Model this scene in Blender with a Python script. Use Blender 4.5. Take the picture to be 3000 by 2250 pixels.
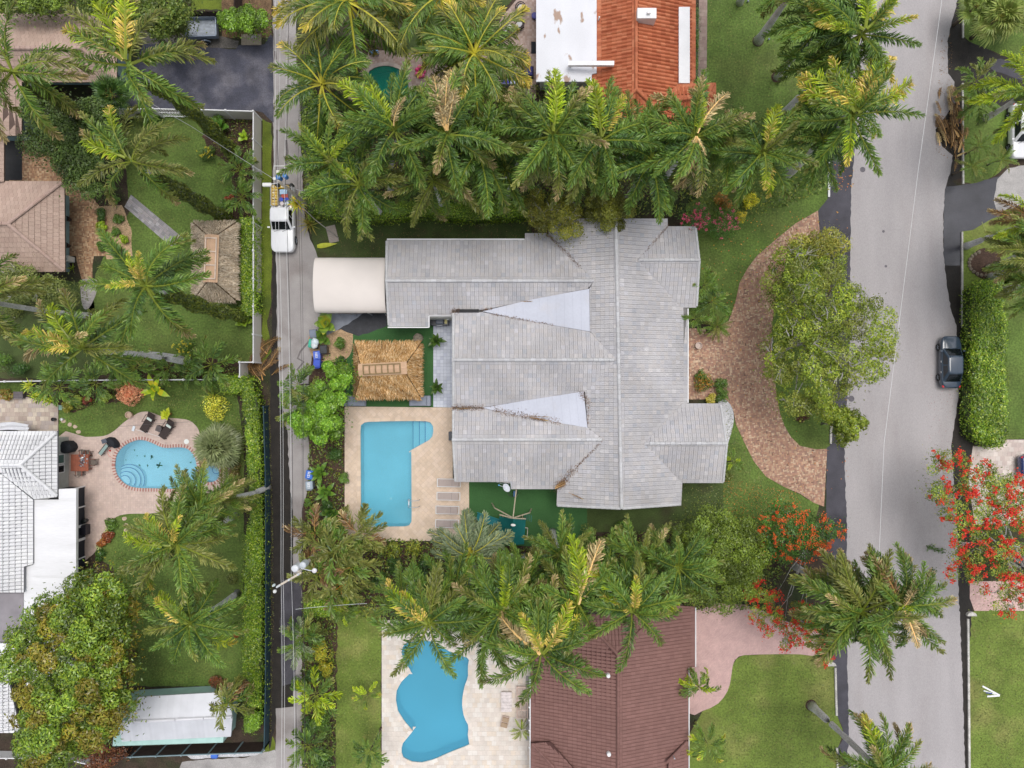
import bpy, math, random
import numpy as np
from mathutils import Vector, Matrix
from mathutils.geometry import tessellate_polygon
for o in list(bpy.data.objects): bpy.data.objects.remove(o)
SC = bpy.context.scene
COL = SC.collection
PXM, HC = 100 / 3.0, 60.0     # ground pixels of the 3000 px plan per metre, flying height
R = math.radians
# ------------------------------------------------------------------ camera, sky, sun, exposure
cd = bpy.data.cameras.new("camera"); cam = bpy.data.objects.new("camera", cd); COL.objects.link(cam)
cam.location = (0, 0, HC); cam.rotation_euler = (0, 0, 0)
cd.lens = 24.0; cd.sensor_width = 36.0; cd.clip_start = 0.5; cd.clip_end = 3000
SC.camera = cam
SUN_EL, SUN_AZ = R(76), R(30)
w = bpy.data.worlds.new("World"); SC.world = w; w.use_nodes = True
nt = w.node_tree; nt.nodes.clear()
sky = nt.nodes.new("ShaderNodeTexSky"); sky.sky_type = 'NISHITA'; sky.sun_disc = False
sky.sun_elevation = SUN_EL; sky.sun_rotation = SUN_AZ; sky.dust_density = 3.0; sky.ozone_density = 0.6
hs = nt.nodes.new("ShaderNodeHueSaturation"); hs.inputs['Saturation'].default_value = 0.30
bg = nt.nodes.new("ShaderNodeBackground"); bg.inputs['Strength'].default_value = 0.15
wo = nt.nodes.new("ShaderNodeOutputWorld")
nt.links.new(sky.outputs[0], hs.inputs['Color']); nt.links.new(hs.outputs[0], bg.inputs['Color']); nt.links.new(bg.outputs[0], wo.inputs['Surface'])
sd = bpy.data.lights.new("sun", 'SUN'); sd.energy = 1.1; sd.angle = R(32); sd.color = (1.0, 0.96, 0.90)
so = bpy.data.objects.new("sun", sd); COL.objects.link(so)
so.location = (0, 0, 80)
_d = Vector((math.sin(SUN_AZ) * math.cos(SUN_EL), math.cos(SUN_AZ) * math.cos(SUN_EL), math.sin(SUN_EL)))
so.rotation_euler = _d.to_track_quat('Z', 'Y').to_euler()
SC.view_settings.view_transform = 'Standard'; SC.view_settings.look = 'None'
SC.view_settings.exposure = 0.24; SC.view_settings.gamma = 1.0
# ------------------------------------------------------------------ coordinates
TILES = {c: ((i % 3) * 1000, (i // 3) * 750) for i, c in enumerate("ABCDEFGHI")}
def T(t, x, y):
    o = TILES[t]; return (o[0] + x / 2.212, o[1] + y / 2.212)
def TP(t, *xy): return [T(t, xy[i], xy[i + 1]) for i in range(0, len(xy), 2)]
def P(px, py, z=0.0):
    k = (HC - z) / HC
    return Vector(((px - 1500) / PXM * k, (1125 - py) / PXM * k, z))
def Q(*a): return [(a[i], a[i + 1]) for i in range(0, len(a), 2)]
# ------------------------------------------------------------------ objects
def tag(o, label=None, cat=None, group=None, kind=None):
    if label: o['label'] = label
    if cat: o['category'] = cat
    if group: o['group'] = group
    if kind: o['kind'] = kind
    return o
def empty(name, loc, rz=0.0, **k):
    o = bpy.data.objects.new(name, None); COL.objects.link(o); o.location = loc; o.rotation_euler = (0, 0, rz)
    o.empty_display_size = 0.2
    return tag(o, **k)
def ob(name, me, parent=None, loc=(0, 0, 0), rot=(0, 0, 0), scale=(1, 1, 1), **k):
    o = bpy.data.objects.new(name, me); COL.objects.link(o)
    o.location = loc; o.rotation_euler = rot; o.scale = scale
    if parent is not None: o.parent = parent
    return tag(o, **k)
def set_tint(me, cols):
    a = me.attributes.new("tint", 'FLOAT_COLOR', 'FACE')
    c = np.ones((len(me.polygons), 4), np.float32); c[:, :3] = np.asarray(cols, np.float32)
    a.data.foreach_set("color", c.ravel())
def mesh(name, vs, fs, mat=None, cols=None, smooth=False):
    me = bpy.data.meshes.new(name); me.from_pydata([tuple(v) for v in vs], [], fs)
    if mat:
        for m in (mat if isinstance(mat, (list, tuple)) else [mat]): me.materials.append(m)
    set_tint(me, cols if cols is not None and len(cols) else np.ones((len(fs), 3)))
    if smooth: me.polygons.foreach_set("use_smooth", [True] * len(me.polygons))
    return me
def np_mesh(name, V, F, mat, cols=None, smooth=False):
    V = np.asarray(V, np.float32).reshape(-1, 3); F = np.asarray(F, np.int32); n, k = F.shape
    me = bpy.data.meshes.new(name); me.vertices.add(len(V)); me.vertices.foreach_set("co", V.ravel())
    me.loops.add(n * k); me.loops.foreach_set("vertex_index", F.ravel())
    me.polygons.add(n); me.polygons.foreach_set("loop_start", np.arange(0, n * k, k, dtype=np.int32))
    me.update(calc_edges=True)
    me.materials.append(mat)
    if cols is not None: set_tint(me, cols)
    if smooth: me.polygons.foreach_set("use_smooth", np.ones(n, bool))
    return me
class MB:
    """collects shapes for one mesh"""
    def __init__(s): s.v = []; s.f = []; s.c = []
    def add(s, vs, fs, col=(1, 1, 1)):
        b = len(s.v); s.v += [Vector(v) for v in vs]; s.f += [tuple(i + b for i in f) for f in fs]; s.c += [col] * len(fs); return s
    def box(s, c, d, rz=0.0, col=(1, 1, 1), tilt=None, top=1.0):
        x, y, z = d[0] / 2, d[1] / 2, d[2] / 2
        vs = [Vector((sx * x * (top if sz > 0 else 1), sy * y * (top if sz > 0 else 1), sz * z)) for sz in (-1, 1) for sx, sy in ((-1, -1), (1, -1), (1, 1), (-1, 1))]
        M = Matrix.Rotation(rz, 3, 'Z')
        if tilt: M = M @ Matrix.Rotation(tilt[1], 3, tilt[0])
        return s.add([M @ v + Vector(c) for v in vs], [(3, 2, 1, 0), (4, 5, 6, 7), (0, 1, 5, 4), (1, 2, 6, 5), (2, 3, 7, 6), (3, 0, 4, 7)], col)
    def bar(s, a, b, wd, h=None, col=(1, 1, 1)):
        a, b = Vector(a), Vector(b); h = h or wd; d = (b - a)
        if d.length < 1e-6: return s
        t = d.normalized(); u = Vector((0, 0, 1)).cross(t)
        if u.length < .1: u = Vector((1, 0, 0))
        u.normalize(); n = t.cross(u)
        vs = [p + u * sx * wd / 2 + n * sy * h / 2 for p in (a, b) for sx, sy in ((-1, -1), (1, -1), (1, 1), (-1, 1))]
        return s.add(vs, [(3, 2, 1, 0), (4, 5, 6, 7), (0, 1, 5, 4), (1, 2, 6, 5), (2, 3, 7, 6), (3, 0, 4, 7)], col)
    def tube(s, pts, rs, n=8, col=(1, 1, 1), cap=True):
        pts = [Vector(p) for p in pts]
        if not isinstance(rs, (list, tuple)): rs = [rs] * len(pts)
        vs = []; fs = []
        for i, p in enumerate(pts):
            t = (pts[min(i + 1, len(pts) - 1)] - pts[max(i - 1, 0)]).normalized()
            u = t.cross(Vector((0, 0, 1)))
            if u.length < .05: u = t.cross(Vector((0, 1, 0)))
            u.normalize(); m = t.cross(u)
            for k in range(n):
                a = 2 * math.pi * k / n; vs.append(p + (u * math.cos(a) + m * math.sin(a)) * rs[i])
        for i in range(len(pts) - 1):
            for k in range(n):
                k2 = (k + 1) % n; fs.append((i * n + k, (i + 1) * n + k, (i + 1) * n + k2, i * n + k2))
        if cap: fs.append(tuple(range(n))); fs.append(tuple((len(pts) - 1) * n + k for k in reversed(range(n))))
        return s.add(vs, fs, col)
    def lathe(s, c, prof, n=16, col=(1, 1, 1), sx=1, sy=1):
        c = Vector(c); vs = []; fs = []
        for r, z in prof:
            for k in range(n):
                a = 2 * math.pi * k / n; vs.append(c + Vector((r * sx * math.cos(a), r * sy * math.sin(a), z)))
        for i in range(len(prof) - 1):
            for k in range(n):
                k2 = (k + 1) % n; fs.append((i * n + k, i * n + k2, (i + 1) * n + k2, (i + 1) * n + k))
        fs.append(tuple(reversed(range(n)))); fs.append(tuple((len(prof) - 1) * n + k for k in range(n)))
        return s.add(vs, fs, col)
    def prism(s, poly, z0, z1, col=(1, 1, 1)):
        n = len(poly); tr = tessellate_polygon([[Vector((p[0], p[1], 0)) for p in poly]])
        vs = [(p[0], p[1], z0) for p in poly] + [(p[0], p[1], z1) for p in poly]
        A = sum(poly[i][0] * poly[(i + 1) % n][1] - poly[(i + 1) % n][0] * poly[i][1] for i in range(n))
        fs = []
        for i in range(n):
            j = (i + 1) % n; fs.append((i, j, j + n, i + n) if A > 0 else (j, i, i + n, j + n))
        for t in tr:
            a, b, c = t; ar = (poly[b][0] - poly[a][0]) * (poly[c][1] - poly[a][1]) - (poly[c][0] - poly[a][0]) * (poly[b][1] - poly[a][1])
            if ar < 0: a, b, c = a, c, b
            fs.append((a + n, b + n, c + n)); fs.append((c, b, a))
        return s.add(vs, fs, col)
    def obj(s, name, mat, parent=None, smooth=False, bevel=0, **k):
        me = mesh(name, s.v, s.f, mat, s.c, smooth)
        o = ob(name, me, parent, **k)
        if bevel:
            m = o.modifiers.new("bevel", 'BEVEL'); m.width = bevel; m.segments = 2; m.limit_method = 'ANGLE'
        return o
# ------------------------------------------------------------------ materials
MATS = {}
def M(name, col=(.5, .5, .5), rough=.8, var=.12, scale=1.5, fine=0.0, fscale=25., bump=0.0, bscale=60., orand=0.0, metal=0.0,
      spec=.4, coat=0.0, trans=0.0, emis=0.0, blot=None, bsc=.25, bth=(.5, .62), aniso=None):
    if name in MATS: return MATS[name]
    m = bpy.data.materials.new(name); m.use_nodes = True; t = m.node_tree; N = t.nodes; L = t.links; N.clear()
    out = N.new("ShaderNodeOutputMaterial"); b = N.new("ShaderNodeBsdfPrincipled")
    geo = N.new("ShaderNodeNewGeometry"); at = N.new("ShaderNodeAttribute"); at.attribute_name = "tint"
    vec = geo.outputs['Position']
    if aniso:
        mp = N.new("ShaderNodeMapping"); mp.inputs['Scale'].default_value = aniso; L.new(vec, mp.inputs[0]); vec = mp.outputs[0]
    def noise(sc, det=4.0):
        n = N.new("ShaderNodeTexNoise"); n.inputs['Scale'].default_value = sc; n.inputs['Detail'].default_value = det
        L.new(vec, n.inputs['Vector']); return n.outputs['Fac']
    def rng(x, a, c, lo=.3, hi=.7):
        r = N.new("ShaderNodeMapRange"); r.inputs[1].default_value = lo; r.inputs[2].default_value = hi
        r.inputs[3].default_value = a; r.inputs[4].default_value = c; L.new(x, r.inputs[0]); return r.outputs[0]
    def mul(a, bb):
        x = N.new("ShaderNodeVectorMath"); x.operation = 'MULTIPLY'
        L.new(a, x.inputs[0])
        L.new(bb, x.inputs[1]); return x.outputs[0]
    base = N.new("ShaderNodeRGB"); base.outputs[0].default_value = (*col, 1); c = base.outputs[0]
    if blot:
        mx = N.new("ShaderNodeMix"); mx.data_type = 'RGBA'; L.new(rng(noise(bsc, 5.0), 0, 1, *bth), mx.inputs[0]); L.new(c, mx.inputs[6]); mx.inputs[7].default_value = (*blot, 1); c = mx.outputs[2]
    if var: c = mul(c, rng(noise(scale), 1 - var, 1 + var))
    if fine: c = mul(c, rng(noise(fscale, 2.0), 1 - fine, 1 + fine))
    c = mul(c, at.outputs['Color'])
    if orand:
        oi = N.new("ShaderNodeObjectInfo"); c = mul(c, rng(oi.outputs['Random'], 1 - orand, 1 + orand, 0, 1))
    L.new(c, b.inputs['Base Color'])
    b.inputs['Roughness'].default_value = rough; b.inputs['Metallic'].default_value = metal
    b.inputs['Specular IOR Level'].default_value = spec
    if coat: b.inputs['Coat Weight'].default_value = coat; b.inputs['Coat Roughness'].default_value = .05
    if bump:
        bn = N.new("ShaderNodeBump"); bn.inputs['Strength'].default_value = bump; bn.inputs['Distance'].default_value = .05
        L.new(noise(bscale, 3.0), bn.inputs['Height']); L.new(bn.outputs[0], b.inputs['Normal'])
    sh = b.outputs[0]
    if trans:
        tr = N.new("ShaderNodeBsdfTranslucent"); L.new(c, tr.inputs['Color']); ms = N.new("ShaderNodeMixShader")
        ms.inputs[0].default_value = trans; L.new(sh, ms.inputs[1]); L.new(tr.outputs[0], ms.inputs[2]); sh = ms.outputs[0]
    L.new(sh, out.inputs[0]); MATS[name] = m; return m
def water_mat(name, tint, body, op=.30):
    m = bpy.data.materials.new(name); m.use_nodes = True; t = m.node_tree; N = t.nodes; L = t.links; N.clear()
    out = N.new("ShaderNodeOutputMaterial"); tr = N.new("ShaderNodeBsdfTransparent"); tr.inputs[0].default_value = (*tint, 1)
    df = N.new("ShaderNodeBsdfDiffuse"); df.inputs[0].default_value = (*body, 1)
    gl = N.new("ShaderNodeBsdfGlossy"); gl.inputs['Roughness'].default_value = .04
    fr = N.new("ShaderNodeFresnel"); fr.inputs[0].default_value = 1.33
    nz = N.new("ShaderNodeTexNoise"); nz.inputs['Scale'].default_value = 1.6; nz.inputs['Detail'].default_value = 3
    g = N.new("ShaderNodeNewGeometry"); L.new(g.outputs['Position'], nz.inputs['Vector'])
    bn = N.new("ShaderNodeBump"); bn.inputs['Strength'].default_value = .12; bn.inputs['Distance'].default_value = .1
    L.new(nz.outputs[0], bn.inputs['Height']); L.new(bn.outputs[0], gl.inputs['Normal']); L.new(bn.outputs[0], fr.inputs['Normal'])
    m0 = N.new("ShaderNodeMixShader"); m0.inputs[0].default_value = op; L.new(tr.outputs[0], m0.inputs[1]); L.new(df.outputs[0], m0.inputs[2])
    ms = N.new("ShaderNodeMixShader"); L.new(fr.outputs[0], ms.inputs[0]); L.new(m0.outputs[0], ms.inputs[1]); L.new(gl.outputs[0], ms.inputs[2])
    L.new(ms.outputs[0], out.inputs[0]); return m
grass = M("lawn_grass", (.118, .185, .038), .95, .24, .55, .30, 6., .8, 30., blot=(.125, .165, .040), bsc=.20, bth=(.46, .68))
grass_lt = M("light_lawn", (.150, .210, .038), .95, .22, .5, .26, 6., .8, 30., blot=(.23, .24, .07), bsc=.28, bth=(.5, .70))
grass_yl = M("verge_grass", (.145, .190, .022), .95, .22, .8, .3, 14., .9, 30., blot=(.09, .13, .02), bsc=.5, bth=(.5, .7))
grass_dk = M("shaded_lawn", (.072, .105, .030), .95, .25, .6, .3, 14., .9, 30., blot=(.075, .065, .035), bsc=.4, bth=(.5, .7))  # lawn colour darkened to paint in shade, plus brown patches
turf = M("artificial_turf", (.050, .140, .042), .9, .12, .25, .2, 20., .6, 60.)
soil = M("soil", (.060, .042, .030), .95, .3, 1.2, .35, 9., .9, 18., blot=(.035, .05, .018), bsc=.35, bth=(.45, .65))
mulch = M("mulch", (.075, .045, .032), .95, .3, 2.5, .4, 11., 1., 20.)
litter = M("leaf_litter", (.16, .10, .055), .95, .3, 2.0, .45, 10., 1., 20.)
sand = M("sandy_soil", (.48, .33, .20), .95, .2, 2.0, .3, 10., .8, 20.)
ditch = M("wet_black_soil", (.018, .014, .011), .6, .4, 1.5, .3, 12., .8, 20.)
asph = M("street_asphalt", (.40, .375, .38), .9, .07, .35, .14, 26., .4, 90., blot=(.365, .335, .335), bsc=.3, bth=(.5, .75), aniso=(1.6, .35, 1))
asph_l = M("lane_asphalt", (.37, .345, .34), .9, .10, .7, .10, 22., .4, 80., blot=(.26, .23, .22), bsc=.22, bth=(.52, .7))
asph_d = M("dark_asphalt", (.075, .072, .088), .75, .2, .8, .15, 20., .5, 80., blot=(.045, .042, .052), bsc=.3, bth=(.5, .65))
asph_b = M("blue_black_asphalt", (.062, .064, .090), .7, .25, .9, .2, 9., .4, 80., blot=(.135, .13, .155), bsc=.42, bth=(.47, .66))
conc = M("concrete", (.43, .41, .40), .9, .15, 1.0, .15, 12., .4, 50., blot=(.20, .19, .185), bsc=.5, bth=(.5, .7))
concpath = M("concrete_path", (.36, .36, .37), .9, .15, 1.5, .1, 14., .4, 50.)
puddle = M("wet_asphalt", (.045, .045, .055), .18, .3, .6, .1, 10., .1, 40., spec=.6)
wht = M("white_paint", (.78, .78, .79), .5, .04, 1.)
wcream = M("cream_vinyl", (.66, .62, .58), .5, .04, 2.)
stucco = M("stucco", (.62, .61, .58), .9, .08, 1.5, .06, 20., .3, 60.)
stuccom = M("mint_stucco", (.42, .62, .58), .85, .08, 1.5)
white_roof = M("white_flat_roof", (.80, .80, .82), .55, .05, .6, .03, 10., .15, 30.)
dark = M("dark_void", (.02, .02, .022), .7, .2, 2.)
glassd = M("dark_glass", (.012, .016, .022), .06, .2, 1., spec=.8)
plastic = M("plastic", (1, 1, 1), .35, .03, 3., spec=.5)
paint = M("car_paint", (1, 1, 1), .22, .02, 1., spec=.5, coat=1.0)
metalg = M("galvanised_metal", (.50, .54, .60), .45, .10, 3., metal=.4)
wood = M("wood", (1, 1, 1), .7, .18, 3., .2, 30.)
fabric = M("fabric", (1, 1, 1), .9, .06, 3., .06, 40.)
rub = M("rubber", (.02, .02, .02), .8, .1, 4.)
leafm = M("leaf", (2.25, 1.95, 1.35), .38, .16, .8, trans=.26, spec=.5, orand=.20)
leafg = M("glossy_leaf", (2.05, 1.95, 1.25), .32, .16, .8, trans=.22, spec=.6)
petal = M("petal", (1, 1, 1), .6, .08, 2., trans=.25)
bark = M("bark", (.44, .42, .40), .9, .2, 2.0, .3, 14., .8, 30.)
pbark = M("palm_bark", (.62, .61, .60), .85, .15, 1.2, .2, 10., .5, 30.)
bark_br = M("brown_bark", (.13, .10, .075), .9, .25, 2.0, .3, 14., .8, 30.)
straw = M("thatch_straw", (1, 1, 1), .85, .12, 1.2, trans=.12)
rooft = M("roof_tile", (1, 1, 1), .7, .08, .28, .08, 18., .25, 50.)
tile_in = M("tile_joint", (.19, .185, .18), .9, .2, 2.)
paver = M("paver", (1, 1, 1), .85, .08, 1.2, .08, 24., .25, 60.)
joint = M("joint_sand", (.30, .25, .20), .95, .2, 3.)
stone = M("stone", (.34, .31, .27), .9, .25, 3., .3, 18., .8, 20.)
# ------------------------------------------------------------------ outlines
def smooth(poly, n=6):
    out = []; m = len(poly)
    for i in range(m):
        p0, p1, p2, p3 = (np.array(poly[(i + k - 1) % m], float) for k in range(4))
        for j in range(n):
            t = j / n; out.append(tuple(.5 * ((2 * p1) + (-p0 + p2) * t + (2 * p0 - 5 * p1 + 4 * p2 - p3) * t * t + (-p0 + 3 * p1 - 3 * p2 + p3) * t ** 3)))
    return out
def rough(poly, amp=3., step=14., seed=0):
    rg = random.Random(seed); out = []
    for i in range(len(poly)):
        a = poly[i]; b = poly[(i + 1) % len(poly)]; d = math.hypot(b[0] - a[0], b[1] - a[1]); k = max(1, int(d / step))
        for j in range(k):
            t = j / k; out.append((a[0] + (b[0] - a[0]) * t + (rg.uniform(-amp, amp) if j else 0), a[1] + (b[1] - a[1]) * t + (rg.uniform(-amp, amp) if j else 0)))
    return out
def sheet(name, poly, z, mat, holes=(), parent=None, **k):
    rings = [[P(x, y, 0) for x, y in poly]] + [[P(x, y, 0) for x, y in h] for h in holes]
    vs = [Vector((v.x, v.y, z)) for r in rings for v in r]
    fs = []
    for a, b, c in tessellate_polygon(rings):
        if (vs[b] - vs[a]).cross(vs[c] - vs[a]).z < 0: b, c = c, b
        fs.append((a, b, c))
    if parent is None: k.setdefault('kind', 'structure')
    return ob(name, mesh(name, vs, fs, mat), parent, **k)
def pip(pts, poly):
    pts = np.asarray(pts, float); poly = np.asarray(poly, float); x, y = pts[:, 0], pts[:, 1]; ins = np.zeros(len(pts), bool); n = len(poly)
    for i in range(n):
        x1, y1 = poly[i]; x2, y2 = poly[(i + 1) % n]
        c = ((y1 > y) != (y2 > y)) & (x < (x2 - x1) * (y - y1) / ((y2 - y1) if y2 != y1 else 1e-9) + x1); ins ^= c
    return ins
def edist(pts, poly):
    pts = np.asarray(pts, float); poly = np.asarray(poly, float); best = np.full(len(pts), 1e9); idx = np.zeros(len(pts), int); n = len(poly)
    for i in range(n):
        a = poly[i]; d = poly[(i + 1) % n] - a; l2 = (d ** 2).sum() + 1e-12
        t = np.clip(((pts - a) @ d) / l2, 0, 1); q = a + t[:, None] * d; ds = np.sqrt(((pts - q) ** 2).sum(1))
        m = ds < best; best[m] = ds[m]; idx[m] = i
    return best, idx
def clip_half(poly, ax, ay, c):      # keep ax*x + ay*y <= c
    out = []; n = len(poly)
    for i in range(n):
        p, q = poly[i], poly[(i + 1) % n]; dp = ax * p[0] + ay * p[1] - c; dq = ax * q[0] + ay * q[1] - c
        if dp <= 0: out.append(p)
        if (dp < 0 < dq) or (dq < 0 < dp):
            t = dp / (dp - dq); out.append((p[0] + (q[0] - p[0]) * t, p[1] + (q[1] - p[1]) * t))
    return out
def area(p): return abs(sum(p[i][0] * p[(i + 1) % len(p)][1] - p[(i + 1) % len(p)][0] * p[i][1] for i in range(len(p)))) / 2
def pick(rg, pal, jit=.06):
    c = rg.choice(pal); k = 1 + rg.uniform(-jit, jit); return (c[0] * k, c[1] * k, c[2] * k)
class Layer:
    """pieces (tiles, pavers, bricks) of one thing: the nearest 300 become parts, the rest one joined part"""
    def __init__(s, parent, name, mat, limit=300, seed=1): s.p = parent; s.n = name; s.m = mat; s.lim = limit; s.items = []; s.rg = random.Random(seed)
    def lay(s, poly3, tw, tl, gap=.008, thick=.03, pal=((.5, .5, .5),), jit=.06, wedge=.6, rib=None, ang=None, stag=.5, holes=(), patt=None, colfn=None, off=(0, 0)):
        pv = [Vector(p) for p in poly3]; c = sum(pv, Vector()) / len(pv); nrm = Vector()
        for i in range(len(pv)): nrm += (pv[i] - c).cross(pv[(i + 1) % len(pv)] - c)
        nrm.normalize()
        if nrm.z < 0: nrm = -nrm
        if ang is None:
            u = Vector((0, 0, 1)).cross(nrm).normalized(); u = Vector((math.copysign(1, u.x), 0, 0)) if abs(u.x) > abs(u.y) else Vector((0, math.copysign(1, u.y), 0)); u = (u - nrm * u.dot(nrm)).normalized()
        else: u = Vector((math.cos(ang), math.sin(ang), 0)); u = (u - nrm * u.dot(nrm)).normalized()
        v = nrm.cross(u)
        if ang is None and v.z < 0: u = -u; v = -v
        to2 = lambda p: ((p - c).dot(u), (p - c).dot(v))
        poly = [to2(p) for p in pv]; hs = [[to2(Vector(p)) for p in h] for h in holes]
        us = [p[0] for p in poly]; vs_ = [p[1] for p in poly]; u0, u1, v0, v1 = min(us) + off[0], max(us), min(vs_) + off[1], max(vs_)
        cells = []
        nr = int(math.ceil((v1 - v0) / tl)) + (1 if off[1] else 0); nc = int(math.ceil((u1 - u0) / tw)) + 2
        for j in range(nr):
            for i in range(-1, nc):
                x = u0 + i * tw + ((j % 2) * stag * tw); y = v0 + j * tl
                if patt: cells += patt(x, y, i, j, tw, tl)
                else: cells.append((x, x + tw, y, y + tl))
        ctr = [((a + b) / 2, (cc + d) / 2) for a, b, cc, d in cells]
        ins = pip(ctr, poly); ds, _ = edist(ctr, poly); hinfo = [(h, pip(ctr, h), edist(ctr, h)) for h in hs]
        rg = s.rg; g = gap / 2
        for q, (a, b, cc, d) in enumerate(cells):
            hd = math.hypot(b - a, d - cc) / 2 + 1e-4
            if ds[q] > hd:
                if not ins[q]: continue
                pl = None
            else: pl = 1
            bad = False; cl = []
            for h, hin, (hdst, hidx) in hinfo:
                if hdst[q] > hd:
                    if hin[q]: bad = True
                else: cl.append((h, hidx[q], hin[q]))
            if bad: continue
            rect = [(a + g, cc + g), (b - g, cc + g), (b - g, d - g), (a + g, d - g)]
            full = pl is None and not cl
            if not full:
                sh = rect
                if pl:
                    sh = poly
                    for ax, ay, k in ((-1, 0, -(a + g)), (1, 0, b - g), (0, -1, -(cc + g)), (0, 1, d - g)):
                        sh = clip_half(sh, ax, ay, k)
                        if len(sh) < 3: break
                    if len(sh) < 3: continue
                for h, hi, hin in cl:
                    p1, p2 = h[hi], h[(hi + 1) % len(h)]; ex, ey = p2[0] - p1[0], p2[1] - p1[1]; nx, ny = -ey, ex
                    ctr_h = pip([((p1[0] + p2[0]) / 2 + nx * 1e-3 / (math.hypot(nx, ny) + 1e-9), (p1[1] + p2[1]) / 2 + ny * 1e-3 / (math.hypot(nx, ny) + 1e-9))], h)[0]
                    if not ctr_h: nx, ny = -nx, -ny
                    sh = clip_half(sh, nx, ny, nx * p1[0] + ny * p1[1])
                    if len(sh) < 3: break
                if len(sh) < 3 or area(sh) < .06 * (b - a) * (d - cc): continue
                clean = []
                for pt in sh:
                    if not clean or math.hypot(pt[0] - clean[-1][0], pt[1] - clean[-1][1]) > 1e-4: clean.append(pt)
                sh = clean
                if len(sh) < 3: continue
            else: sh = rect
            cx, cy = ctr[q]; w3 = c + u * cx + v * cy
            col = colfn(w3, i, rg) if colfn else pick(rg, pal, jit)
            hgt = lambda y: thick * (1 - wedge * (y - cc) / (d - cc)) + .004 * rg.random() * 0
            dz = rg.uniform(0, .25) * thick if wedge == 0 else rg.uniform(0, .08) * thick
            if full and rib:
                V = []; F = []
                for y, hh in ((cc + g, thick), (d - g, thick * (1 - wedge))):
                    for fx, fh in rib: V.append(w3 * 0 + c + u * (a + g + (b - a - gap) * fx) + v * y + nrm * (hh + fh * thick * 1.2 + dz))
                m = len(rib)
                for k in range(m - 1): F.append((k, k + 1, m + k + 1, m + k))
                V += [c + u * (a + g) + v * (cc + g), c + u * (b - g) + v * (cc + g)]
                F.append((2 * m, 2 * m + 1) + tuple(range(m - 1, -1, -1)))
                for k in (0, m - 1):
                    pass
            else:
                n = len(sh)
                V = [c + u * x + v * y + nrm * (hgt(y) + dz) for x, y in sh] + [c + u * x + v * y for x, y in sh]
                A = sum(sh[i_][0] * sh[(i_ + 1) % n][1] - sh[(i_ + 1) % n][0] * sh[i_][1] for i_ in range(n))
                F = [tuple(range(n)) if A > 0 else tuple(reversed(range(n)))]
                for k in range(n):
                    k2 = (k + 1) % n; F.append((k, k + n, k2 + n, k2) if A > 0 else (k2, k2 + n, k + n, k))
            ar = (b - a) * (d - cc) if full else area(sh)
            s.items.append((-round(ar * 20) * 100 + (w3.x ** 2 + w3.y ** 2) ** .5, V, F, col))
    def done(s, joined=None):
        s.items.sort(key=lambda t: t[0]); pl = s.p.location if s.p is not None else Vector()
        for key, V, F, col in s.items[:s.lim]:
            o3 = sum(V, Vector()) / len(V)
            ob(s.n, mesh(s.n, [v - o3 for v in V], F, s.m, [col] * len(F)), s.p, loc=o3 - pl)
        rest = s.items[s.lim:]
        if rest:
            mb = MB()
            for key, V, F, col in rest: mb.add([v - pl for v in V], F, col)
            mb.obj(joined or s.n + "s_field", s.m, s.p, kind='stuff')
def basket(x, y, i, j, tw, tl):
    h = tw / 2
    if (i + j) % 2: return [(x, x + h, y, y + tl), (x + h, x + tw, y, y + tl)]
    return [(x, x + tw, y, y + tl / 2), (x, x + tw, y + tl / 2, y + tl)]
# ================================================================== pools' outlines (they pierce the sheets)
POOL_MAIN = [T('E', *p) for p in ((122, 1105), (130, 1085), (160, 1073), (300, 1069), (460, 1067), (565, 1069), (585, 1080), (598, 1105), (599, 1150), (590, 1175), (570, 1195), (456, 1258), (457, 1400), (458, 1659))] + [T('H', *p) for p in ((458, 60), (450, 82), (430, 95), (290, 97), (160, 97), (135, 85), (126, 65))]
def Z1(x, y): return (300 + x / 5.027, 1150 + y / 5.027)
POOL_KID = smooth([Z1(*p) for p in ((185, 1040), (215, 900), (320, 780), (480, 705), (600, 695), (720, 730), (860, 795), (960, 810), (1080, 803), (1210, 808), (1290, 850), (1355, 925), (1385, 1010), (1398, 1110), (1400, 1220), (1430, 1330), (1445, 1400), (1300, 1425), (1100, 1425), (760, 1415), (560, 1412), (420, 1390), (310, 1330), (225, 1230), (190, 1130))], 4)
SPA = [(Z1(1585, 1190)[0] + 30 * math.cos(a), Z1(1585, 1190)[1] + 27 * math.sin(a)) for a in np.linspace(0, 2 * math.pi, 28, endpoint=False)]
_pc = TP('H', 480, 835, 555, 828, 620, 850, 720, 912, 832, 945, 822, 1000, 824, 1070, 800, 1130, 787, 1200, 785, 1260, 798, 1330, 828, 1385, 822, 1440, 832, 1508)
_pc2 = TP('H', 700, 1560, 600, 1605, 520, 1625, 450, 1618, 400, 1590, 384, 1545, 398, 1495, 462, 1418, 410, 1360, 365, 1290, 350, 1210, 358, 1150, 390, 1095, 452, 1035, 400, 960, 385, 900, 410, 850)
POOL_BIG = _pc + _pc2
POOL_N = smooth(TP('B', 150, 530, 180, 460, 240, 430, 310, 425, 380, 450, 420, 500, 440, 570, 435, 640, 400, 700, 320, 720, 230, 700, 170, 640, 150, 590), 4)
HOLES = [POOL_MAIN, POOL_KID, SPA, POOL_BIG, POOL_N]
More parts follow.
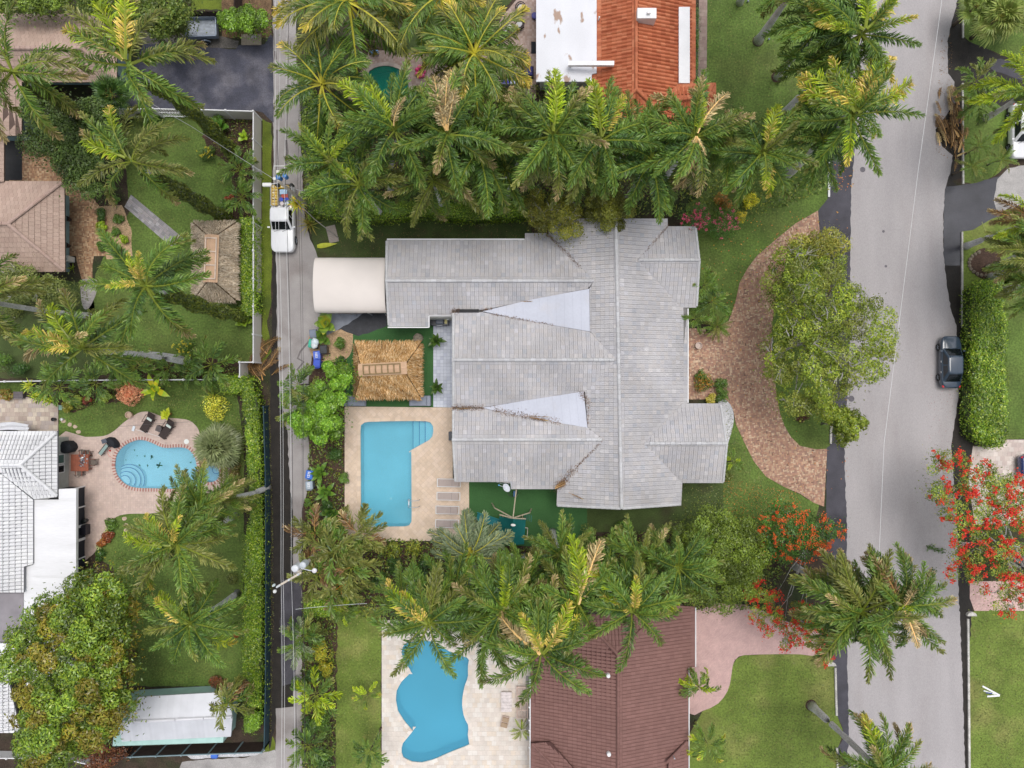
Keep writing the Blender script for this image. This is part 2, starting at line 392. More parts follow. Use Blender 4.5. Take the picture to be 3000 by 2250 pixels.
# ================================================================== ground, lawns, lanes, streets
sheet("ground", Q(-9000, -9000, 12000, -9000, 12000, 11000, -9000, 11000), 0.0, soil, HOLES, label="bare dark soil under the whole neighbourhood", cat="ground")
def lawn(poly, mat, label, z=.006, holes=(), sm=0, rgh=2.0):
    poly = smooth(poly, sm) if sm else poly
    return sheet("lawn", rough(poly, rgh, 14, len(poly)), z, mat, holes, label=label, cat="lawn")
lawn(Q(400, 330, 742, 345, 742, 1062, 690, 1062, 690, 1100, 290, 1100, 260, 900, 270, 830, 300, 760, 380, 620, 360, 400), grass, "curved green lawn inside the white vinyl fence around a thatched hut")
lawn(Q(172, 1118, 690, 1118, 715, 1300, 715, 1560, 760, 1640, 720, 2010, 380, 2010, 330, 1660, 280, 1630, 260, 1560, 172, 1276), grass, "dark green lawn round the kidney shaped pool", holes=[POOL_KID, SPA])
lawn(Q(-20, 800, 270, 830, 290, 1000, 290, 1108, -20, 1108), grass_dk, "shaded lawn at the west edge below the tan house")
lawn(Q(0, 1118, 90, 1118, 90, 1150, 0, 1150), grass, "strip of lawn behind the paved terrace by the white tiled roof")
lawn(TP('A', 1700, 770, 1760, 800, 1765, 1659) + TP('D', 1755, 330, 1730, 420, 1760, 620, 1700, 700, 1695, 0), grass_yl, "bright yellow-green grass verge between white fence and back lane")
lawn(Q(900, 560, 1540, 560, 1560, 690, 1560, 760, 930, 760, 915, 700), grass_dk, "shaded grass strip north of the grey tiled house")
lawn(Q(2070, -10, 2432, -10, 2432, 440, 2427, 580, 2397, 620, 2330, 655, 2217, 750, 2154, 886, 2130, 950, 2010, 950, 2010, 600, 2070, 560), grass, "large front lawn between orange roof and street", sm=0)
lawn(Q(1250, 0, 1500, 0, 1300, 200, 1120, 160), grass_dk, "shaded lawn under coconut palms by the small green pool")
lawn(Q(2110, 1180, 2131, 1170, 2156, 1243, 2208, 1351, 2294, 1423, 2400, 1480, 2380, 1560, 2000, 1560, 1990, 1400, 2120, 1400), grass, "front lawn south of the porch roof beside the brick drive")
lawn(smooth(Q(2432, 1050, 2432, 1312, 2389, 1316, 2343, 1306, 2316, 1279, 2298, 1247, 2285, 1211, 2275, 1157, 2262, 1050, 2262, 950, 2275, 850, 2300, 780, 2350, 720, 2400, 700, 2415, 800), 2), grass, "grass island inside the curved brick drive", sm=0)
lawn(TP('I', 310, 1080, 325, 990, 350, 950, 390, 928, 600, 922, 760, 922, 900, 940, 970, 965, 985, 1010, 995, 1300, 1040, 1420, 1010, 1520, 1005, 1659) + Q(2454, 2290, 2020, 2290, 2020, 2150) + TP('I', 130, 1290, 230, 1240, 290, 1160), grass_lt, "bright light green lawn with a lone leaning palm by the street", rgh=1.)
lawn(TP('I', 1850, 660, 1890, 640, 2400, 630, 2400, 1700, 1855, 1700), grass_lt, "bright lawn east of the street with a white object on it", rgh=1.)
lawn(TP('F', 2080, 130, 2400, 130, 2400, 1190, 2080, 1190), grass, "green lawn behind the tall trimmed hedge east of the street")
lawn(TP('C', 1815, -20, 2400, -20, 2400, 420, 2180, 400, 1980, 320, 1860, 270, 1815, 230), grass, "corner of lawn under fan palms at the street's north end")
lawn(TP('C', 1815, 540, 2060, 560, 2110, 800, 2120, 1060, 2020, 1140, 1900, 1200, 1815, 1180), grass, "patch of lawn beside the parked white car")
lawn(TP('C', 1810, 1500, 1960, 1440, 2100, 1350, 2400, 1180, 2400, 1780, 1810, 1900), grass_lt, "lawn corner behind the low kerb north of the tall hedge")
lawn(Q(980, 1760, 1116, 1760, 1117, 2290, 985, 2290), grass_lt, "olive side lawn along the travertine terrace")
lawn(TP('G', 1700, 1560, 1760, 1440, 1785, 1500, 1780, 1560), grass_yl, "weedy corner at the end of the black fence")
lawn(Q(1500, 1430, 2000, 1410, 2120, 1410, 2120, 1560, 1720, 1560, 1720, 1500, 1640, 1500), grass_dk, "shaded grass along the grey roof's south end", z=.0105)
lawn(Q(560, 0, 690, 0, 690, 28, 560, 28), grass_yl, "patch of grass beyond the dark fence at the top edge")
def strip(name, poly, z, mat, label, cat, holes=(), rgh=2., st=14, **k): return sheet(name, rough(poly, rgh, st, len(label)), z, mat, holes, label=label, cat=cat, **k)
strip("lane", Q(800, -200, 866, -200, 870, 200, 880, 330, 888, 560, 893, 640, 908, 700, 925, 735, 935, 775, 1130, 775, 1133, 925, 975, 928, 935, 960, 925, 980, 905, 1085, 902, 1250, 908, 1330, 900, 1440, 884, 1500, 884, 2500, 806, 2500, 808, 2075, 860, 2070, 858, 1500, 848, 1400, 842, 1260, 820, 1150, 812, 1000, 810, 780, 803, 700, 801, 560, 800, 330), .012, asph_l, "worn grey back lane running north to south", "lane")
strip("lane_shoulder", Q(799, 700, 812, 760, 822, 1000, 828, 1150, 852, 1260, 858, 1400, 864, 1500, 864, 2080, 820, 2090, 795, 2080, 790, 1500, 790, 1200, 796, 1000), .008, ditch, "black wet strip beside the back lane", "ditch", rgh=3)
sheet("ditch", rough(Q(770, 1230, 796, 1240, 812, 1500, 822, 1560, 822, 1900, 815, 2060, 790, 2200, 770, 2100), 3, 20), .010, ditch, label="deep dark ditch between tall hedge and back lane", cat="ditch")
strip("asphalt_patch", Q(824, 1700, 884, 1690, 884, 1830, 866, 1860, 864, 2000, 826, 2010, 820, 1850), .016, asph_d, "newer blue-black asphalt patch on the back lane", "patch", rgh=1.5)
strip("street", Q(2480, -400, 2810, -400, 2805, 0, 2777, 113, 2777, 215, 2796, 240, 2800, 300, 2777, 330, 2740, 380, 2760, 430, 2791, 455, 2785, 500, 2768, 555, 2763, 640, 2764, 750, 2776, 850, 2786, 908, 2802, 953, 2809, 1157, 2795, 1247, 2786, 1306, 2793, 1400, 2803, 1500, 2809, 1750, 2818, 1950, 2827, 2250, 2830, 2700, 2482, 2700, 2480, 2250, 2487, 2150, 2482, 1934, 2480, 1500, 2476, 1405, 2473, 1292, 2480, 1200, 2490, 1000, 2491, 750, 2493, 556, 2504, 434, 2500, 300, 2485, 100), .014, asph, "pale grey asphalt street with worn edges", "street", rgh=1.6, st=9)
strip("asphalt_shoulder", Q(2428, -200, 2510, -200, 2520, 440, 2510, 560, 2500, 760, 2500, 1250, 2490, 1400, 2492, 1500, 2496, 1900, 2500, 2160, 2496, 2500, 2454, 2500, 2454, 2250, 2454, 2190, 2472, 2160, 2466, 2125, 2449, 2090, 2447, 1950, 2429, 1936, 2425, 1900, 2420, 1480, 2422, 1312, 2432, 1305, 2434, 1240, 2436, 1050, 2436, 800, 2402, 690, 2397, 618, 2425, 582), .010, asph_d, "dark asphalt shoulder between lawns and the street", "shoulder", rgh=1)
strip("road_shoulder", Q(2740, -200, 2818, -200, 2818, 110, 2990, 190, 3100, 200, 3100, 330, 2960, 330, 2818, 240, 2818, 520, 2790, 530, 2818, 560, 2818, 680, 2815, 1210, 2850, 1290, 2850, 1500, 2846, 1800, 2836, 2000, 2840, 2600, 2815, 2600, 2800, 1900, 2780, 1500, 2740, 1000, 2740, 300), .009, ditch, "dark damp soil along the east edge of the street", "shoulder", rgh=2)
strip("wet_driveway", TP('C', 1690, 1210, 1800, 1200, 1870, 1190, 2020, 1150, 2260, 1080, 2400, 1100, 2400, 1210, 2120, 1370, 2000, 1420, 1880, 1490, 1810, 1500, 1800, 1720, 1690, 1720), .013, puddle, "wet dark driveway mouth reflecting the sky beside the street", "driveway", rgh=2)
strip("concrete_driveway", TP('C', 2040, 1160, 2110, 1090, 2260, 1060, 2450, 1060, 2450, 1180, 2140, 1350, 2040, 1410, 2015, 1300), .018, conc, "cracked pale concrete drive behind the parked white car", "driveway", rgh=2)
strip("concrete_driveway", TP('C', 1980, 400, 2060, 380, 2180, 410, 2400, 430, 2400, 520, 2200, 520, 2000, 450), .017, asph_d, "dark driveway between two clumps of palms", "driveway")
sheet("parking_court", rough(Q(420, 128, 560, 136, 640, 140, 690, 145, 700, 132, 775, 130, 793, 100, 800, 110, 802, 360, 770, 330, 742, 323, 330, 318, 330, 240, 400, 180), 1.5, 20), .016, asph_b, label="blotchy blue-black asphalt court by the back lane", cat="driveway")
strip("gravel_strip", Q(380, 90, 560, 100, 640, 105, 700, 120, 695, 142, 640, 141, 540, 136, 400, 130), .013, M("grey_gravel", (.13, .12, .11), .95, .2, 3, .4, 16., .9, 20.), "grey gravel strip under the trailer", "gravel")
strip("litter_bed", Q(650, -20, 795, -20, 795, 110, 650, 110), .007, litter, "brown leaf litter beside the back lane at the top", "ground")
strip("planting_bed", Q(640, 345, 742, 345, 742, 640, 640, 640, 690, 560, 665, 480, 620, 450, 590, 400), .010, mulch, "brown mulch bed in the fence corner", "bed", rgh=4)
strip("planting_bed", Q(310, 1035, 560, 1045, 700, 1060, 690, 1110, 310, 1110), .010, mulch, "mulch bed of small palms along the white fence", "bed", rgh=4)
strip("planting_bed", Q(170, 1118, 440, 1118, 400, 1175, 340, 1180, 280, 1180, 215, 1210, 172, 1190), .010, mulch, "mulch bed below the copper leaved bush", "bed", rgh=4)
strip("planting_bed", Q(893, 960, 1018, 940, 1030, 990, 1020, 1040, 1000, 1100, 1010, 1130, 1010, 1560, 1120, 1590, 1560, 1600, 2010, 1540, 2010, 1780, 990, 1780, 980, 2260, 884, 2260, 884, 1500, 905, 1330, 905, 1080), .009, mulch, "long planting bed between back lane and pool terrace", "bed", rgh=4, holes=[])
strip("sandy_bed", smooth(Q(905, 985, 960, 965, 1020, 955, 1034, 985, 1025, 1040, 985, 1060, 920, 1050)), .013, sand, "sandy planting bed beside the straw hut", "bed")
strip("artificial_turf", Q(1034, 940, 1290, 930, 1270, 1197, 1012, 1190, 1015, 1050), .012, turf, "smooth green artificial turf around the golden thatched hut", "turf", rgh=.5)
strip("artificial_turf", Q(1372, 1405, 1720, 1405, 1720, 1560, 1700, 1600, 1374, 1600), .012, turf, "smooth green artificial turf under the play set", "turf", rgh=.5)
strip("weed_mat", Q(960, 940, 1130, 905, 1134, 955, 1050, 985, 1000, 965, 955, 975), .016, M("black_sheeting", (.03, .032, .04), .6, .3, 2., .2, 10.), "black plastic sheeting beside the carport", "sheeting")
strip("carport_slab", Q(945, 920, 1060, 920, 1020, 950, 950, 985), .020, M("blue_grey_slab", (.25, .27, .32), .7, .15, 2.), "blue-grey slab beside the carport", "slab")
strip("gravel_strip", smooth(Q(2105, 1172, 2125, 1170, 2143, 1190, 2150, 1225, 2143, 1265, 2128, 1320, 2118, 1400, 2110, 1300)), .010, M("white_gravel", (.6, .6, .62), .9, .15, 3, .4, 20., .8, 20.), "white gravel edging round the porch corner", "gravel")
strip("gravel_strip", TP('G', 1200, 1570, 1680, 1530, 1720, 1545, 1650, 1580, 1240, 1600), .012, MATS["white_gravel"], "white gravel strip by the blue bin at the bottom", "gravel")
strip("concrete_drive", TP('G', 1180, 1620, 1350, 1600, 1600, 1590, 1780, 1540, 1790, 1560, 1790, 1800, 1100, 1800), .016, conc, "stained beige concrete drive at the bottom of the lane", "driveway")
# painted hairline on the street and kerbs
def ribbon(name, pts, wd, z, mat, label=None, cat=None, h=0, **k):
    v = [P(x, y, 0) for x, y in pts]; mb = MB()
    L_, R_ = [], []
    for i, p in enumerate(v):
        t = (v[min(i + 1, len(v) - 1)] - v[max(i - 1, 0)]).normalized(); n = Vector((-t.y, t.x, 0)); L_.append(p + n * wd / 2); R_.append(p - n * wd / 2)
    poly = [(q.x, q.y) for q in L_ + R_[::-1]]
    if h: mb.prism(poly, 0, z + h)
    else:
        n = len(v); mb.add([(q.x, q.y, z) for q in L_ + R_], [(i, i + 1, n + i + 1, n + i) for i in range(n - 1)])
        mb.f = [tuple(reversed(f)) for f in mb.f]
    return mb.obj(name, mat, label=label, cat=cat, kind=k.get('kind', 'structure'))
def kerb(pts, label, wd=.17, h=.14, mat=None):
    t = empty("kerb", P(*pts[0]), label=label, cat="kerb", kind='structure'); pts = [P(*p) for p in pts]; d = 0; o0 = t.location.copy(); rg = random.Random(len(label))
    for a, b in zip(pts, pts[1:]):
        n = max(1, int((b - a).length / 1.5)); 
        for i in range(n):
            mb = MB(); p = a + (b - a) * (i / n); q = a + (b - a) * ((i + 1) / n); s = (q - p).normalized() * .006
            k = rg.uniform(.85, 1.05)
            mb.bar(p + s - o0 + Vector((0, 0, h / 2)), q - s - o0 + Vector((0, 0, h / 2)), wd, h, (k, k, k)); mb.obj("kerb_stone", mat or wht, t)
kerbm = M("kerb_concrete", (.55, .53, .49), .85, .25, 1.5, .2, 12.)
kerb(Q(2432, -10, 2434, 38), "short white kerb at the top of the front lawn")
kerb(Q(2427, 470, 2427, 578), "white kerb along the front lawn by the dark shoulder")
kerb(Q(2434, 1235, 2432, 1300), "thin kerb at the grass island under the big tree", mat=kerbm)
kerb(Q(2446, 1955, 2448, 2040, 2450, 2095), "cream kerb along the bright lawn west of the street", mat=kerbm)
kerb(Q(2450, 2190, 2453, 2250), "kerb remnant at the bottom of the bright lawn", mat=kerbm)
kerb(Q(2818, -10, 2820, 112), "grey kerb beside fan palms at the street top", wd=.12, mat=kerbm)
kerb(Q(2818, 245, 2820, 540), "grey kerb in front of the palms by the white car", wd=.14, mat=kerbm)
kerb(Q(2817, 680, 2817, 800, 2818, 960), "kerb north of the dark blue car", wd=.14, mat=kerbm)
kerb(Q(2818, 1135, 2820, 1240), "kerb south of the dark blue car", wd=.18, mat=kerbm)
kerb(Q(2834, 1812, 2836, 2000, 2838, 2250), "cream kerb along the bright lawn east of the street", mat=kerbm)
for (x, y), lb in (((2432, 1948), "white half-round kerb end west of the street"), ((2842, 1802), "white half-round kerb end east of the street")):
    mb = MB(); c = P(x, y); mb.prism([(.42 * math.cos(a), .35 * math.sin(a)) for a in np.linspace(0, math.pi, 12)], 0, .3)
    mb.obj("kerb_block", kerbm, bevel=.03, loc=c, label=lb, cat="kerb block")
# ================================================================== brick drive and pavings
def paving(name, poly, z, tw, tl, pal, mat, jmat, label, cat, holes=(), ang=0., limit=300, stag=.5, thick=.012, gap=.012, patt=None, piece="paver", jit=.08, colfn=None):
    t = empty(name, P(*poly[0]), label=label, cat=cat, kind='structure')
    b = sheet("bedding", poly, z, jmat, holes, parent=t); b.location = -t.location
    pz = [Vector((P(*p).x, P(*p).y, z)) for p in poly]; hz = [[Vector((P(*p).x, P(*p).y, z)) for p in h] for h in holes]
    L = Layer(t, piece, mat, limit, seed=len(label))
    L.lay(pz, tw, tl, gap, thick, pal, jit, 0.0, None, ang, stag, hz, patt, colfn); L.done(); return t
DRIVE = [(2396, 617), (2330, 655), (2275, 700), (2217, 750), (2190, 786), (2167, 827), (2154, 886), (2135, 940), (2100, 962), (2016, 962), (2016, 1170), (2126, 1170), (2140, 1185), (2149, 1206), (2156, 1243), (2181, 1297), (2208, 1351), (2244, 1396), (2294, 1425), (2343, 1446), (2384, 1473), (2414, 1484), (2423, 1315), (2389, 1316), (2343, 1306), (2316, 1279), (2298, 1247), (2285, 1211), (2275, 1157), (2262, 1050), (2262, 950), (2275, 850), (2300, 780), (2350, 720), (2402, 692)]
_pn = [(.48, .28, .19), (.42, .235, .165), (.53, .36, .245), (.34, .21, .16), (.60, .44, .31), (.40, .23, .175), (.50, .30, .205)]
def drivecol(p, i, rg):
    c = rg.choice(_pn); n = math.sin(p.x * .9 + 1.3 * math.sin(p.y * .5)) * math.cos(p.y * .7 + p.x * .3); k = 1 + .10 * n + rg.uniform(-.10, .10)
    if p.x < 18 and abs(p.y + 0) < 4: k *= 1.12
    if rg.random() < .03: k *= .6
    return tuple(x * k for x in c)
paving("brick_driveway", DRIVE, .012, .22, .22, _pn, paver, M("drive_joint", (.24, .16, .12), .95, .2, 3.), "curved brick driveway in basket weave with worn tan and red bricks", "driveway", limit=0, stag=0, patt=basket, piece="brick", colfn=drivecol, thick=.015, ang=R(8), gap=.014)
beige = [(.67, .53, .41), (.69, .55, .43), (.65, .51, .39), (.70, .56, .45)]
DECK = TP('E', 22, 975, 722, 982, 722, 1450, 828, 1450, 828, 1659) + TP('H', 828, 187, 22, 187)
paving("pool_deck", DECK, .016, .34, .34, beige, paver, M("deck_joint", (.50, .38, .30), .95, .2, 3.), "beige diagonal paver terrace round the rectangular pool", "terrace", holes=[POOL_MAIN], ang=R(45), stag=0, gap=.012, jit=.03)
trav = [(.70, .63, .57), (.72, .66, .60), (.68, .61, .55), (.71, .62, .53), (.74, .69, .64)]
paving("pool_deck", TP('H', 262, 700, 1225, 700, 1225, 1700, 262, 1700), .016, .42, .42, trav, paver, M("trav_joint", (.56, .50, .44), .95, .2, 3.), "cream travertine terrace round the wave shaped pool", "terrace", holes=[POOL_BIG], stag=.5, gap=.010, jit=.04)
paving("tiled_patio", TP('E', 596, 400, 722, 400, 722, 982, 596, 978), .018, .30, .30, [(.60, .63, .71), (.63, .66, .74), (.55, .58, .68)], paver, M("patio_joint", (.30, .33, .42), .9), "pale blue patterned tile patio beside the grey roof", "patio", stag=0, gap=.016, jit=.05)
pinkp = [(.60, .47, .41), (.58, .45, .39), (.62, .49, .43), (.57, .44, .39)]
KD = smooth([(172, 1279), (250, 1280), (305, 1277), (335, 1262), (360, 1240), (385, 1222), (410, 1208), (440, 1207), (480, 1222), (520, 1226), (555, 1232), (580, 1255), (590, 1290), (610, 1330), (650, 1350), (680, 1370), (690, 1400), (660, 1440), (560, 1450), (470, 1500), (380, 1505), (340, 1515), (315, 1545), (295, 1580), (280, 1615), (262, 1632), (247, 1632), (247, 1500), (172, 1500)], 3)
paving("pool_deck", KD, .014, .20, .20, pinkp, paver, M("pink_joint", (.42, .33, .29), .95, .2, 3.), "rosy small-paver terrace round the kidney shaped pool", "terrace", holes=[POOL_KID, SPA], limit=0, stag=0, gap=.006, jit=.04, thick=.006)
paving("terrace", TP('D', -20, 900, 180, 915, 378, 965, 378, 1180, -20, 1180), .014, .38, .38, [(.50, .41, .35), (.56, .48, .40), (.45, .36, .31), (.47, .40, .37), (.60, .52, .43)], paver, joint, "mottled square paver terrace north of the white tiled roof", "terrace", stag=.3, gap=.010)
brk = [(.45, .27, .15), (.38, .21, .12), (.52, .36, .22), (.30, .17, .10)]
paving("brick_patio", TP('A', 60, 880, 380, 880, 420, 1200, 520, 1180, 640, 1330, 700, 1420, 690, 1659, 600, 1659, 430, 1659, 420, 1260, 380, 1180, 60, 1180) , .014, .22, .22, brk, paver, joint, "ochre brick patio between tan roofs", "patio", limit=0, stag=0, patt=basket, piece="brick", jit=.15)
paving("brick_patio", TP('D', 495, 0, 610, 0, 600, 60, 600, 150, 530, 150, 500, 40), .020, .22, .22, brk, paver, joint, "short ochre brick steps below the tan roof", "steps", limit=0, stag=0, patt=basket, piece="brick", jit=.15)
strip("sandy_bed", TP('A', 640, 1340, 790, 1330, 850, 1480, 860, 1659, 690, 1680, 660, 1500), .012, sand, "sandy bed of small shrubs beside the ochre patio", "bed")
paving("stone_path", TP('A', 850, 1262, 1195, 1550, 1110, 1600, 808, 1340), .016, .60, .30, [(.33, .31, .32), (.40, .38, .39), (.27, .26, .27), (.36, .33, .33)], paver, M("path_joint", (.16, .15, .15), .95), "grey stone path crossing the lawn towards the thatched hut", "path", ang=R(-40), stag=.5, patt=basket)
paving("stone_path", smooth(TP('D', 530, 155, 625, 155, 628, 220, 610, 280, 575, 340, 545, 340, 528, 280), 3), .016, .5, .25, [(.38, .35, .33), (.44, .41, .39)], paver, MATS["path_joint"], "curved grey stone path end below the brick steps", "path", stag=.5)
sheet("path", smooth([T('D', *p) for p in ((700, 640), (760, 622), (870, 616), (990, 620), (1100, 632), (1200, 655), (1240, 690), (1190, 685), (1060, 668), (900, 655), (740, 655))], 3), .014, concpath, label="curved pale concrete edging path in the mulch bed", cat="path")
paving("roof_terrace", TP('B', 1150, -20, 1262, -20, 1262, 640, 1000, 640, 985, 560, 960, 430, 440, 660, 240, 720, 40, 640, 90, 540, 180, 330, 350, 325, 470, 350, 700, 360, 960, 250, 1050, 100), .014, .20, .20, [(.40, .30, .26), (.36, .26, .22), (.44, .34, .30)], paver, joint, "brownish pink paved patio around the small green pool", "patio", holes=[POOL_N], limit=0, stag=0, gap=.006, jit=.06, thick=.006)
pnk = [(.57, .385, .36), (.59, .40, .375), (.555, .37, .35)]
paving("pink_driveway", smooth(TP('I', 80, 640, 400, 600, 640, 700, 940, 800, 960, 960, 900, 942, 760, 922, 600, 921, 400, 927, 350, 948, 325, 990, 312, 1080, 290, 1160, 230, 1240, 130, 1288, 30, 1300, -10, 1000), 2), .014, .20, .10, pnk, paver, M("pinkdrive_joint", (.42, .28, .27), .95), "faded pink block driveway beside the brown roof", "driveway", limit=0, stag=.5, gap=.006, thick=.006, jit=.03, ang=R(45))
paving("pink_driveway", TP('I', 1860, 450, 2400, 440, 2400, 640, 1890, 640, 1860, 560), .016, .20, .10, [(.60, .40, .37), (.66, .46, .42)], paver, MATS["pinkdrive_joint"], "pink herringbone driveway under the red flowering tree east of the street", "driveway", limit=0, stag=.5, gap=.006, thick=.006, ang=R(45))
paving("cream_driveway", TP('F', 1880, 1230, 2000, 1240, 2100, 1190, 2400, 1190, 2400, 1720, 1890, 1740, 1850, 1450), .016, .40, .40, [(.62, .53, .48), (.68, .60, .55), (.57, .47, .43)], paver, MATS["trav_joint"], "cream paver driveway south of the tall hedge", "driveway", stag=.5)
paving("garden_path", Q(2048, -20, 2072, -20, 2070, 238, 2044, 238), .014, .36, .30, [(.33, .24, .21), (.38, .29, .25)], paver, joint, "narrow mauve-brown brick path beside the orange roof", "path")
sheet("patio", TP('H', 1195, 1060, 1228, 1060, 1228, 1480, 1195, 1480), .034, conc, label="narrow concrete strip along the brown roof", cat="patio")
# stepping stones and white pad
for g, pts in (("stepping stones by the white tiled roof", [(187, 1234), (205, 1244), (220, 1250), (230, 1265)]), ("stepping stones by the red planting bed", [(364, 1519), (369, 1539), (370, 1553), (372, 1572)])):
    for i, (x, y) in enumerate(pts):
        rg = random.Random(i + int(x)); mb = MB(); n = 7
        mb.prism([(rg.uniform(.17, .26) * math.cos(a), rg.uniform(.13, .2) * math.sin(a)) for a in np.linspace(0, 2 * math.pi, n, endpoint=False)], 0, .03)
        mb.obj("stepping_stone", M("pale_stone", (.55, .42, .33), .9, .15, 3.), loc=P(x, y), label=("northernmost", "second from the north", "third from the north", "southernmost")[i] + " of the " + g, cat="stepping stone", group=g)
# ================================================================== pools
def pool(outline, depth, wm, floor_col, label, cop=.30, coppal=beige, copw=.45, name="swimming_pool", steps=(), copring=None, dz=0., line=None):
    c = P(*outline[0]); root = empty(name, c, label=label, cat="pool")
    o2 = [P(x, y) - c for x, y in outline]; n = len(o2)
    A = sum(o2[i].x * o2[(i + 1) % n].y - o2[(i + 1) % n].x * o2[i].y for i in range(n)); o2 = o2 if A > 0 else o2[::-1]
    fm = M("plaster_" + label[:12], floor_col, .6, .14, .22, .04, 8.)  # broad noise in the plaster colour stands in for shading through the water
    mb = MB(); vs = [(p.x, p.y, .015) for p in o2] + [(p.x, p.y, -depth) for p in o2]
    mb.add(vs, [(i + n, (i + 1) % n + n, (i + 1) % n, i)[::-1] for i in range(n)])
    tr = tessellate_polygon([[Vector((p.x, p.y, 0)) for p in o2]]); fl = []
    for t in tr:
        a, b, d = t
        if (o2[b] - o2[a]).cross(o2[d] - o2[a]).z < 0: b, d = d, b
        fl.append((a, b, d))
    mb.add([(p.x, p.y, -depth) for p in o2], fl); mb.obj("basin", fm, root)
    wb = MB(); wb.add([(p.x, p.y, -.07 + dz) for p in o2], fl); wb.obj("water", wm, root, smooth=True)
    for k, (poly, z, col) in enumerate(steps):  # paler upper steps paint in the light lost through deeper water
        sb = MB(); pl = [P(x, y) - c for x, y in poly]; sb.prism([(q.x, q.y) for q in pl], -depth + .003 * k, z, col); sb.obj("step", M("step_plaster", (1, 1, 1), .6, .03, 1.), root); MB().tube([q + Vector((0, 0, z + .01)) for q in pl + pl[:1]], .03, 4, (.03, .16, .42), cap=False).obj('step_edge', plastic, root)
    per = [(o2[(i + 1) % n] - o2[i]).length for i in range(n)]; tot = sum(per); m = max(8, round(tot / copw)); rg = random.Random(n)
    def at(s):
        s %= tot; i = 0
        while s > per[i] and i < n - 1: s -= per[i]; i += 1
        return o2[i] + (o2[(i + 1) % n] - o2[i]) * (s / max(per[i], 1e-6))
    def nrm(s):
        t = at(s + .12) - at(s - .12); t.normalize(); return Vector((t.y, -t.x, 0))
    big = MB()
    for k in range(m):
        s0, s1 = tot * k / m + .006, tot * (k + 1) / m - .006; a, b = at(s0), at(s1); na, nb = nrm(s0), nrm(s1)
        q = [a - na * .03, b - nb * .03, b + nb * cop, a + na * cop]; q = [(p.x, p.y) for p in q]
        col = pick(rg, coppal, .08) if copring is None else copring[k % len(copring)]
        if m > 300 or copring: big.prism(q, -.05, .045 + dz, col)
        else: MB().prism(q, -.05, .045 + dz, col).obj("coping_stone", paver, root)
    if big.v: big.obj("coping_bricks", paver, root, kind='stuff')
    return root
wA = water_mat("pool_water_blue", (.60, .91, .99), (.18, .48, .62))
wB = water_mat("pool_water_pale", (.72, .94, 1.0), (.30, .56, .68))
wC = water_mat("pool_water_deep", (.55, .88, .98), (.12, .44, .60), .45)
wD = water_mat("pool_water_green", (.25, .75, .66), (.03, .40, .30))
def disk(cx, cy, r, n=24): return [(cx + r * math.cos(a), cy + r * math.sin(a)) for a in np.linspace(0, 2 * math.pi, n, endpoint=False)]
pool(POOL_MAIN, 1.5, wA, (.50, .72, .78), "long rectangular pool with a stepped rounded bay beside the grey house", steps=[
    (TP('E', 456, 1069, 596, 1080, 599, 1150, 585, 1185, 456, 1256), -.85, (.52, .70, .74)), (TP('E', 500, 1070, 596, 1082, 599, 1150, 580, 1190, 500, 1232), -.60, (.58, .73, .78)), (TP('E', 540, 1070, 596, 1084, 599, 1150, 575, 1192, 540, 1210), -.38, (.62, .76, .82))], coppal=beige)
rb = [(.42, .20, .17), (.62, .50, .45)]
pool(POOL_KID, 1.4, wB, (.60, .80, .87), "kidney shaped pale blue pool edged with red and white bricks", cop=.26, copw=.12, copring=rb, steps=[(disk(*Z1(300, 1310), 46), -1.0, (.55, .74, .82)), (disk(*Z1(300, 1310), 38), -.8, (.60, .77, .85)), (disk(*Z1(300, 1310), 27), -.55, (.64, .80, .87)), (disk(*Z1(300, 1310), 16), -.32, (.72, .84, .90))])
pool(SPA, .9, wB, (.50, .66, .80), "small round spa beside the kidney shaped pool", name="spa_pool", cop=.24, copw=.13, copring=rb, steps=[(disk(Z1(1640, 1150)[0], Z1(1640, 1150)[1], 11), -.5, (.62, .76, .88))], dz=.02)
pool(POOL_BIG, 1.6, wC, (.34, .66, .78), "large wave shaped blue pool on the travertine terrace", cop=.30, coppal=trav, steps=[(disk(*T('H', 880, 900), 63 - 9 * k, 28), -.95 + .17 * k, (.42 + .05 * k, .72 + .03 * k, .84)) for k in range(5)])
pool(POOL_N, 1.3, wD, (.35, .60, .52), "small oval green pool under the palms", cop=.28, coppal=[(.46, .38, .34), (.5, .42, .37)])
# pool step edging lines of blue tile
def arc_line(root_pt, r, a0, a1, z, label):
    pass
# ladder rail of the main pool
def tubeobj(name, pts, r, mat, n=6, parent=None, col=(1, 1, 1), **k): return MB().tube(pts, r, n, col).obj(name, mat, parent, smooth=True, **k)
lad = empty("pool_handrail", P(*T('E', 470, 1597)), label="chrome handrail at the east edge of the rectangular pool", cat="handrail")
for dy in (-.28, .28): tubeobj("rail", [(-.45, dy, -.5), (-.45, dy, .6), (-.2, dy, .85), (.2, dy, .85), (.5, dy, .7), (.55, dy, .02)], .025, metalg, parent=lad)
for zz in (-.35, -.05): MB().bar((-.45, -.28, zz), (-.45, .28, zz), .08, .03).obj("rung", wht, lad)
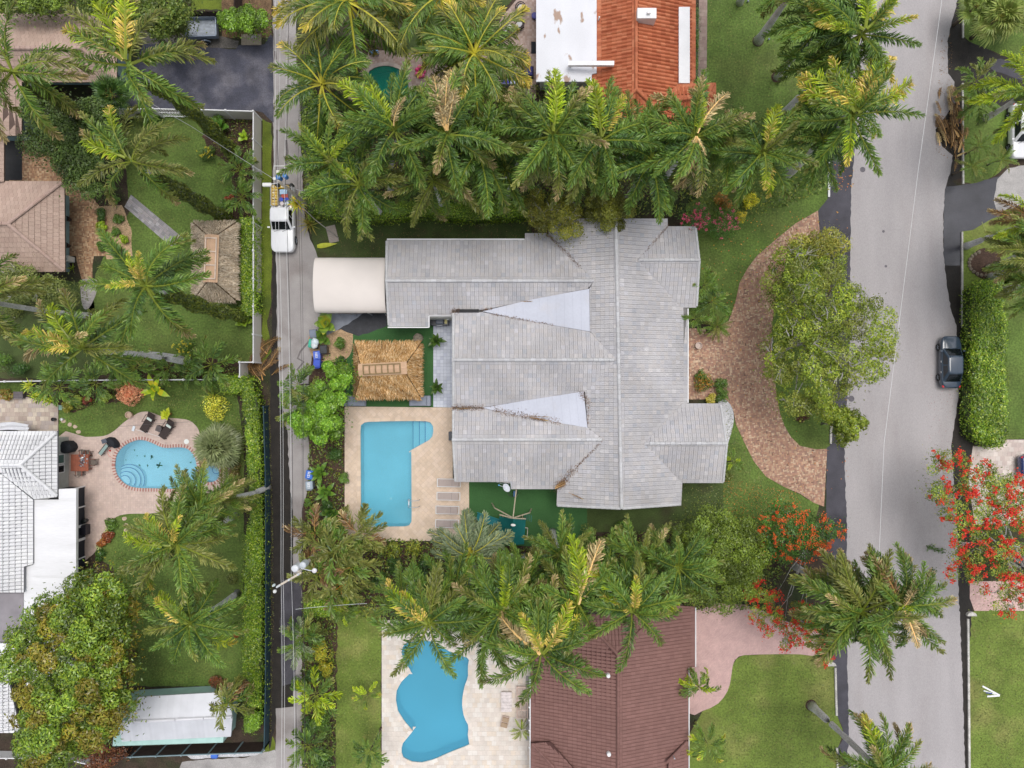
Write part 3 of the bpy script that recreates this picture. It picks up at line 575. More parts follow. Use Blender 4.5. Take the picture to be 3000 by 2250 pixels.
# ================================================================== houses
def PZ(t): return P(t[0], t[1], t[2])
RIB = [(0, 0), (.06, .5), (.42, .62), (.48, .08), (.54, .5), (.92, .62), (1, 0)]
BAR = [(0, 0), (.12, .9), (.32, 1.7), (.52, .9), (.66, 0), (1, -.1)]
class House:
    def __init__(s, name, label, cat, anchor, seed=1, limit=300, tmat=None, piece="roof_tile"):
        s.root = empty(name, P(*anchor), label=label, cat=cat); s.L = Layer(s.root, piece, tmat or rooft, limit, seed); s.deck = MB(); s.o = s.root.location.copy(); s.nr = 0; s.rg = random.Random(seed)
    def slope(s, pts, tw=.33, tl=.37, pal=((.5, .5, .5),), thick=.035, rib=None, jit=.06, tiles=True, lift=.05, colfn=None, wedge=.75, gap=.012):
        pv = [PZ(p) for p in pts]; n = len(pv)
        s.deck.add([v - s.o - Vector((0, 0, lift)) for v in pv] + [v - s.o - Vector((0, 0, lift + .12)) for v in pv], [])
        b = len(s.deck.v) - 2 * n
        tr = tessellate_polygon([[Vector((v.x, v.y, 0)) for v in pv]])
        for a, c, d in tr:
            if ((pv[c] - pv[a]).cross(pv[d] - pv[a])).z < 0: c, d = d, c
            s.deck.f.append((b + a, b + c, b + d)); s.deck.c.append((1, 1, 1)); s.deck.f.append((b + n + d, b + n + c, b + n + a)); s.deck.c.append((1, 1, 1))
        for i in range(n): s.deck.f.append((b + i, b + n + i, b + n + (i + 1) % n, b + (i + 1) % n)); s.deck.c.append((1, 1, 1))
        if tiles:
            pv2 = [v - Vector((0, 0, lift * .6)) for v in pv]
            s.L.lay(pv2, tw, tl, gap, thick, pal, jit, wedge, rib, None, .5 if not rib else 0, (), None, colfn)
    def ridge(s, a, b, wd=.30, pal=((.62, .61, .64),), step=.42, hh=.10, mat=None):
        a, b = PZ(a), PZ(b); n = max(1, round((b - a).length / step)); t = (b - a).normalized(); u = Vector((0, 0, 1)).cross(t).normalized()
        for i in range(n):
            p = a + (b - a) * (i / n) - s.o; q = a + (b - a) * ((i + .97) / n) - s.o; k = pick(s.rg, pal, .05); V = []
            for e, sc, up in ((p, 1.0, .02), (q, .88, 0)):
                for f, h in ((-1, -.03), (-.6, .75), (0, 1), (.6, .75), (1, -.03)): V.append(e + u * f * wd / 2 * sc + Vector((0, 0, h * hh + up)))
            F = [(k2, k2 + 5, k2 + 6, k2 + 1) for k2 in range(4)] + [(4, 3, 2, 1, 0), (5, 6, 7, 8, 9)]
            c = sum(V, Vector()) / 10; F = [tuple(reversed(f)) for f in F]
            ob("ridge_tile", mesh("ridge_tile", [v - c for v in V], F, mat or rooft, [k] * len(F)), s.root, loc=c)
    def walls(s, pts, top, mat=None, base=0.):
        pv = [P(x, y, top) for x, y in pts]; MB().prism([(v.x - s.o.x, v.y - s.o.y) for v in pv], base, top).obj("wall", mat or stucco, s.root)
    def flat(s, pts, z, mat, th=.25, name="flat_roof"):
        pv = [P(x, y, z) for x, y in pts]; MB().prism([(v.x - s.o.x, v.y - s.o.y) for v in pv], z - th, z).obj(name, mat, s.root)
    def fin(s, deckmat=None): s.deck.obj("roof_deck", deckmat or tile_in, s.root); s.L.done()
def gcol(p, i, rg):
    k = .90 + .05 * math.sin(p.x * 1.1 + 2 * math.sin(p.y * .7)) + rg.uniform(-.035, .035)
    c = rg.choice(((.50, .485, .50), (.515, .50, .51), (.49, .48, .505), (.52, .495, .495)))
    if rg.random() < .07: k *= 1.13
    if rg.random() < .035: c = (.44, .445, .48)
    if p.y > 10.5 or (p.x < -1 and p.y > 8): k *= .95
    return tuple(x * k for x in c)
h = House("grey_tile_house", "large central house with a rambling light grey tiled roof and two pale cricket triangles", "house", (1806, 1060), 3)
kw = dict(tw=.345, tl=.37, rib=RIB, thick=.03, colfn=gcol)
G = [
 [(1131, 822, 4.34), (1133, 703, 3.15), (1538, 703, 3.15), (1538, 683, 2.95), (1601, 683, 2.95), (1741, 822, 4.34)],
 [(1131, 822, 4.34), (1138, 956, 3.0), (1255, 956, 3.0), (1255, 924, 3.32), (1325, 924, 3.32), (1325, 909, 3.47), (1414, 908, 3.48), (1723, 845, 4.11), (1741, 822, 4.34)],
 [(1326, 1054, 5), (1326, 916, 3.6), (1414, 915, 3.6), (1728, 971, 4.18), (1807, 1054, 5)],
 [(1326, 1054, 5), (1807, 1054, 5), (1714, 1148, 4.05), (1414, 1193, 3.6), (1326, 1193, 3.6)],
 [(1326, 1288, 4.56), (1326, 1197, 3.65), (1414, 1197, 3.65), (1721, 1252, 4.2), (1766, 1288, 4.56)],
 [(1326, 1288, 4.56), (1766, 1288, 4.56), (1629, 1433, 3.1), (1497, 1433, 3.1), (1495, 1412, 3.3), (1332, 1412, 3.3)],
 [(1804, 640, 5), (1606, 640, 3.0), (1606, 688, 3.0), (1741, 822, 4.34), (1727, 845, 4.2), (1729, 971, 4.22), (1807, 1054, 5)],
 [(1807, 1054, 5), (1714, 1148, 4.05), (1722, 1252, 4.13), (1766, 1288, 4.56), (1633, 1430, 3.15), (1631, 1482, 3.1), (1821, 1491, 5)],
 [(1804, 640, 5), (1821, 1491, 5), (1996, 1480, 3.2), (1998, 1415, 3.1), (1886, 1299, 4.2), (1998, 1182, 3.1), (2014, 1182, 2.93), (2014, 901, 2.93), (1995, 900, 3.1), (1868, 761, 4.38), (1957, 663, 3.46), (1957, 640, 3.46)],
 [(1868, 761, 4.38), (1957, 663, 3.42), (2038, 663, 3.42), (2049, 761, 4.38)],
 [(1868, 761, 4.38), (2049, 761, 4.38), (2041, 901, 2.99), (1995, 901, 2.99)],
 [(1886, 1299, 4.2), (1999, 1182, 3.03), (2113, 1182, 3.03), (2129, 1299, 4.2)],
 [(1886, 1299, 4.2), (2129, 1299, 4.2), (2120, 1415, 3.04), (1999, 1415, 3.04)]]
for g in G: h.slope(g, **kw)
rp = ((.53, .53, .54), (.57, .57, .59), (.50, .495, .51))
for a, b in (((1804, 640, 5.02), (1821, 1491, 5.02)), ((1129, 822, 4.36), (1741, 822, 4.36)), ((1324, 1054, 5.02), (1800, 1054, 5.02)), ((1324, 1288, 4.58), (1764, 1288, 4.58)), ((1870, 761, 4.4), (2052, 761, 4.4)), ((1888, 1299, 4.22), (2131, 1299, 4.22))): h.ridge(a, b, pal=rp)
for a, b in (((1328, 918, 3.62), (1328, 1050, 4.98)), ((1328, 1058, 4.98), (1328, 1190, 3.63)), ((1328, 1199, 3.66), (1328, 1284, 4.54)), ((1328, 1292, 4.52), (1334, 1410, 3.34)), ((1133, 706, 3.2), (1132, 818, 4.3)), ((1132, 826, 4.3), (1139, 954, 3.04)), ((2038, 668, 3.5), (2048, 757, 4.34)), ((2049, 765, 4.34), (2041, 898, 3.04)), ((2112, 1186, 3.1), (2128, 1295, 4.16)), ((2129, 1303, 4.16), (2119, 1412, 3.1)), ((1338 + 657, 1478, 3.24), (1823, 1490, 4.98)), ((1633, 1481, 3.14), (1819, 1490, 4.98))):
    h.ridge(a, b, wd=.22, pal=((.52, .52, .53), (.55, .55, .56)), hh=.06)
memb = M("roof_membrane", (.54, .56, .64), .75, .07, .35, .03, 6., blot=(.56, .555, .60), bsc=.5, bth=(.55, .75))
for tri in ([(1412, 912, 3.56), (1560, 942, 3.9), (1728, 971, 4.23), (1726, 846, 4.2), (1560, 877, 3.88)], [(1412, 1195, 3.66), (1560, 1225, 3.95), (1721, 1253, 4.2), (1710, 1147, 4.15), (1560, 1170, 3.92)]):
    pv = [PZ(p) + Vector((0, 0, .03)) for p in tri]; k = MB(); N_ = 7
    tip = pv[0]; n_ = len(pv)
    k.add([v - h.o for v in pv] + [v - h.o - Vector((0, 0, .4)) for v in pv], [(0, 1, 2, 3, 4)] + [(i, i + n_, (i + 1) % n_ + n_, (i + 1) % n_) for i in range(n_)]); k.obj("roof_cricket", memb, h.root)
    for q in range(2, 13):   # lap seams of the membrane
        f = q / 13; a = tip + (pv[2] - tip) * f; b = tip + (pv[3] - tip) * f; mb = MB(); mb.bar(a - h.o + Vector((0, 0, .012)), b - h.o + Vector((0, 0, .012)), .02, .012, (.82, .82, .84)); mb.obj("membrane_seam", memb, h.root)
lm_ = []
for a, b, wd_, nn_ in (((1601, 684, 3.0), (1700, 782, 3.97), .10, 260), ((1326, 1195, 3.72), (1416, 1195, 3.74), .13, 380), ((1445, 1201, 3.76), (1640, 1238, 4.1), .16, 520), ((1629, 1430, 3.22), (1690, 1368, 3.8), .22, 420), ((1690, 1368, 3.8), (1764, 1292, 4.6), .05, 120), ((1957, 663, 3.52), (1890, 737, 4.2), .06, 120), ((1322, 911, 3.66), (1345, 911, 3.66), .12, 90), ((1440, 920, 3.7), (1620, 952, 4.02), .06, 160), ((1700, 1146, 4.2), (1722, 1180, 4.22), .14, 110), ((1722, 1240, 4.25), (1725, 1180, 4.22), .05, 50), ((1412, 908, 3.6), (1440, 905, 3.7), .07, 60)):
    r2_ = np.random.default_rng(nn_); A_, B_ = np.array(PZ(a)), np.array(PZ(b)); f_ = r2_.random(nn_) ** 1.1; lm_.append(A_ + (B_ - A_) * f_[:, None] + r2_.normal(0, 1, (nn_, 3)) * np.array([wd_, wd_, .012]) + np.array([0, 0, .05]))
LITTER = np.concatenate(lm_)
h.walls([(1150, 722), (1600, 722), (1622, 662), (1935, 662), (1960, 690), (2026, 690), (2026, 884), (1998, 884), (1998, 1198), (2100, 1198), (2106, 1400), (1982, 1400), (1982, 1466), (1650, 1466), (1650, 1418), (1510, 1418), (1345, 1398), (1345, 930), (1241, 930), (1241, 940), (1152, 940)], 2.9)
mb = MB(); mb.bar(P(1336, 911, 3.62) - h.o, P(1403, 911, 3.62) - h.o, .26, .1, (1, 1, 1)); mb.obj("valley_gutter", dark, h.root)
for a, b in (((1136, 959, 2.98), (1257, 959, 2.98)), ((1257, 959, 2.98), (1257, 925, 3.2)), ((1257, 925, 3.2), (1325, 925, 3.2)), ((2015.5, 904, 2.86), (2015.5, 1180, 2.86)), ((1134, 701, 3.1), (1537, 701, 3.1))):
    MB().bar(PZ(a) - h.o, PZ(b) - h.o, .09, .12).obj("gutter", wht, h.root)
h.fin()
# ---- orange tiled house and its white flat roof
h = House("orange_tile_house", "house with an orange barrel tiled roof joined to a rust stained white flat roof", "house", (1864, 150), 5)
op = ((.50, .155, .070), (.53, .17, .082), (.46, .135, .060), (.56, .20, .10), (.42, .115, .05))
kw = dict(tw=.31, tl=.42, rib=BAR, thick=.055, pal=op, jit=.04, wedge=.6)
for g in ([(1864, -60, 4.4), (1748, -60, 3.15), (1748, 217, 3.15), (1735, 217, 3.0), (1735, 385, 3.0), (1864, 262, 4.4)],
          [(1864, 262, 4.4), (1735, 385, 3.0), (1990, 385, 3.0)],
          [(1864, -60, 4.4), (1864, 262, 4.4), (1990, 385, 3.0), (1985, 262, 3.1), (2038, 240, 2.6), (2038, -60, 2.6)],
          [(1925, 300, 3.9), (2072, 282, 3.9), (2097, 244, 3.3), (1990, 244, 3.3)], [(1925, 300, 3.9), (2072, 282, 3.9), (2097, 316, 3.3), (1985, 345, 3.2)], [(2072, 282, 3.9), (2097, 244, 3.3), (2097, 316, 3.3)]): h.slope(g, **kw)
h.ridge((1864, -60, 4.45), (1864, 262, 4.45), wd=.3, pal=op, hh=.13); h.ridge((1864, 262, 4.45), (1737, 384, 3.05), wd=.28, pal=op, hh=.12); h.ridge((1864, 262, 4.45), (1988, 384, 3.05), wd=.28, pal=op, hh=.12); h.ridge((1928, 300, 3.95), (2072, 282, 3.95), wd=.28, pal=op, hh=.12)
rust = M("stained_white_roof", (.72, .73, .78), .6, .05, .5, .03, 12., blot=(.40, .28, .22), bsc=.9, bth=(.63, .68), aniso=(1.3, .6, 1))
h.flat([(1571, -60), (1748, -60), (1748, 214), (1734, 217), (1733, 239), (1571, 239)], 3.25, rust)
h.flat([(1989, 20), (2021, 20), (2021, 243), (1989, 243)], 3.42, white_roof, .5, "roof_deck_strip")
h.walls([(1585, -60), (2020, -60), (2020, 230), (2080, 255), (2080, 305), (1980, 365), (1750, 365), (1740, 225), (1585, 225)], 2.55)
MB().box(P(1894, 42, 4.8) - h.o - Vector((0, 0, .45)), (1.55, .85, 1.3)).obj("chimney", wht, h.root, bevel=.03); MB().box(P(1900, 38, 5.1) - h.o + Vector((0, 0, .05)), (.25, .2, .2)).obj("chimney_cap", wht, h.root)
MB().bar(P(1665, 187, 4.0) - h.o, P(1799, 187, 4.3) - h.o, .36, .3).obj("parapet_beam", white_roof, h.root)
for x in (1672, 1790): MB().bar(P(x, 187, 3.95) - h.o, P(x, 187, 3.2) - h.o, .2, .2).obj("beam_post", white_roof, h.root)
for x, y in ((1755, 53), (1812, 298)): MB().lathe(P(x, y, 3.6) - h.o - Vector((0, 0, .3)), [(.06, 0), (.06, .5)], 8).obj("vent_pipe", wht, h.root)
h.fin(M("terracotta_base", (.22, .06, .03), .9))
# ---- brown tiled house
h = House("brown_tile_house", "house with a maroon-brown tiled roof next to the wave shaped pool", "house", (1811, 2100), 7)
bp = ((.225, .116, .100), (.236, .123, .107), (.214, .109, .094))
kw = dict(tw=.29, tl=.40, rib=[(0, -.15), (.12, .4), (.5, .7), (.85, .4), (1, -.15)], thick=.04, pal=bp, jit=.02, wedge=.8, gap=.02)
for g in ([(1811, 1918, 5), (1811, 2330, 5), (1555, 2330, 2.6), (1555, 1890, 2.6), (1640, 1800, 3.3), (1700, 1800, 3.85)],
          [(1811, 1918, 5), (1700, 1800, 3.85), (1922, 1800, 3.85)],
          [(1811, 1918, 5), (1922, 1800, 3.85), (1960, 1772, 3.45), (2036, 1778, 2.75), (2036, 1955, 2.75), (2017, 1955, 2.92), (2016, 2330, 2.92), (1811, 2330, 5)]): h.slope(g, **kw)
h.slope([(1556, 2177, 2.9), (1612, 2175, 3.5), (1740, 2320, 4.75), (1690, 2320, 4.6)], **kw); h.slope([(1556, 2180, 2.9), (1690, 2320, 4.6), (1556, 2320, 2.9)], **kw)
h.slope([(2016, 2170, 3.1), (1960, 2230, 3.9), (1950, 2320, 4.0), (2016, 2320, 3.15)], **kw)
h.ridge((1811, 1918, 5.03), (1811, 2330, 5.03), pal=bp, wd=.28); h.ridge((1811, 1918, 5.03), (1702, 1802, 3.9), pal=bp, wd=.28); h.ridge((1811, 1918, 5.03), (1920, 1802, 3.9), pal=bp, wd=.28); h.ridge((1558, 2179, 2.96), (1690, 2320, 4.66), pal=bp, wd=.26); h.ridge((2014, 2172, 3.16), (1952, 2235, 4.0), pal=bp, wd=.24)
h.walls([(1575, 1900), (1660, 1815), (2018, 1795), (2018, 1940), (2000, 1970), (2000, 2330), (1575, 2330)], 2.55, M("beige_stucco", (.5, .44, .38), .9))
for x, y in ((1781, 1977), (1783, 2206)):
    z = 4.75; MB().lathe(P(x, y, z) - h.o, [(.17, -.2), (.17, .22), (.15, .24), (.15, .3)], 14).obj("roof_vent", wht, h.root, smooth=False)
MB().lathe(P(1974, 2217, 3.9) - h.o, [(.05, -.2), (.05, .3)], 8).obj("vent_pipe", metalg, h.root)
MB().bar(P(1553, 1985, 2.62) - h.o, P(1553, 2330, 2.62) - h.o, .09, .1).obj("gutter", wht, h.root); MB().bar(P(2038, 1780, 2.7) - h.o, P(2038, 1953, 2.7) - h.o, .08, .1).obj("gutter", wht, h.root); MB().bar(P(2018.5, 1957, 2.85) - h.o, P(2018.5, 2330, 2.85) - h.o, .08, .1).obj("gutter", wht, h.root)
for y in (2043, 2072, 2110, 2140, 2190): MB().box(P(1551, y, 2.7) - h.o, (.14, .1, .1)).obj("gutter_bracket", wht, h.root)
h.fin(M("brown_base", (.09, .04, .035), .9))
# ---- tan tiled house
h = House("tan_tile_house", "house with tan tiled hip roofs around a small brick courtyard", "house", (22, 655), 9)
tp = ((.44, .32, .26), (.46, .335, .275), (.42, .30, .245))
kw = dict(tw=.34, tl=.42, thick=.045, pal=tp, jit=.04, wedge=.85)
for g in ([(22, 655, 4.9), (-120, 655, 4.9), (-120, 531, 3.05), (180, 531, 3.05)], [(22, 655, 4.9), (180, 531, 3.05), (188, 540, 3.0), (190, 796, 3.0)], [(22, 655, 4.9), (190, 796, 3.0), (-120, 796, 3.0), (-120, 655, 4.9)],
          [(-120, 140, 4.9), (240, 140, 4.9), (341, 40, 3.2), (-120, 40, 3.2)], [(240, 140, 4.9), (341, 40, 3.2), (341, 240, 3.2)], [(-120, 140, 4.9), (-120, 240, 3.2), (341, 240, 3.2), (240, 140, 4.9)],
          [(-40, 225, 4.6), (63, 241, 3.2), (63, 397, 3.2), (-40, 397, 4.4)], [(-70, 397, 4.2), (11, 397, 3.2), (11, 532, 3.2), (-70, 532, 4.2)]): h.slope(g, **kw)
for a, b in (((22, 655, 4.95), (-120, 655, 4.95)), ((22, 655, 4.95), (182, 533, 3.1)), ((22, 655, 4.95), (188, 794, 3.05)), ((240, 140, 4.95), (-120, 140, 4.95)), ((240, 140, 4.95), (339, 42, 3.25)), ((240, 140, 4.95), (339, 238, 3.25))): h.ridge(a, b, pal=((.46, .33, .28), (.43, .30, .25)), wd=.32)
h.walls([(-120, 548), (138, 548), (138, 780), (-120, 780)], 2.9, M("teal_stucco", (.25, .36, .38), .9)); h.walls([(-120, 55), (325, 55), (325, 202), (40, 202), (40, 375), (-120, 375)], 3.0, MATS["teal_stucco"])
h.fin(M("tan_base", (.13, .09, .075), .9))
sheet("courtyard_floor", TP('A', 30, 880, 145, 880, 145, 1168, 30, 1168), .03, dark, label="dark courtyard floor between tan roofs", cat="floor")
# ---- white tiled house
h = House("white_tile_house", "house with white barrel tiles, a white flat roof and a dark screened wall", "house", (58, 1362), 11)
wp = ((.74, .74, .76), (.77, .77, .78), (.70, .70, .72))
kw = dict(tw=.30, tl=.42, rib=[(0, -.4), (.15, .7), (.4, 1.3), (.65, .7), (.78, -.5), (1, -.7)], thick=.05, pal=wp, jit=.03, wedge=.7, gap=.032)
h.slope([(58, 1362, 4.3), (-110, 1362, 4.3), (-110, 1263, 3.0), (168, 1263, 3.0)], **kw)
h.slope([(58, 1362, 4.3), (168, 1263, 3.0), (168, 1455, 3.0)], **kw)
h.slope([(58, 1362, 4.3), (168, 1455, 3.05), (100, 1462, 3.05), (0, 1386, 4.05), (-110, 1386, 4.05), (-110, 1362, 4.3)], **kw)
h.slope([(-110, 1388, 4.9), (2, 1388, 3.93), (97, 1465, 3.1), (97, 1652, 3.1), (69, 1660, 3.34), (69, 1736, 3.34), (-110, 1736, 4.9)], **kw)
h.deck.obj('roof_deck', M('white_base', (.2, .2, .22), .9), h.root); h.deck = MB()
h.slope([(-110, 1975, 4.2), (20, 1975, 3.5), (60, 2147, 3.2), (-110, 2147, 4.2)], **kw)
for a, b in (((58, 1362, 4.36), (-110, 1362, 4.36)), ((58, 1362, 4.36), (166, 1265, 3.08)), ((58, 1362, 4.36), (167, 1453, 3.08))): h.ridge(a, b, pal=((.76, .76, .78),), wd=.30, hh=.12)
h.flat([(99, 1464), (172, 1464), (172, 1433), (223, 1431), (222, 2010), (70, 2010), (70, 1662), (98, 1655)], 2.95, M("white_roof_worn", (.76, .76, .78), .55, .05, .6, .03, 10., blot=(.60, .60, .60), bsc=.5, bth=(.60, .72), aniso=(.25, 1.6, 1)))
h.flat([(-110, 1738), (69, 1738), (69, 1880), (-110, 1880)], 2.9, M("mauve_roof", (.27, .25, .27), .8, .15, .8))
h.flat([(-110, 1885), (72, 1885), (72, 1972), (-110, 1972)], 3.0, white_roof)
o = h.o
def gw(x): return P(x, 0).x
h2w = MB(); h2w.prism([(gw(-110) - o.x, P(0, 1290).y - o.y), (gw(-110) - o.x, P(0, 1700).y - o.y), (gw(202) - o.x, P(0, 1700).y - o.y), (gw(202) - o.x, P(0, 1279).y - o.y), (gw(-60) - o.x, P(0, 1279).y - o.y)], 0, 2.65); h2w.obj("wall", M("grey_green_stucco", (.50, .52, .49), .9), h.root)
xw = gw(202) - o.x
for y0, y1, nm, mt in ((1329, 1352, "window", M("green_glass", (.10, .18, .16), .15)), (1360, 1378, "window", glassd)):
    ya, yb = P(0, y0).y - o.y, P(0, y1).y - o.y; f = MB(); f.box((xw + .03, (ya + yb) / 2, 1.45), (.08, abs(ya - yb) + .16, 1.5)); w_ = f.obj(nm, wht, h.root); MB().box((xw + .075, (ya + yb) / 2, 1.45), (.02, abs(ya - yb), 1.3)).obj("pane", mt, w_)
xs = gw(249) - o.x; ys = [P(0, y).y - o.y for y in (1424, 1482, 1537, 1576, 1630, 1690)]
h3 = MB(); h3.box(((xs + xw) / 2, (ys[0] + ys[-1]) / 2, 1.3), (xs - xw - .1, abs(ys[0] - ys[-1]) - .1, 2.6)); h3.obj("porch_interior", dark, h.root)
for i in range(5):
    door = i == 2; pn = MB(); pn.box((xs - .02, (ys[i] + ys[i + 1]) / 2, 1.3), (.03, abs(ys[i] - ys[i + 1]) - .1, 2.5)); pn.obj("screen_door" if door else "screen_panel", M("insect_screen", (.10, .10, .13) if door else (.02, .025, .035), .6), h.root)
    for hgt in (1.0,): MB().bar((xs + .02, ys[i], hgt), (xs + .02, ys[i + 1], hgt), .06, .05).obj("rail", wht, h.root)
for i, y in enumerate(ys): MB().bar((xs + .01, y, 0), (xs + .01, y, 2.65), .12, .22 if i in (2, 3) else .1).obj("mullion", wht, h.root)
MB().bar((xs - 1.5, ys[0], 2.62), (xs, ys[0], 2.62), .1, .1).obj("rail", wht, h.root)
h.fin(MATS["white_base"])
# ---- metal roofed shed
h = House("metal_roof_shed", "mint walled shed with a ribbed white metal roof beside the tall hedge", "shed", (520, 2105), 13, piece="metal_panel", tmat=M("white_metal_sheet", (1, 1, 1), .4, .05, 1., metal=.2))
mp_ = ((.66, .67, .71), (.68, .69, .73)); rb2 = [(0, 0), (.08, 1.2), (.16, 0), (1, 0)]
h.slope([(371, 2115, 3.35), (680, 2100, 3.35), (672, 2027, 2.95), (405, 2042, 2.95)], tw=.55, tl=4., rib=rb2, thick=.03, pal=mp_, wedge=0, jit=.02, gap=.002)
h.slope([(348, 2118, 3.36), (681, 2101, 3.36), (676, 2158, 2.9), (357, 2172, 2.9)], tw=.20, tl=4., rib=[(0, 0), (.25, .8), (.5, 0), (1, 0)], thick=.03, pal=mp_, wedge=0, jit=.02, gap=.001)
h.ridge((350, 2117, 3.4), (681, 2101, 3.4), wd=.3, pal=((.7, .7, .74),), step=2.4, mat=MATS["white_metal_sheet"])
pv = [P(*p) for p in ((395, 2022), (640, 2008), (700, 2012), (690, 2130), (380, 2140))]; MB().prism([(v.x - h.o.x, v.y - h.o.y) for v in pv], 0, 2.6).obj("wall", stuccom, h.root)
h.fin(metalg)
# ================================================================== carport canopy
root = empty("carport", P(1030, 835), label="cream barrel-vaulted fabric carport joined to the grey house", cat="carport"); o = root.location
N_ = 14; mb = MB(); V = []
ya, yb = P(0, 755, 2.3).y, P(0, 917, 2.3).y; xa, xb = P(926, 0, 2.3).x, P(1131, 0, 2.6).x; yc = (ya + yb) / 2; hw = (ya - yb) / 2
for i in range(11):
    x = xa + (xb - xa) * i / 10
    for j in range(N_ + 1):
        a = math.pi * j / N_; V.append((x - o.x, yc + hw * math.cos(a) - o.y, 2.3 + .95 * math.sin(a) ** .9 + .012 * math.cos(2 * math.pi * i / 2)))
mb.add(V, [(i * (N_ + 1) + j, i * (N_ + 1) + j + 1, (i + 1) * (N_ + 1) + j + 1, (i + 1) * (N_ + 1) + j) for i in range(10) for j in range(N_)]); mb.obj("canopy", M("cream_canvas", (.74, .68, .64), .8, .03, .6), root, smooth=True)
for x in np.linspace(xa + .05, xb - .3, 5):
    pts = [(x - o.x, yc + (hw - .03) * math.cos(a) - o.y, 2.25 + .93 * math.sin(a)) for a in np.linspace(0, math.pi, 12)]; tubeobj("hoop", pts, .03, metalg, parent=root)
    for y in (ya - .06, yb + .06): MB().bar((x - o.x, y - o.y, 0), (x - o.x, y - o.y, 2.3), .07).obj("post", metalg, root)
# ================================================================== thatched huts
STR = ((.50, .29, .11), (.58, .36, .16), (.66, .45, .23), (.44, .24, .08), (.74, .55, .32), (.38, .19, .06))
STG = ((.54, .44, .31), (.62, .51, .38), (.48, .38, .27), (.70, .60, .46), (.42, .32, .22))
def hut(name, label, e, r, ze, zr, pal, n, ladder, seed, capcol):
    x0, y0, x1, y1 = e; root = empty(name, P((x0 + x1) / 2, (y0 + y1) / 2, 0), label=label, cat="hut"); o = root.location
    E = [P(x0, y0, ze), P(x1, y0, ze), P(x1, y1, ze), P(x0, y1, ze)]; ra, rb_ = [P(a, b, zr) for a, b in r]
    if abs(ra.x - rb_.x) > abs(ra.y - rb_.y): S = [(E[0], E[1], rb_, ra), (E[1], E[2], rb_), (E[2], E[3], ra, rb_), (E[3], E[0], ra)]
    else: S = [(E[0], E[1], ra), (E[1], E[2], rb_, ra), (E[2], E[3], rb_), (E[3], E[0], ra, rb_)]
    mb = MB()
    for s in S: mb.add([v - o for v in s], [tuple(reversed(range(len(s))))], (.35, .35, .35))
    mb.obj("roof_deck", M("thatch_base", (.30, .19, .09), .95), root)
    rg = np.random.default_rng(seed); V = []; F = []; C = []; tot = sum((np.linalg.norm(np.cross(np.array(s[1] - s[0]), np.array(s[-1] - s[0])))) for s in S)
    for s in S:
        A = [np.array(v) for v in s]; wt = np.linalg.norm(np.cross(A[1] - A[0], A[-1] - A[0])) / tot; m = int(n * wt)
        top_a, top_b = A[-1], (A[2] if len(A) == 4 else A[-1])
        v_ = rg.random(m) * 1.0; v_ = np.round(v_ * 7) / 7 + rg.normal(0, .045, m); v_ = np.clip(v_, 0.02, 1.); u_ = rg.random(m)
        if len(A) == 3: keep = rg.random(m) < (1 - v_ * .9); v_, u_ = v_[keep], u_[keep]; m = len(v_)
        u_ = np.where(rg.random(m) < .24, np.where(u_ > .5, 1 - np.abs(rg.normal(0, .035, m)), np.abs(rg.normal(0, .035, m))), u_)
        p = (A[0] * (1 - u_)[:, None] + A[1] * u_[:, None]) * (1 - v_)[:, None] + (top_a * (1 - u_)[:, None] + top_b * u_[:, None]) * v_[:, None]
        dn = ((A[0] + A[1]) / 2 - (top_a + top_b) / 2); dn /= np.linalg.norm(dn); al = (A[1] - A[0]) / np.linalg.norm(A[1] - A[0]); nm = np.cross(al, dn); nm = nm if nm[2] > 0 else -nm
        d = dn + al * rg.normal(0, .22, m)[:, None] + nm * rg.normal(.04, .10, m)[:, None]; d /= np.linalg.norm(d, axis=1)[:, None]
        ln = rg.uniform(.22, .45, m)[:, None]; wd = rg.uniform(.012, .03, m)[:, None]; up = nm * rg.uniform(.04, .13, m)[:, None]
        a = p + up; b = p + d * ln * .5 + up * 1.15; c = p + d * ln + nm * rg.uniform(-.02, .05, m)[:, None] - np.array([0, 0, .04])
        sd_ = np.cross(d, nm); V.append(np.stack([a - sd_ * wd, a + sd_ * wd, b + sd_ * wd, b - sd_ * wd, c + sd_ * wd * .3, c - sd_ * wd * .3], 1).reshape(-1, 3))
        clump = (np.sin(p[:, 0] * 3.1 + 5 * np.sin(p[:, 1] * 1.7)) + np.sin(p[:, 1] * 4.3 + p[:, 0] * 2)) * .10 + 1; row = 1 + .14 * (np.abs(v_ * 7 - np.round(v_ * 7)) * 0) 
        cc = np.array(pal)[rg.integers(0, len(pal), m)] * (clump * rg.uniform(.8, 1.2, m))[:, None]; C.append(np.repeat(cc, 2, 0))
    V = np.concatenate(V) - np.array(o); k = len(V) // 6; b = np.arange(k)[:, None] * 6
    F = np.concatenate([b + np.array([0, 1, 2, 3]), b + np.array([3, 2, 4, 5])], 1).reshape(-1, 4)
    ob("thatch", np_mesh("thatch", V, F, straw, np.concatenate(C)), root, kind='stuff')
    # flat ridge mat and the wooden ladder battens on it
    d = (rb_ - ra).normalized(); sdv = Vector((-d.y, d.x, 0)); a, b = ra - d * .35 - o, rb_ + d * .35 - o; wd = ladder[0]
    MB().add([a - sdv * wd + Vector((0, 0, -.02)), b - sdv * wd + Vector((0, 0, -.02)), b + Vector((0, 0, .16)), a + Vector((0, 0, .16)), b + sdv * wd + Vector((0, 0, -.02)), a + sdv * wd + Vector((0, 0, -.02))], [(0, 1, 2, 3), (3, 2, 4, 5)]).obj("ridge_mat", M("ridge_mat_" + name, capcol, .85, .08, 2., .1, 30.), root)
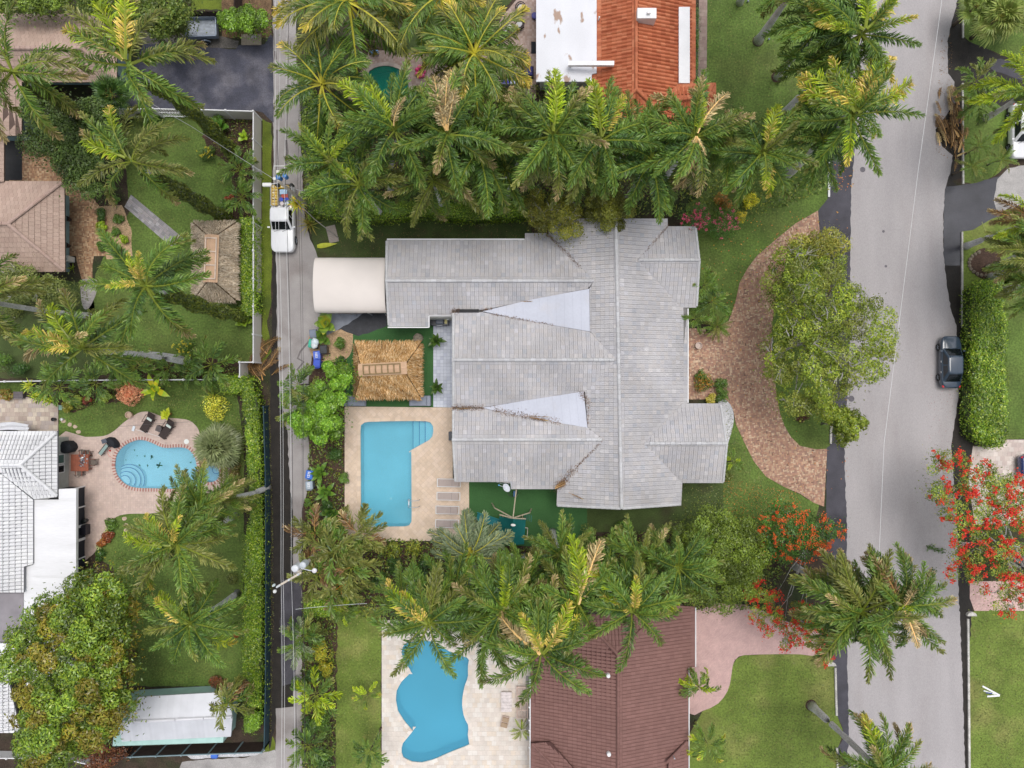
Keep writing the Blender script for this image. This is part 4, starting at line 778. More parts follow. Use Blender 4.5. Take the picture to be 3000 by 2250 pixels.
    for q in (-1, 1): MB().bar(a + d * ladder[2] + sdv * q * wd * .72 + Vector((0, 0, .10)), b - d * ladder[3] + sdv * q * wd * .72 + Vector((0, 0, .10)), .10, .07, ladder[4]).obj("batten", wood, root)
    for i in range(ladder[1]):
        c = a + d * ladder[2] + (b - a - d * (ladder[2] + ladder[3])) * (i / (ladder[1] - 1)); MB().bar(c - sdv * wd * .8 + Vector((0, 0, .12)), c + Vector((0, 0, .21)), .10, .07, ladder[4]).bar(c + Vector((0, 0, .21)), c + sdv * wd * .8 + Vector((0, 0, .12)), .10, .07, ladder[4]).obj("rung", wood, root)
    for v in E:
        q = v - o; MB().tube([(q.x * .86, q.y * .86, 0), (q.x * .86, q.y * .86, ze + .2)], .09, 8, (.30, .2, .12)).obj("post", wood, root)
hut("thatched_hut", "golden thatched hut on artificial turf beside the grey house", (1040, 1006, 1232, 1164), ((1062, 1084), (1180, 1078)), 2.3, 3.5, STR, 15000, (.52, 7, .45, .55, (.24, .17, .08)), 1, (.56, .37, .24))
hut("thatched_hut", "weathered pale thatched hut beside the clipped hedge in the fenced lawn", (566, 652, 692, 880), ((620, 700), (616, 815)), 2.7, 4.1, STG, 14000, (.60, 4, .3, .3, (.62, .50, .40)), 2, (.55, .35, .20))
# ================================================================== vinyl fences
def fence(pts, hgt, label, spacing=2.4, mat=wcream, postmat=wht, pw=.13, side=None, th=.05, cap=True, pieces=1):
    root = empty("fence", P(*pts[0]), label=label, cat="fence"); o = root.location
    V = [P(*p) for p in pts]; pn = None; pm = None
    for i, (a, b) in enumerate(zip(V, V[1:])):
        n = max(1, round((b - a).length / spacing)); d = (b - a) / n
        for k in range(n):
            p, q = a + d * k - o, a + d * (k + 1) - o; t = d.normalized()
            MB().bar(p + t * pw / 2 + Vector((0, 0, hgt / 2 + .03)), q - t * pw / 2 + Vector((0, 0, hgt / 2 + .03)), th, hgt - .1).obj("fence_panel", mat, root)
            MB().bar(p + t * pw / 2 + Vector((0, 0, hgt - .02)), q - t * pw / 2 + Vector((0, 0, hgt - .02)), th + .03, .1).obj("top_rail", postmat, root)
            m = MB(); m.box(p + Vector((0, 0, (hgt + .08) / 2)), (pw, pw, hgt + .08))
            if cap: m.box(p + Vector((0, 0, hgt + .12)), (pw + .05, pw + .05, .07), top=.5)
            m.obj("post", postmat, root)
        if i == len(V) - 2: m = MB(); m.box(b - o + Vector((0, 0, (hgt + .08) / 2)), (pw, pw, hgt + .08)); m.box(b - o + Vector((0, 0, hgt + .12)), (pw + .05, pw + .05, .07), top=.5); m.obj("post", postmat, root)
    return root
def ft(z, *a):   # apparent top line -> ground plan pixels
    k = (HC - z) / HC; return [(1500 + (a[i] - 1500) * k, 1125 + (a[i + 1] - 1125) * k) for i in range(0, len(a), 2)]
fence(ft(1.9, 330, 319, 448, 319), 1.9, "white vinyl fence west of the open gate by the black court")
fence(ft(1.9, 580, 321, 742, 326, 742, 1061, 702, 1061, 702, 1103), 1.9, "tall white vinyl fence with a corner along the yellow-green verge")
fence(ft(1.7, -60, 1119, 240, 1114, 612, 1112), 1.7, "straight white vinyl fence dividing two gardens", mat=wht)
g = empty("gate", P(*ft(1.8, 448, 319)[0]), label="white framed double gate with open lattice in the fence by the black court", cat="gate"); o = g.location
for (xa_, xb_) in ((448, 512), (514, 578)):
    p, q = P(*ft(1.8, xa_, 318)[0]) - o, P(*ft(1.8, xb_, 320)[0]) - o; lf = MB().bar(p + Vector((0, 0, 1.75)), q + Vector((0, 0, 1.75)), .07, .1).obj("gate_leaf", wht, g)
    for z in (.15, .95): MB().bar(p + Vector((0, 0, z)), q + Vector((0, 0, z)), .06, .09).obj("rail", wht, lf)
    for k in range(9): c = p + (q - p) * (k / 8); MB().bar(c + Vector((0, 0, .1)), c + Vector((0, 0, 1.75)), .035, .08).obj("slat", wht, lf)
fence(Q(786, 1190, 792, 1400, 793, 1700, 792, 2000, 788, 2172), 1.2, "dark teal fence hidden behind the long clipped hedge", 3., M("teal_mesh", (.02, .05, .07), .7), M("teal_post", (.03, .07, .09), .6), cap=False)
fence(Q(788, 2172, 560, 2180, 345, 2188), 1.8, "dark brown fence south of the metal roofed shed", 2.4, M("brown_fence", (.045, .028, .022), .9, .2, 3.), M("blue_rail", (.22, .30, .33), .6), cap=False)
fence(ft(1.5, 525, 36, 690, 40, 690, -40), 1.8, "dark purple-brown fence behind the trailer", 2.4, MATS["brown_fence"], MATS["brown_fence"], cap=False)
fence(ft(1.2, -60, 2221, 180, 2222, 260, 2240), 1.2, "low white fence in the bottom corner under the mango tree", 2.4, wht, wht)
# ================================================================== vegetation
GD = [(.030, .075, .018), (.038, .088, .022), (.048, .100, .026), (.026, .065, .022)]
GM = [(.060, .125, .026), (.075, .140, .030), (.090, .155, .035), (.050, .110, .028)]
GO = [(.090, .120, .035), (.110, .135, .045), (.075, .105, .035), (.13, .15, .055)]
GY = [(.15, .24, .012), (.19, .29, .015), (.11, .19, .012), (.23, .30, .025)]
YE = [(.27, .26, .05), (.33, .29, .08), (.22, .24, .04), (.38, .32, .13)]
ST = [(.26, .24, .17), (.22, .19, .13), (.31, .29, .22), (.18, .15, .10)]
SB = [(.095, .145, .11), (.115, .165, .13), (.08, .12, .09), (.14, .19, .15)]
BR = [(.11, .075, .045), (.15, .10, .06), (.085, .055, .035)]
FR = {}
def frond(kind, pal, var, seed):
    key = (kind, pal, var)
    if key in FR: return FR[key]
    rg = random.Random(seed); pals = dict(gd=GD, gm=GM, go=GO, gy=GY, ye=YE, st=ST, sb=SB, br=BR)
    c0, c1, ctip = {'dark': ('gd', 'gm', 'gm'), 'mid': ('gm', 'gm', 'go'), 'olive': ('go', 'go', 'go'), 'lime': ('gy', 'gy', 'gy'), 'yellow': ('ye', 'gy', 'ye'), 'tipped': ('gm', 'go', 'st'), 'straw': ('st', 'st', 'st'), 'silver': ('sb', 'sb', 'sb'), 'brown': ('br', 'br', 'st'), 'ytip': ('gm', 'gy', 'ye'), 'coco': ('gm', 'go', 'ye')}[pal]
    n, lm, arch, wd, plum, hang, phi0, bare, tri = {'royal': (86, .160, 1.05, .0088, .95, .38, 58, .12, 1), 'coconut': (74, .215, 1.0, .0085, .12, .6, 64, .17, 1), 'areca': (26, .27, 1.15, .021, .2, .30, 50, .2, 1), 'spear': (34, .13, .35, .013, .5, .05, 34, .1, 1), 'curly': (26, .22, 2.2, .020, .5, .5, 58, .1, 1), 'cycad': (30, .17, .8, .014, .1, .1, 60, .1, 1)}[kind]
    arch *= rg.uniform(.8, 1.25); side = rg.uniform(-.45, .45)
    m = 14; pts = [Vector((0, 0, 0))]; th = 0
    for i in range(m):
        t = (i + .5) / m; th = -arch * t ** 1.25; yw = side * t; pts.append(pts[-1] + Vector((math.cos(th) * math.cos(yw), math.cos(th) * math.sin(yw), math.sin(th))) / m)
    def at(t):
        f = min(t * m, m - 1e-4); i = int(f); return pts[i] + (pts[i + 1] - pts[i]) * (f - i), (pts[i + 1] - pts[i]).normalized()
    mb = MB(); rc = {'st': (.5, .4, .25), 'br': (.3, .2, .1)}.get(c0, (.30, .32, .06) if kind == 'coconut' else (.13, .18, .035))
    mb.tube(pts, [.016 * (1 - .85 * i / m) + .002 for i in range(m + 1)] if kind != 'areca' else [.012 * (1 - .8 * i / m) for i in range(m + 1)], 4, rc, cap=False)
    for i in range(n):
        t = bare + (1 - bare) * (i + .5) / n; p, tg = at(t); up = tg.cross(Vector((0, 1, 0))); up = -up if up.z < 0 else up; sd = Vector((0, 1, 0))
        env = math.sin(math.pi * min(1, .16 + .80 * (t - bare) / (1 - bare))) ** .55
        for sg in (-1, 1):
            if rg.random() < .035: continue
            l = lm * env * rg.uniform(.8, 1.12); ph = R(phi0 * (1 - .5 * t) + rg.uniform(-24, 24)); z = rg.uniform(-plum, plum) * .8 + .12
            d = (sd * sg * math.sin(ph) + tg * math.cos(ph) + up * z).normalized()
            d2 = (d + Vector((rg.uniform(-.2, .2), rg.uniform(-.2, .2), -hang * rg.uniform(.1, 2.1)))).normalized(); d3 = (d2 + Vector((0, 0, -hang * 1.2))).normalized()
            w = (tg * .8 + up * rg.uniform(-.5, .5)); w = (w - d * w.dot(d)).normalized() * wd * rg.uniform(.75, 1.1)
            a = p + d * .0; b = p + d * l * .45; c = b + d2 * l * .35; e = c + d3 * l * .25
            q = (t - bare) / (1 - bare) + rg.uniform(-.15, .15); pn = c0 if q < .45 else (c1 if q < .78 else ctip)
            col = pick(rg, pals[pn], .16)
            mb.add([a - w * .4, a + w * .4, b + w, b - w, c + w * .75, c - w * .75, e], [(0, 1, 2, 3), (3, 2, 4, 5), (5, 4, 6)], col); mb.c[-3:] = [tuple(x * .8 for x in col), col, tuple(x * 1.45 for x in col)]  # highlights painted in: leaflet bases darker, tips lighter
    FR[key] = mesh(kind + "_frond", mb.v, mb.f, leafm, mb.c); return FR[key]
def orient(d, roll=0.):
    d = d.normalized(); u = Vector((0, 0, 1)); y = u.cross(d)
    if y.length < .05: y = Vector((0, 1, 0))
    y.normalize(); z = d.cross(y); M_ = Matrix((d, y, z)).transposed()
    return (M_ @ Matrix.Rotation(roll, 3, 'X')).to_euler()
TRK = {}
def palm(name, label, c, z, L, n, kinds, fk='royal', base=None, spec=(), seed=0, wind=(-.10, .30), trunk=(.26, .15), shaft=True, ivy=False, low=-35, cat="palm tree", group=None, leanmat=None, elr=(72, None)):
    """c: where the crown shows in the plan, z its height; base: where the trunk stands"""
    rg = random.Random(seed or int(c[0] * 7 + c[1])); top = P(c[0], c[1], z); bs = P(*base) if base else Vector((top.x + rg.uniform(-.3, .3), top.y + rg.uniform(-.3, .3), 0))
    root = empty(name, bs, label=label, cat=cat); 
    if group: root['group'] = group
    tp = top - bs; shl = min(1.3, z * .12) if shaft else 0; sd = (tp - Vector((0, 0, 0))).normalized()
    bend = Vector((rg.uniform(-.05, .05), rg.uniform(-.05, .05), 0)) * z; pts = []; rs = []
    N_ = 10
    for i in range(N_ + 1):
        t = i / N_; p = Vector((tp.x * t ** 1.15, tp.y * t ** 1.15, (z - shl) * t)) + bend * math.sin(math.pi * t) * .4; pts.append(p)
        rs.append((trunk[0] + (trunk[1] - trunk[0]) * t) * (1.35 if i == 0 else (1.0 + .10 * math.sin(t * 9))))
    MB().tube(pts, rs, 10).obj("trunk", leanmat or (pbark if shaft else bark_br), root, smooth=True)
    if shaft: MB().tube([pts[-1], pts[-1] + (tp - pts[-1]) * .5, tp + Vector((0, 0, .25))], [trunk[1] * 1.25, trunk[1] * 1.15, trunk[1] * .45], 10, (.085, .15, .04)).obj("crownshaft", leafm, root, smooth=True)
    if ivy:
        r2 = np.random.default_rng(seed + 5); m = 7000; t = r2.random(m) ** .9 * .95; a = r2.random(m) * 6.283; pp = np.array([[v.x, v.y, v.z] for v in pts]); f = t * N_; i = np.minimum(f.astype(int), N_ - 1)
        cpt = pp[i] + (pp[i + 1] - pp[i]) * (f - i)[:, None]; rr = .42 + .13 * np.sin(t * 23) + r2.normal(0, .07, m); nv = np.stack([np.cos(a), np.sin(a), r2.normal(.1, .3, m)], 1)
        ob("ivy", leaves(cpt + nv * rr[:, None], nv, .24, [(.045, .075, .014), (.06, .09, .016), (.09, .12, .02), (.03, .05, .012)], seed + 3), root, kind='stuff')
    tot = sum(w for k, w in kinds)
    def add(az, el, kind, sc=1., f=fk, roll=None, dz=0., yw=1.):
        d = Vector((math.cos(R(az)) * math.cos(R(el)), math.sin(R(az)) * math.cos(R(el)), math.sin(R(el))))
        d = (d + Vector((wind[0], wind[1], 0)) * (.9 if el > -10 else .4)).normalized(); v = rg.randrange(6)
        me = frond(f, kind, v, 17 * v + len(kind) * 3 + len(f)); s = L * sc * rg.uniform(.92, 1.06)
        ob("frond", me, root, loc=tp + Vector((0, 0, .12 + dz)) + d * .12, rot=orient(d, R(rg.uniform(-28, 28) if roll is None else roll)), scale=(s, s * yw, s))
    a0 = rg.uniform(0, 360)
    n = int(n * 1.6) if z > 7 else n
    for i in range(n):
        q = (i + .5) / n; el = 68 - (68 - low) * q ** .85 + rg.uniform(-12, 12); az = a0 + i * 137.5 + rg.uniform(-24, 24)
        x = rg.random() * tot; kk = kinds[0][0]
        for k, w_ in kinds:
            x -= w_
            if x <= 0: kk = k; break
        add(az, el, kk, 1. if q > .15 else .85)
    for s in spec: k_ = s[2] in ('yellow', 'lime', 'straw', 'ytip'); add(s[0], s[1] * .66 if s[1] > 25 else s[1], s[2], s[3] * (1.05 if k_ else 1), s[4] if len(s) > 4 else fk, None, .55 if k_ else .15, 1.35 if k_ else 1.)
    return root
def leaves(pts, nrm, size, pal, seed, mat=None, asp=.5, jit=.22, name="foliage", wts=None, shade=None):
    rg = np.random.default_rng(seed); n = len(pts); pts = np.asarray(pts); nrm = np.asarray(nrm) + rg.normal(0, .5, (n, 3)) + np.array([0, 0, .6]); nrm /= np.linalg.norm(nrm, axis=1)[:, None] + 1e-9
    t = rg.normal(0, 1, (n, 3)); t -= nrm * (t * nrm).sum(1)[:, None]; t /= np.linalg.norm(t, axis=1)[:, None] + 1e-9; b = np.cross(nrm, t)
    s = size * rg.uniform(.6, 1.25, n)[:, None]; V = np.stack([pts - t * s * .5, pts + b * s * asp * .5 + nrm * s * .08 - t * s * .05, pts + t * s * .5 - nrm * s * .1, pts - b * s * asp * .5 + nrm * s * .08 - t * s * .05], 1).reshape(-1, 3)
    F = np.arange(n * 4).reshape(-1, 4); idx = rg.choice(len(pal), n, p=wts) if wts is not None else rg.integers(0, len(pal), n)
    c = np.array(pal)[idx] * rg.uniform(1 - jit, 1 + jit, n)[:, None]
    if shade is not None: c = c * shade[:, None]
    return np_mesh(name, V, F, mat or leafm, c)
def branch(root, a, b, r0, r1, rg, mat=bark, name="branch"):
    mid = (a + b) / 2 + Vector((rg.uniform(-.3, .3), rg.uniform(-.3, .3), rg.uniform(0, .4))) * (b - a).length * .3
    return MB().tube([a, a * .5 + mid * .5 + Vector((0, 0, .05)), mid, mid * .5 + b * .5 + Vector((0, 0, .1)), b], [r0, r0 * .85, (r0 + r1) / 2, r1 * 1.2, r1], 6).obj(name, mat, root, smooth=True)
def tree(name, label, outline, zb, zt, ncl, cr, nl, leaf, pal, seed, base=None, trunk_r=.25, flowers=None, branches=10, cat="tree", twigs=0, pal2=None, p2=.25, mat=None, asp=.5, low=.35, barkm=None, group=None, fill=True, size_var=.4):
    leaf *= 1.35; nl = int(nl * .8)
    rg = random.Random(seed); r2 = np.random.default_rng(seed); xs = [p[0] for p in outline]; ys = [p[1] for p in outline]
    cx, cy = (min(xs) + max(xs)) / 2, (min(ys) + max(ys)) / 2; cand = []
    bs = P(*base) if base else P(cx, cy, (zb + zt) / 2).xy.to_3d()
    root = empty(name, bs, label=label, cat=cat)
    if group: root['group'] = group
    raw = np.stack([r2.uniform(min(xs), max(xs), 6000), r2.uniform(min(ys), max(ys), 6000)], 1); ins = pip(raw, outline); raw = raw[ins]; ds, _ = edist(raw, outline); crp = cr * PXM * 1.12
    ok = ds > crp * .45; raw, ds = raw[ok], ds[ok]; dm = ds.max(); sel = []
    for i in range(len(raw)):
        if all((raw[i][0] - s[0]) ** 2 + (raw[i][1] - s[1]) ** 2 > (crp * .72) ** 2 for s in sel[-400:]): sel.append((raw[i][0], raw[i][1], ds[i]))
        if len(sel) >= ncl: break
    P_, N_, S_, SH = [], [], [], []; cents = []; per = nl // max(1, len(sel))
    for x, y, d in sel:
        z = zb + (zt - zb) * math.sqrt(max(0, 1 - (1 - min(1, d / dm)) ** 2)) + rg.uniform(-.35, .35) * (zt - zb) * .35
        c = np.array(P(x, y, z)); r = cr * rg.uniform(1 - size_var, 1 + size_var * .5); cents.append((Vector(c), r)); m = int(per * (r / cr) ** 2)
        v = r2.normal(0, 1, (m, 3)); v /= np.linalg.norm(v, axis=1)[:, None]; dn = v[:, 2] < -.2; v[dn, 2] *= -rg.uniform(.4, 1); rad = r * r2.uniform(.45, 1.0, m)[:, None] ** .6; q = c + v * rad * np.array([1, 1, .72])
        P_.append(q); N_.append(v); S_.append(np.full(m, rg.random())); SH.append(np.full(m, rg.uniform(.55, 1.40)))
        if fill:      # looser, lower leaves of the same clump, colour darkened to paint in shade
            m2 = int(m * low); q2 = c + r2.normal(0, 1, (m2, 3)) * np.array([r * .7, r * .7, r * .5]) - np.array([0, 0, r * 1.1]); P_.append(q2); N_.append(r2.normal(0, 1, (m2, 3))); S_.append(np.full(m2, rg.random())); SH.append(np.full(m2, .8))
    Pt = np.concatenate(P_) - np.array(bs); Nn = np.concatenate(N_); S_ = np.concatenate(S_); SH = np.concatenate(SH)
    if pal2 is not None:
        k = S_ < p2
        ob("crown", leaves(Pt[~k], Nn[~k], leaf, pal, seed + 1, mat, asp, shade=SH[~k]), root); ob("crown", leaves(Pt[k], Nn[k], leaf, pal2, seed + 2, mat, asp, shade=SH[k]), root, kind='stuff') if k.any() else None
    else: ob("crown", leaves(Pt, Nn, leaf, pal, seed + 1, mat, asp, shade=SH), root)
    zf = zb * .55; fork = Vector((0, 0, max(.4, zf)))
    MB().tube([Vector((0, 0, -.05)), Vector((.05, .03, zf * .5)), fork], [trunk_r * 1.4, trunk_r, trunk_r * .85], 10).obj("trunk", barkm or bark, root, smooth=True)
    rg.shuffle(cents)
    for c, r in cents[:branches]: branch(root, fork + Vector((0, 0, -.1)), c - bs + Vector((0, 0, -r * .2)), trunk_r * .5, trunk_r * .09, rg, barkm or bark)
    if twigs:
        tm = MB()
        for c, r in cents[branches:branches + twigs]:
            near = min(cents[:max(1, branches)], key=lambda k: (k[0] - c).length); a = (near[0] * .6 + c * .4) - bs; e = c - bs + Vector((0, 0, r * .55)); tm.tube([a, (a + e) / 2 + Vector((rg.uniform(-.2, .2), rg.uniform(-.2, .2), .1)), e], [.05, .035, .015], 4)
            for _ in range(5):
                f = e + Vector((rg.uniform(-1, 1), rg.uniform(-1, 1), rg.uniform(-.1, .3))) * r * .9; tm.tube([(a + e) / 2, f], [.025, .008], 3)
        tm.obj("twigs", barkm or bark, root, kind='stuff')
    if flowers:
        fcol, fn, fsz, box = flowers; fp, fv = [], []
        for c, r in cents:
            if box and not pip([(1500 + c.x * PXM / ((HC - c.z) / HC), 1125 - c.y * PXM / ((HC - c.z) / HC))], box)[0]: continue
            for _ in range(rg.randint(*fn)):
                a = rg.uniform(0, 6.283); e = rg.uniform(.2, 1); v = Vector((math.cos(a) * math.sqrt(1 - e * e), math.sin(a) * math.sqrt(1 - e * e), e)); q = c + v * r * 1.02 - bs; m = rg.randint(14, 30); sp = rg.uniform(.08, .17)
                fp.append(np.array(q) + r2.normal(0, sp, (m, 3)) * np.array([1, 1, .5])); fv.append(np.tile([0, 0, 1.], (m, 1)))
        if fp: ob("blossom", leaves(np.concatenate(fp), np.concatenate(fv), fsz, fcol, seed + 9, petal, .8, .15, "blossom"), root, kind='stuff')
    return root
def hedge(label, outline, h, nl, leaf, pal, seed, bump=.18, name="hedge", cat="hedge", mat=None, asp=.45, wts=None):
    root = empty(name, P(*outline[0]), label=label, cat=cat); o = root.location; r2 = np.random.default_rng(seed); g = [P(*p) for p in outline]; poly = [(v.x, v.y) for v in g]
    xs = [p[0] for p in poly]; ys = [p[1] for p in poly]; ctr = Vector((sum(xs) / len(xs), sum(ys) / len(ys), 0))
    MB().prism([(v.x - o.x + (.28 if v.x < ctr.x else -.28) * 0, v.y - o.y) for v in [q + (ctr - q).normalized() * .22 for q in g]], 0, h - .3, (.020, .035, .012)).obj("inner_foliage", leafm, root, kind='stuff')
    A = area(poly); m = int(nl * 3); q = np.stack([r2.uniform(min(xs), max(xs), m), r2.uniform(min(ys), max(ys), m)], 1); q = q[pip(q, poly)][:nl]
    z = h + bump * (np.sin(q[:, 0] * 2.3 + 2 * np.sin(q[:, 1] * 1.1)) * .5 + np.sin(q[:, 1] * 3.1 + q[:, 0]) * .5) + r2.normal(0, bump * .45, len(q)); e_, _ = edist(q, poly); z -= np.clip(.45 - e_, 0, 1) * .8
    top = np.column_stack([q, z]); nt_ = np.tile([0, 0, 1.], (len(q), 1)); P_, N_ = [top], [nt_]; n = len(g)
    for i in range(n):
        a, b = np.array(g[i]), np.array(g[(i + 1) % n]); ln = np.linalg.norm(b - a); k = int(ln * h * 55); u = r2.random(k)[:, None]; p = a + (b - a) * u; d = (b - a) / max(ln, 1e-6); nv = np.array([d[1], -d[0], 0]); 
        if np.dot(nv, np.array(g[i]) - np.array(ctr)) < 0: nv = -nv
        p = p + nv * r2.normal(.02, .12, k)[:, None]; p[:, 2] = r2.uniform(.1, h, k); P_.append(p); N_.append(np.tile(nv, (k, 1)))
    Pt = np.concatenate(P_) - np.array(o); sh = 1 + .16 * np.sin(Pt[:, 0] * 1.3 + Pt[:, 1] * .9)
    ob("foliage", leaves(Pt, np.concatenate(N_), leaf, pal, seed, mat or leafg, asp, .28, wts=wts, shade=sh), root, kind='stuff'); return root
LM = {}
def blade(kind, pal, var):
    key = (kind, tuple(pal), var)
    if key in LM: return LM[key]
    rg = random.Random(var + 3); n = 7; mb = MB(); wmax, arch, fold = {'strap': (.07, 1.0, .25), 'banana': (.17, .9, .2), 'agave': (.10, .35, .3), 'paddle': (.30, .6, .1), 'grass': (.025, 1.2, .3), 'sword': (.05, .5, .3)}[kind]
    p = Vector((0, 0, 0)); L_, Cc, R_ = [], [], []
    for i in range(n + 1):
        t = i / n; th = .3 - arch * t * t; w = wmax * math.sin(math.pi * min(1, (.10 + .9 * t) ** (.7 if kind in ('agave', 'sword', 'strap') else 1.1))) if t < 1 else .003
        if kind in ('banana', 'paddle') and t < .2: w = .02
        L_.append(p + Vector((0, w, w * fold))); Cc.append(p.copy()); R_.append(p + Vector((0, -w, w * fold))); p = p + Vector((math.cos(th), 0, math.sin(th))) / n
    for i in range(n):
        c = pick(rg, pal, .12); mb.add([L_[i], Cc[i], Cc[i + 1], L_[i + 1]], [(0, 1, 2, 3)], c); mb.add([Cc[i], R_[i], R_[i + 1], Cc[i + 1]], [(0, 1, 2, 3)], (c[0] * .92, c[1] * .92, c[2] * .92))
    LM[key] = mesh("leaf", mb.v, mb.f, leafg, mb.c); return LM[key]
def rosette(name, label, c, L, n, kind, pal, seed, z=.1, el=(15, 75), cat="plant", pot=None, joined=False, group=None, stem=0, tilt=(0, 0)):
    rg = random.Random(seed); root = empty(name, P(c[0], c[1], z + stem).xy.to_3d() if stem else P(*c), label=label, cat=cat)
    if group: root['group'] = group
    if stem: MB().tube([(0, 0, 0), (0, 0, z + stem)], [.06, .05], 7).obj("stem", bark_br, root)
    if pot: MB().lathe((0, 0, 0), [(pot[0] * .75, 0), (pot[0], pot[1]), (pot[0] * 1.08, pot[1]), (pot[0] * 1.08, pot[1] + .04), (pot[0] * .85, pot[1] + .04), (pot[0] * .85, pot[1] - .04)], 14, pot[2]).obj("pot", plastic, root); z += pot[1] - .1
    a0 = rg.uniform(0, 360); mb = MB()
    for i in range(n):
        e = el[1] - (el[1] - el[0]) * (i + .5) / n + rg.uniform(-6, 6); a = a0 + i * 137.5; d = Vector((math.cos(R(a)) * math.cos(R(e)) + tilt[0], math.sin(R(a)) * math.cos(R(e)) + tilt[1], math.sin(R(e)))); s = L * rg.uniform(.8, 1.1); me = blade(kind, pal, rg.randrange(3)); ro = orient(d, R(rg.uniform(-20, 20)))
        if joined:
            M_ = ro.to_matrix() * s; mb.add([M_ @ v.co + Vector((0, 0, z + stem)) for v in me.vertices], [tuple(f.vertices) for f in me.polygons], pick(rg, pal, .15))
        else: ob("leaf", me, root, loc=(0, 0, z + stem), rot=ro, scale=(s, s, s))
    if joined: mb.obj("foliage", leafg, root, kind='stuff')
    return root
def bush(name, label, c, r, h, pal, seed, nl=900, leaf=.14, flowers=None, cat="shrub", asp=.5, sq=(1, 1), mat=None, group=None):
    root = empty(name, P(*c), label=label, cat=cat); r2 = np.random.default_rng(seed); rm = r / PXM; rg = random.Random(seed)
    if group: root['group'] = group
    MB().tube([(0, 0, 0), (0, 0, h * .6)], [.06, .04], 6).obj("stem", bark_br, root)
    P_, N_, SH = [], [], []
    for k in range(11):
        a = rg.uniform(0, 6.283); d = rm * .62 * math.sqrt(rg.random()); cc = np.array([d * math.cos(a) * sq[0], d * math.sin(a) * sq[1], h * (.55 + .3 * rg.random() - .2 * (d / rm))]); rr = rm * rg.uniform(.32, .5); m = nl // 11
        v = r2.normal(0, 1, (m, 3)); v /= np.linalg.norm(v, axis=1)[:, None]; P_.append(cc + v * rr * r2.uniform(.5, 1, m)[:, None] ** .5 * np.array([1, 1, min(1.2, h * .4 / rr)])); N_.append(v); SH.append(np.full(m, rg.uniform(.8, 1.2)))
    P_ = np.concatenate(P_); P_[:, 2] = np.maximum(P_[:, 2], .05); ob("foliage", leaves(P_, np.concatenate(N_), leaf, pal, seed, mat or leafg, asp, shade=np.concatenate(SH)), root, kind='stuff')
    if flowers:
        col, n, sz = flowers; q = P_[r2.integers(0, len(P_), n)]; q[:, 2] = np.maximum(q[:, 2], h * .7) + .30; m = 10; q = np.repeat(q, m, 0) + r2.normal(0, sz * .6, (n * m, 3)); ob("blossom", leaves(q, np.tile([0, 0, 1.], (len(q), 1)), sz, col, seed + 1, petal, .8), root, kind='stuff')
    return root
FAN = {}
def fanleaf(pal, v):
    key = (tuple(pal), v)
    if key in FAN: return FAN[key]
    rg = random.Random(v); mb = MB(); mb.tube([(0, 0, 0), (.25, 0, .02), (.5, 0, 0)], [.012, .010, .008], 4, (.25, .28, .1), cap=False); n = 22
    for i in range(n):
        a = R(-125 + 250 * i / (n - 1)); l = .5 * (1 - .25 * abs(a) / 2.2) * rg.uniform(.9, 1.05); d = Vector((math.cos(a), math.sin(a), .12 * (i % 2))); s = Vector((-math.sin(a), math.cos(a), 0)) * .030; o = Vector((.5, 0, 0)); m = o + d * l * .6; e = o + d * l + Vector((0, 0, -.10 - .05 * rg.random()))
        mb.add([o, m + s, m - s, e + s * .15, e - s * .15], [(0, 2, 1), (2, 4, 3, 1)], pick(rg, pal, .15))
    FAN[key] = mesh("fan_leaf", mb.v, mb.f, leafm, mb.c); return FAN[key]
def fanpalm(name, label, c, zc, L, n, pal, seed, trunk=.15, low=-20, cat="palm", base=None, wind=(0, .1)):
    rg = random.Random(seed); top = P(c[0], c[1], zc); bs = P(*base) if base else Vector((top.x, top.y, 0)); root = empty(name, bs, label=label, cat=cat); tp = top - bs
    MB().tube([(0, 0, 0), tp * .5, tp], [trunk * 1.2, trunk, trunk * .9], 9).obj("trunk", bark_br, root, smooth=True)
    for i in range(n):
        e = 80 - (80 - low) * (i + .5) / n + rg.uniform(-8, 8); a = i * 137.5; d = Vector((math.cos(R(a)) * math.cos(R(e)) + wind[0], math.sin(R(a)) * math.cos(R(e)) + wind[1], math.sin(R(e)))); s = L * rg.uniform(.85, 1.1); ob("frond", fanleaf(pal, rg.randrange(3)), root, loc=tp, rot=orient(d, R(rg.uniform(-30, 30))), scale=(s, s, s))
    return root
# ------------------------------------------------------------------ tall palms
KG = (('dark', 5), ('mid', 4), ('olive', 1)); KD2 = (('dark', 8), ('mid', 2)); KO = (('mid', 4), ('olive', 3), ('tipped', 2)); KY = (('mid', 3), ('ytip', 3), ('dark', 2)); KC = (('coco', 5), ('mid', 3), ('olive', 1)); KT = (('dark', 3), ('mid', 4), ('tipped', 3))
# (azimuth 0 = east, 90 = north)
palm("royal_palm", "ivy-trunked royal palm whose crown is cut by the west frame edge above the tan roof", (40, 212), 14, 5.0, 8, KO, base=(335, 405), ivy=True, seed=1)
palm("royal_palm", "tall ivy-trunked royal palm spreading over the black parking court, one frond bleached white", (384, 194), 16, 5.1, 6, KO, base=(687, 452), ivy=True, seed=2, spec=[(150, 8, 'straw', 1.05), (100, 30, 'lime', 1.0), (160, 20, 'ytip', .9), (60, 45, 'yellow', .8), (5, -4, 'tipped', 1.0), (-38, -12, 'mid', 1.0)])
palm("royal_palm", "ivy-trunked royal palm with yellow fronds pointing west over the dark round tree", (389, 475), 15, 4.3, 7, KO, base=(669, 642), ivy=True, seed=3, spec=[(165, 8, 'yellow', .9), (172, 30, 'lime', .8), (110, 50, 'ytip', .8), (-30, -8, 'tipped', 1.)])
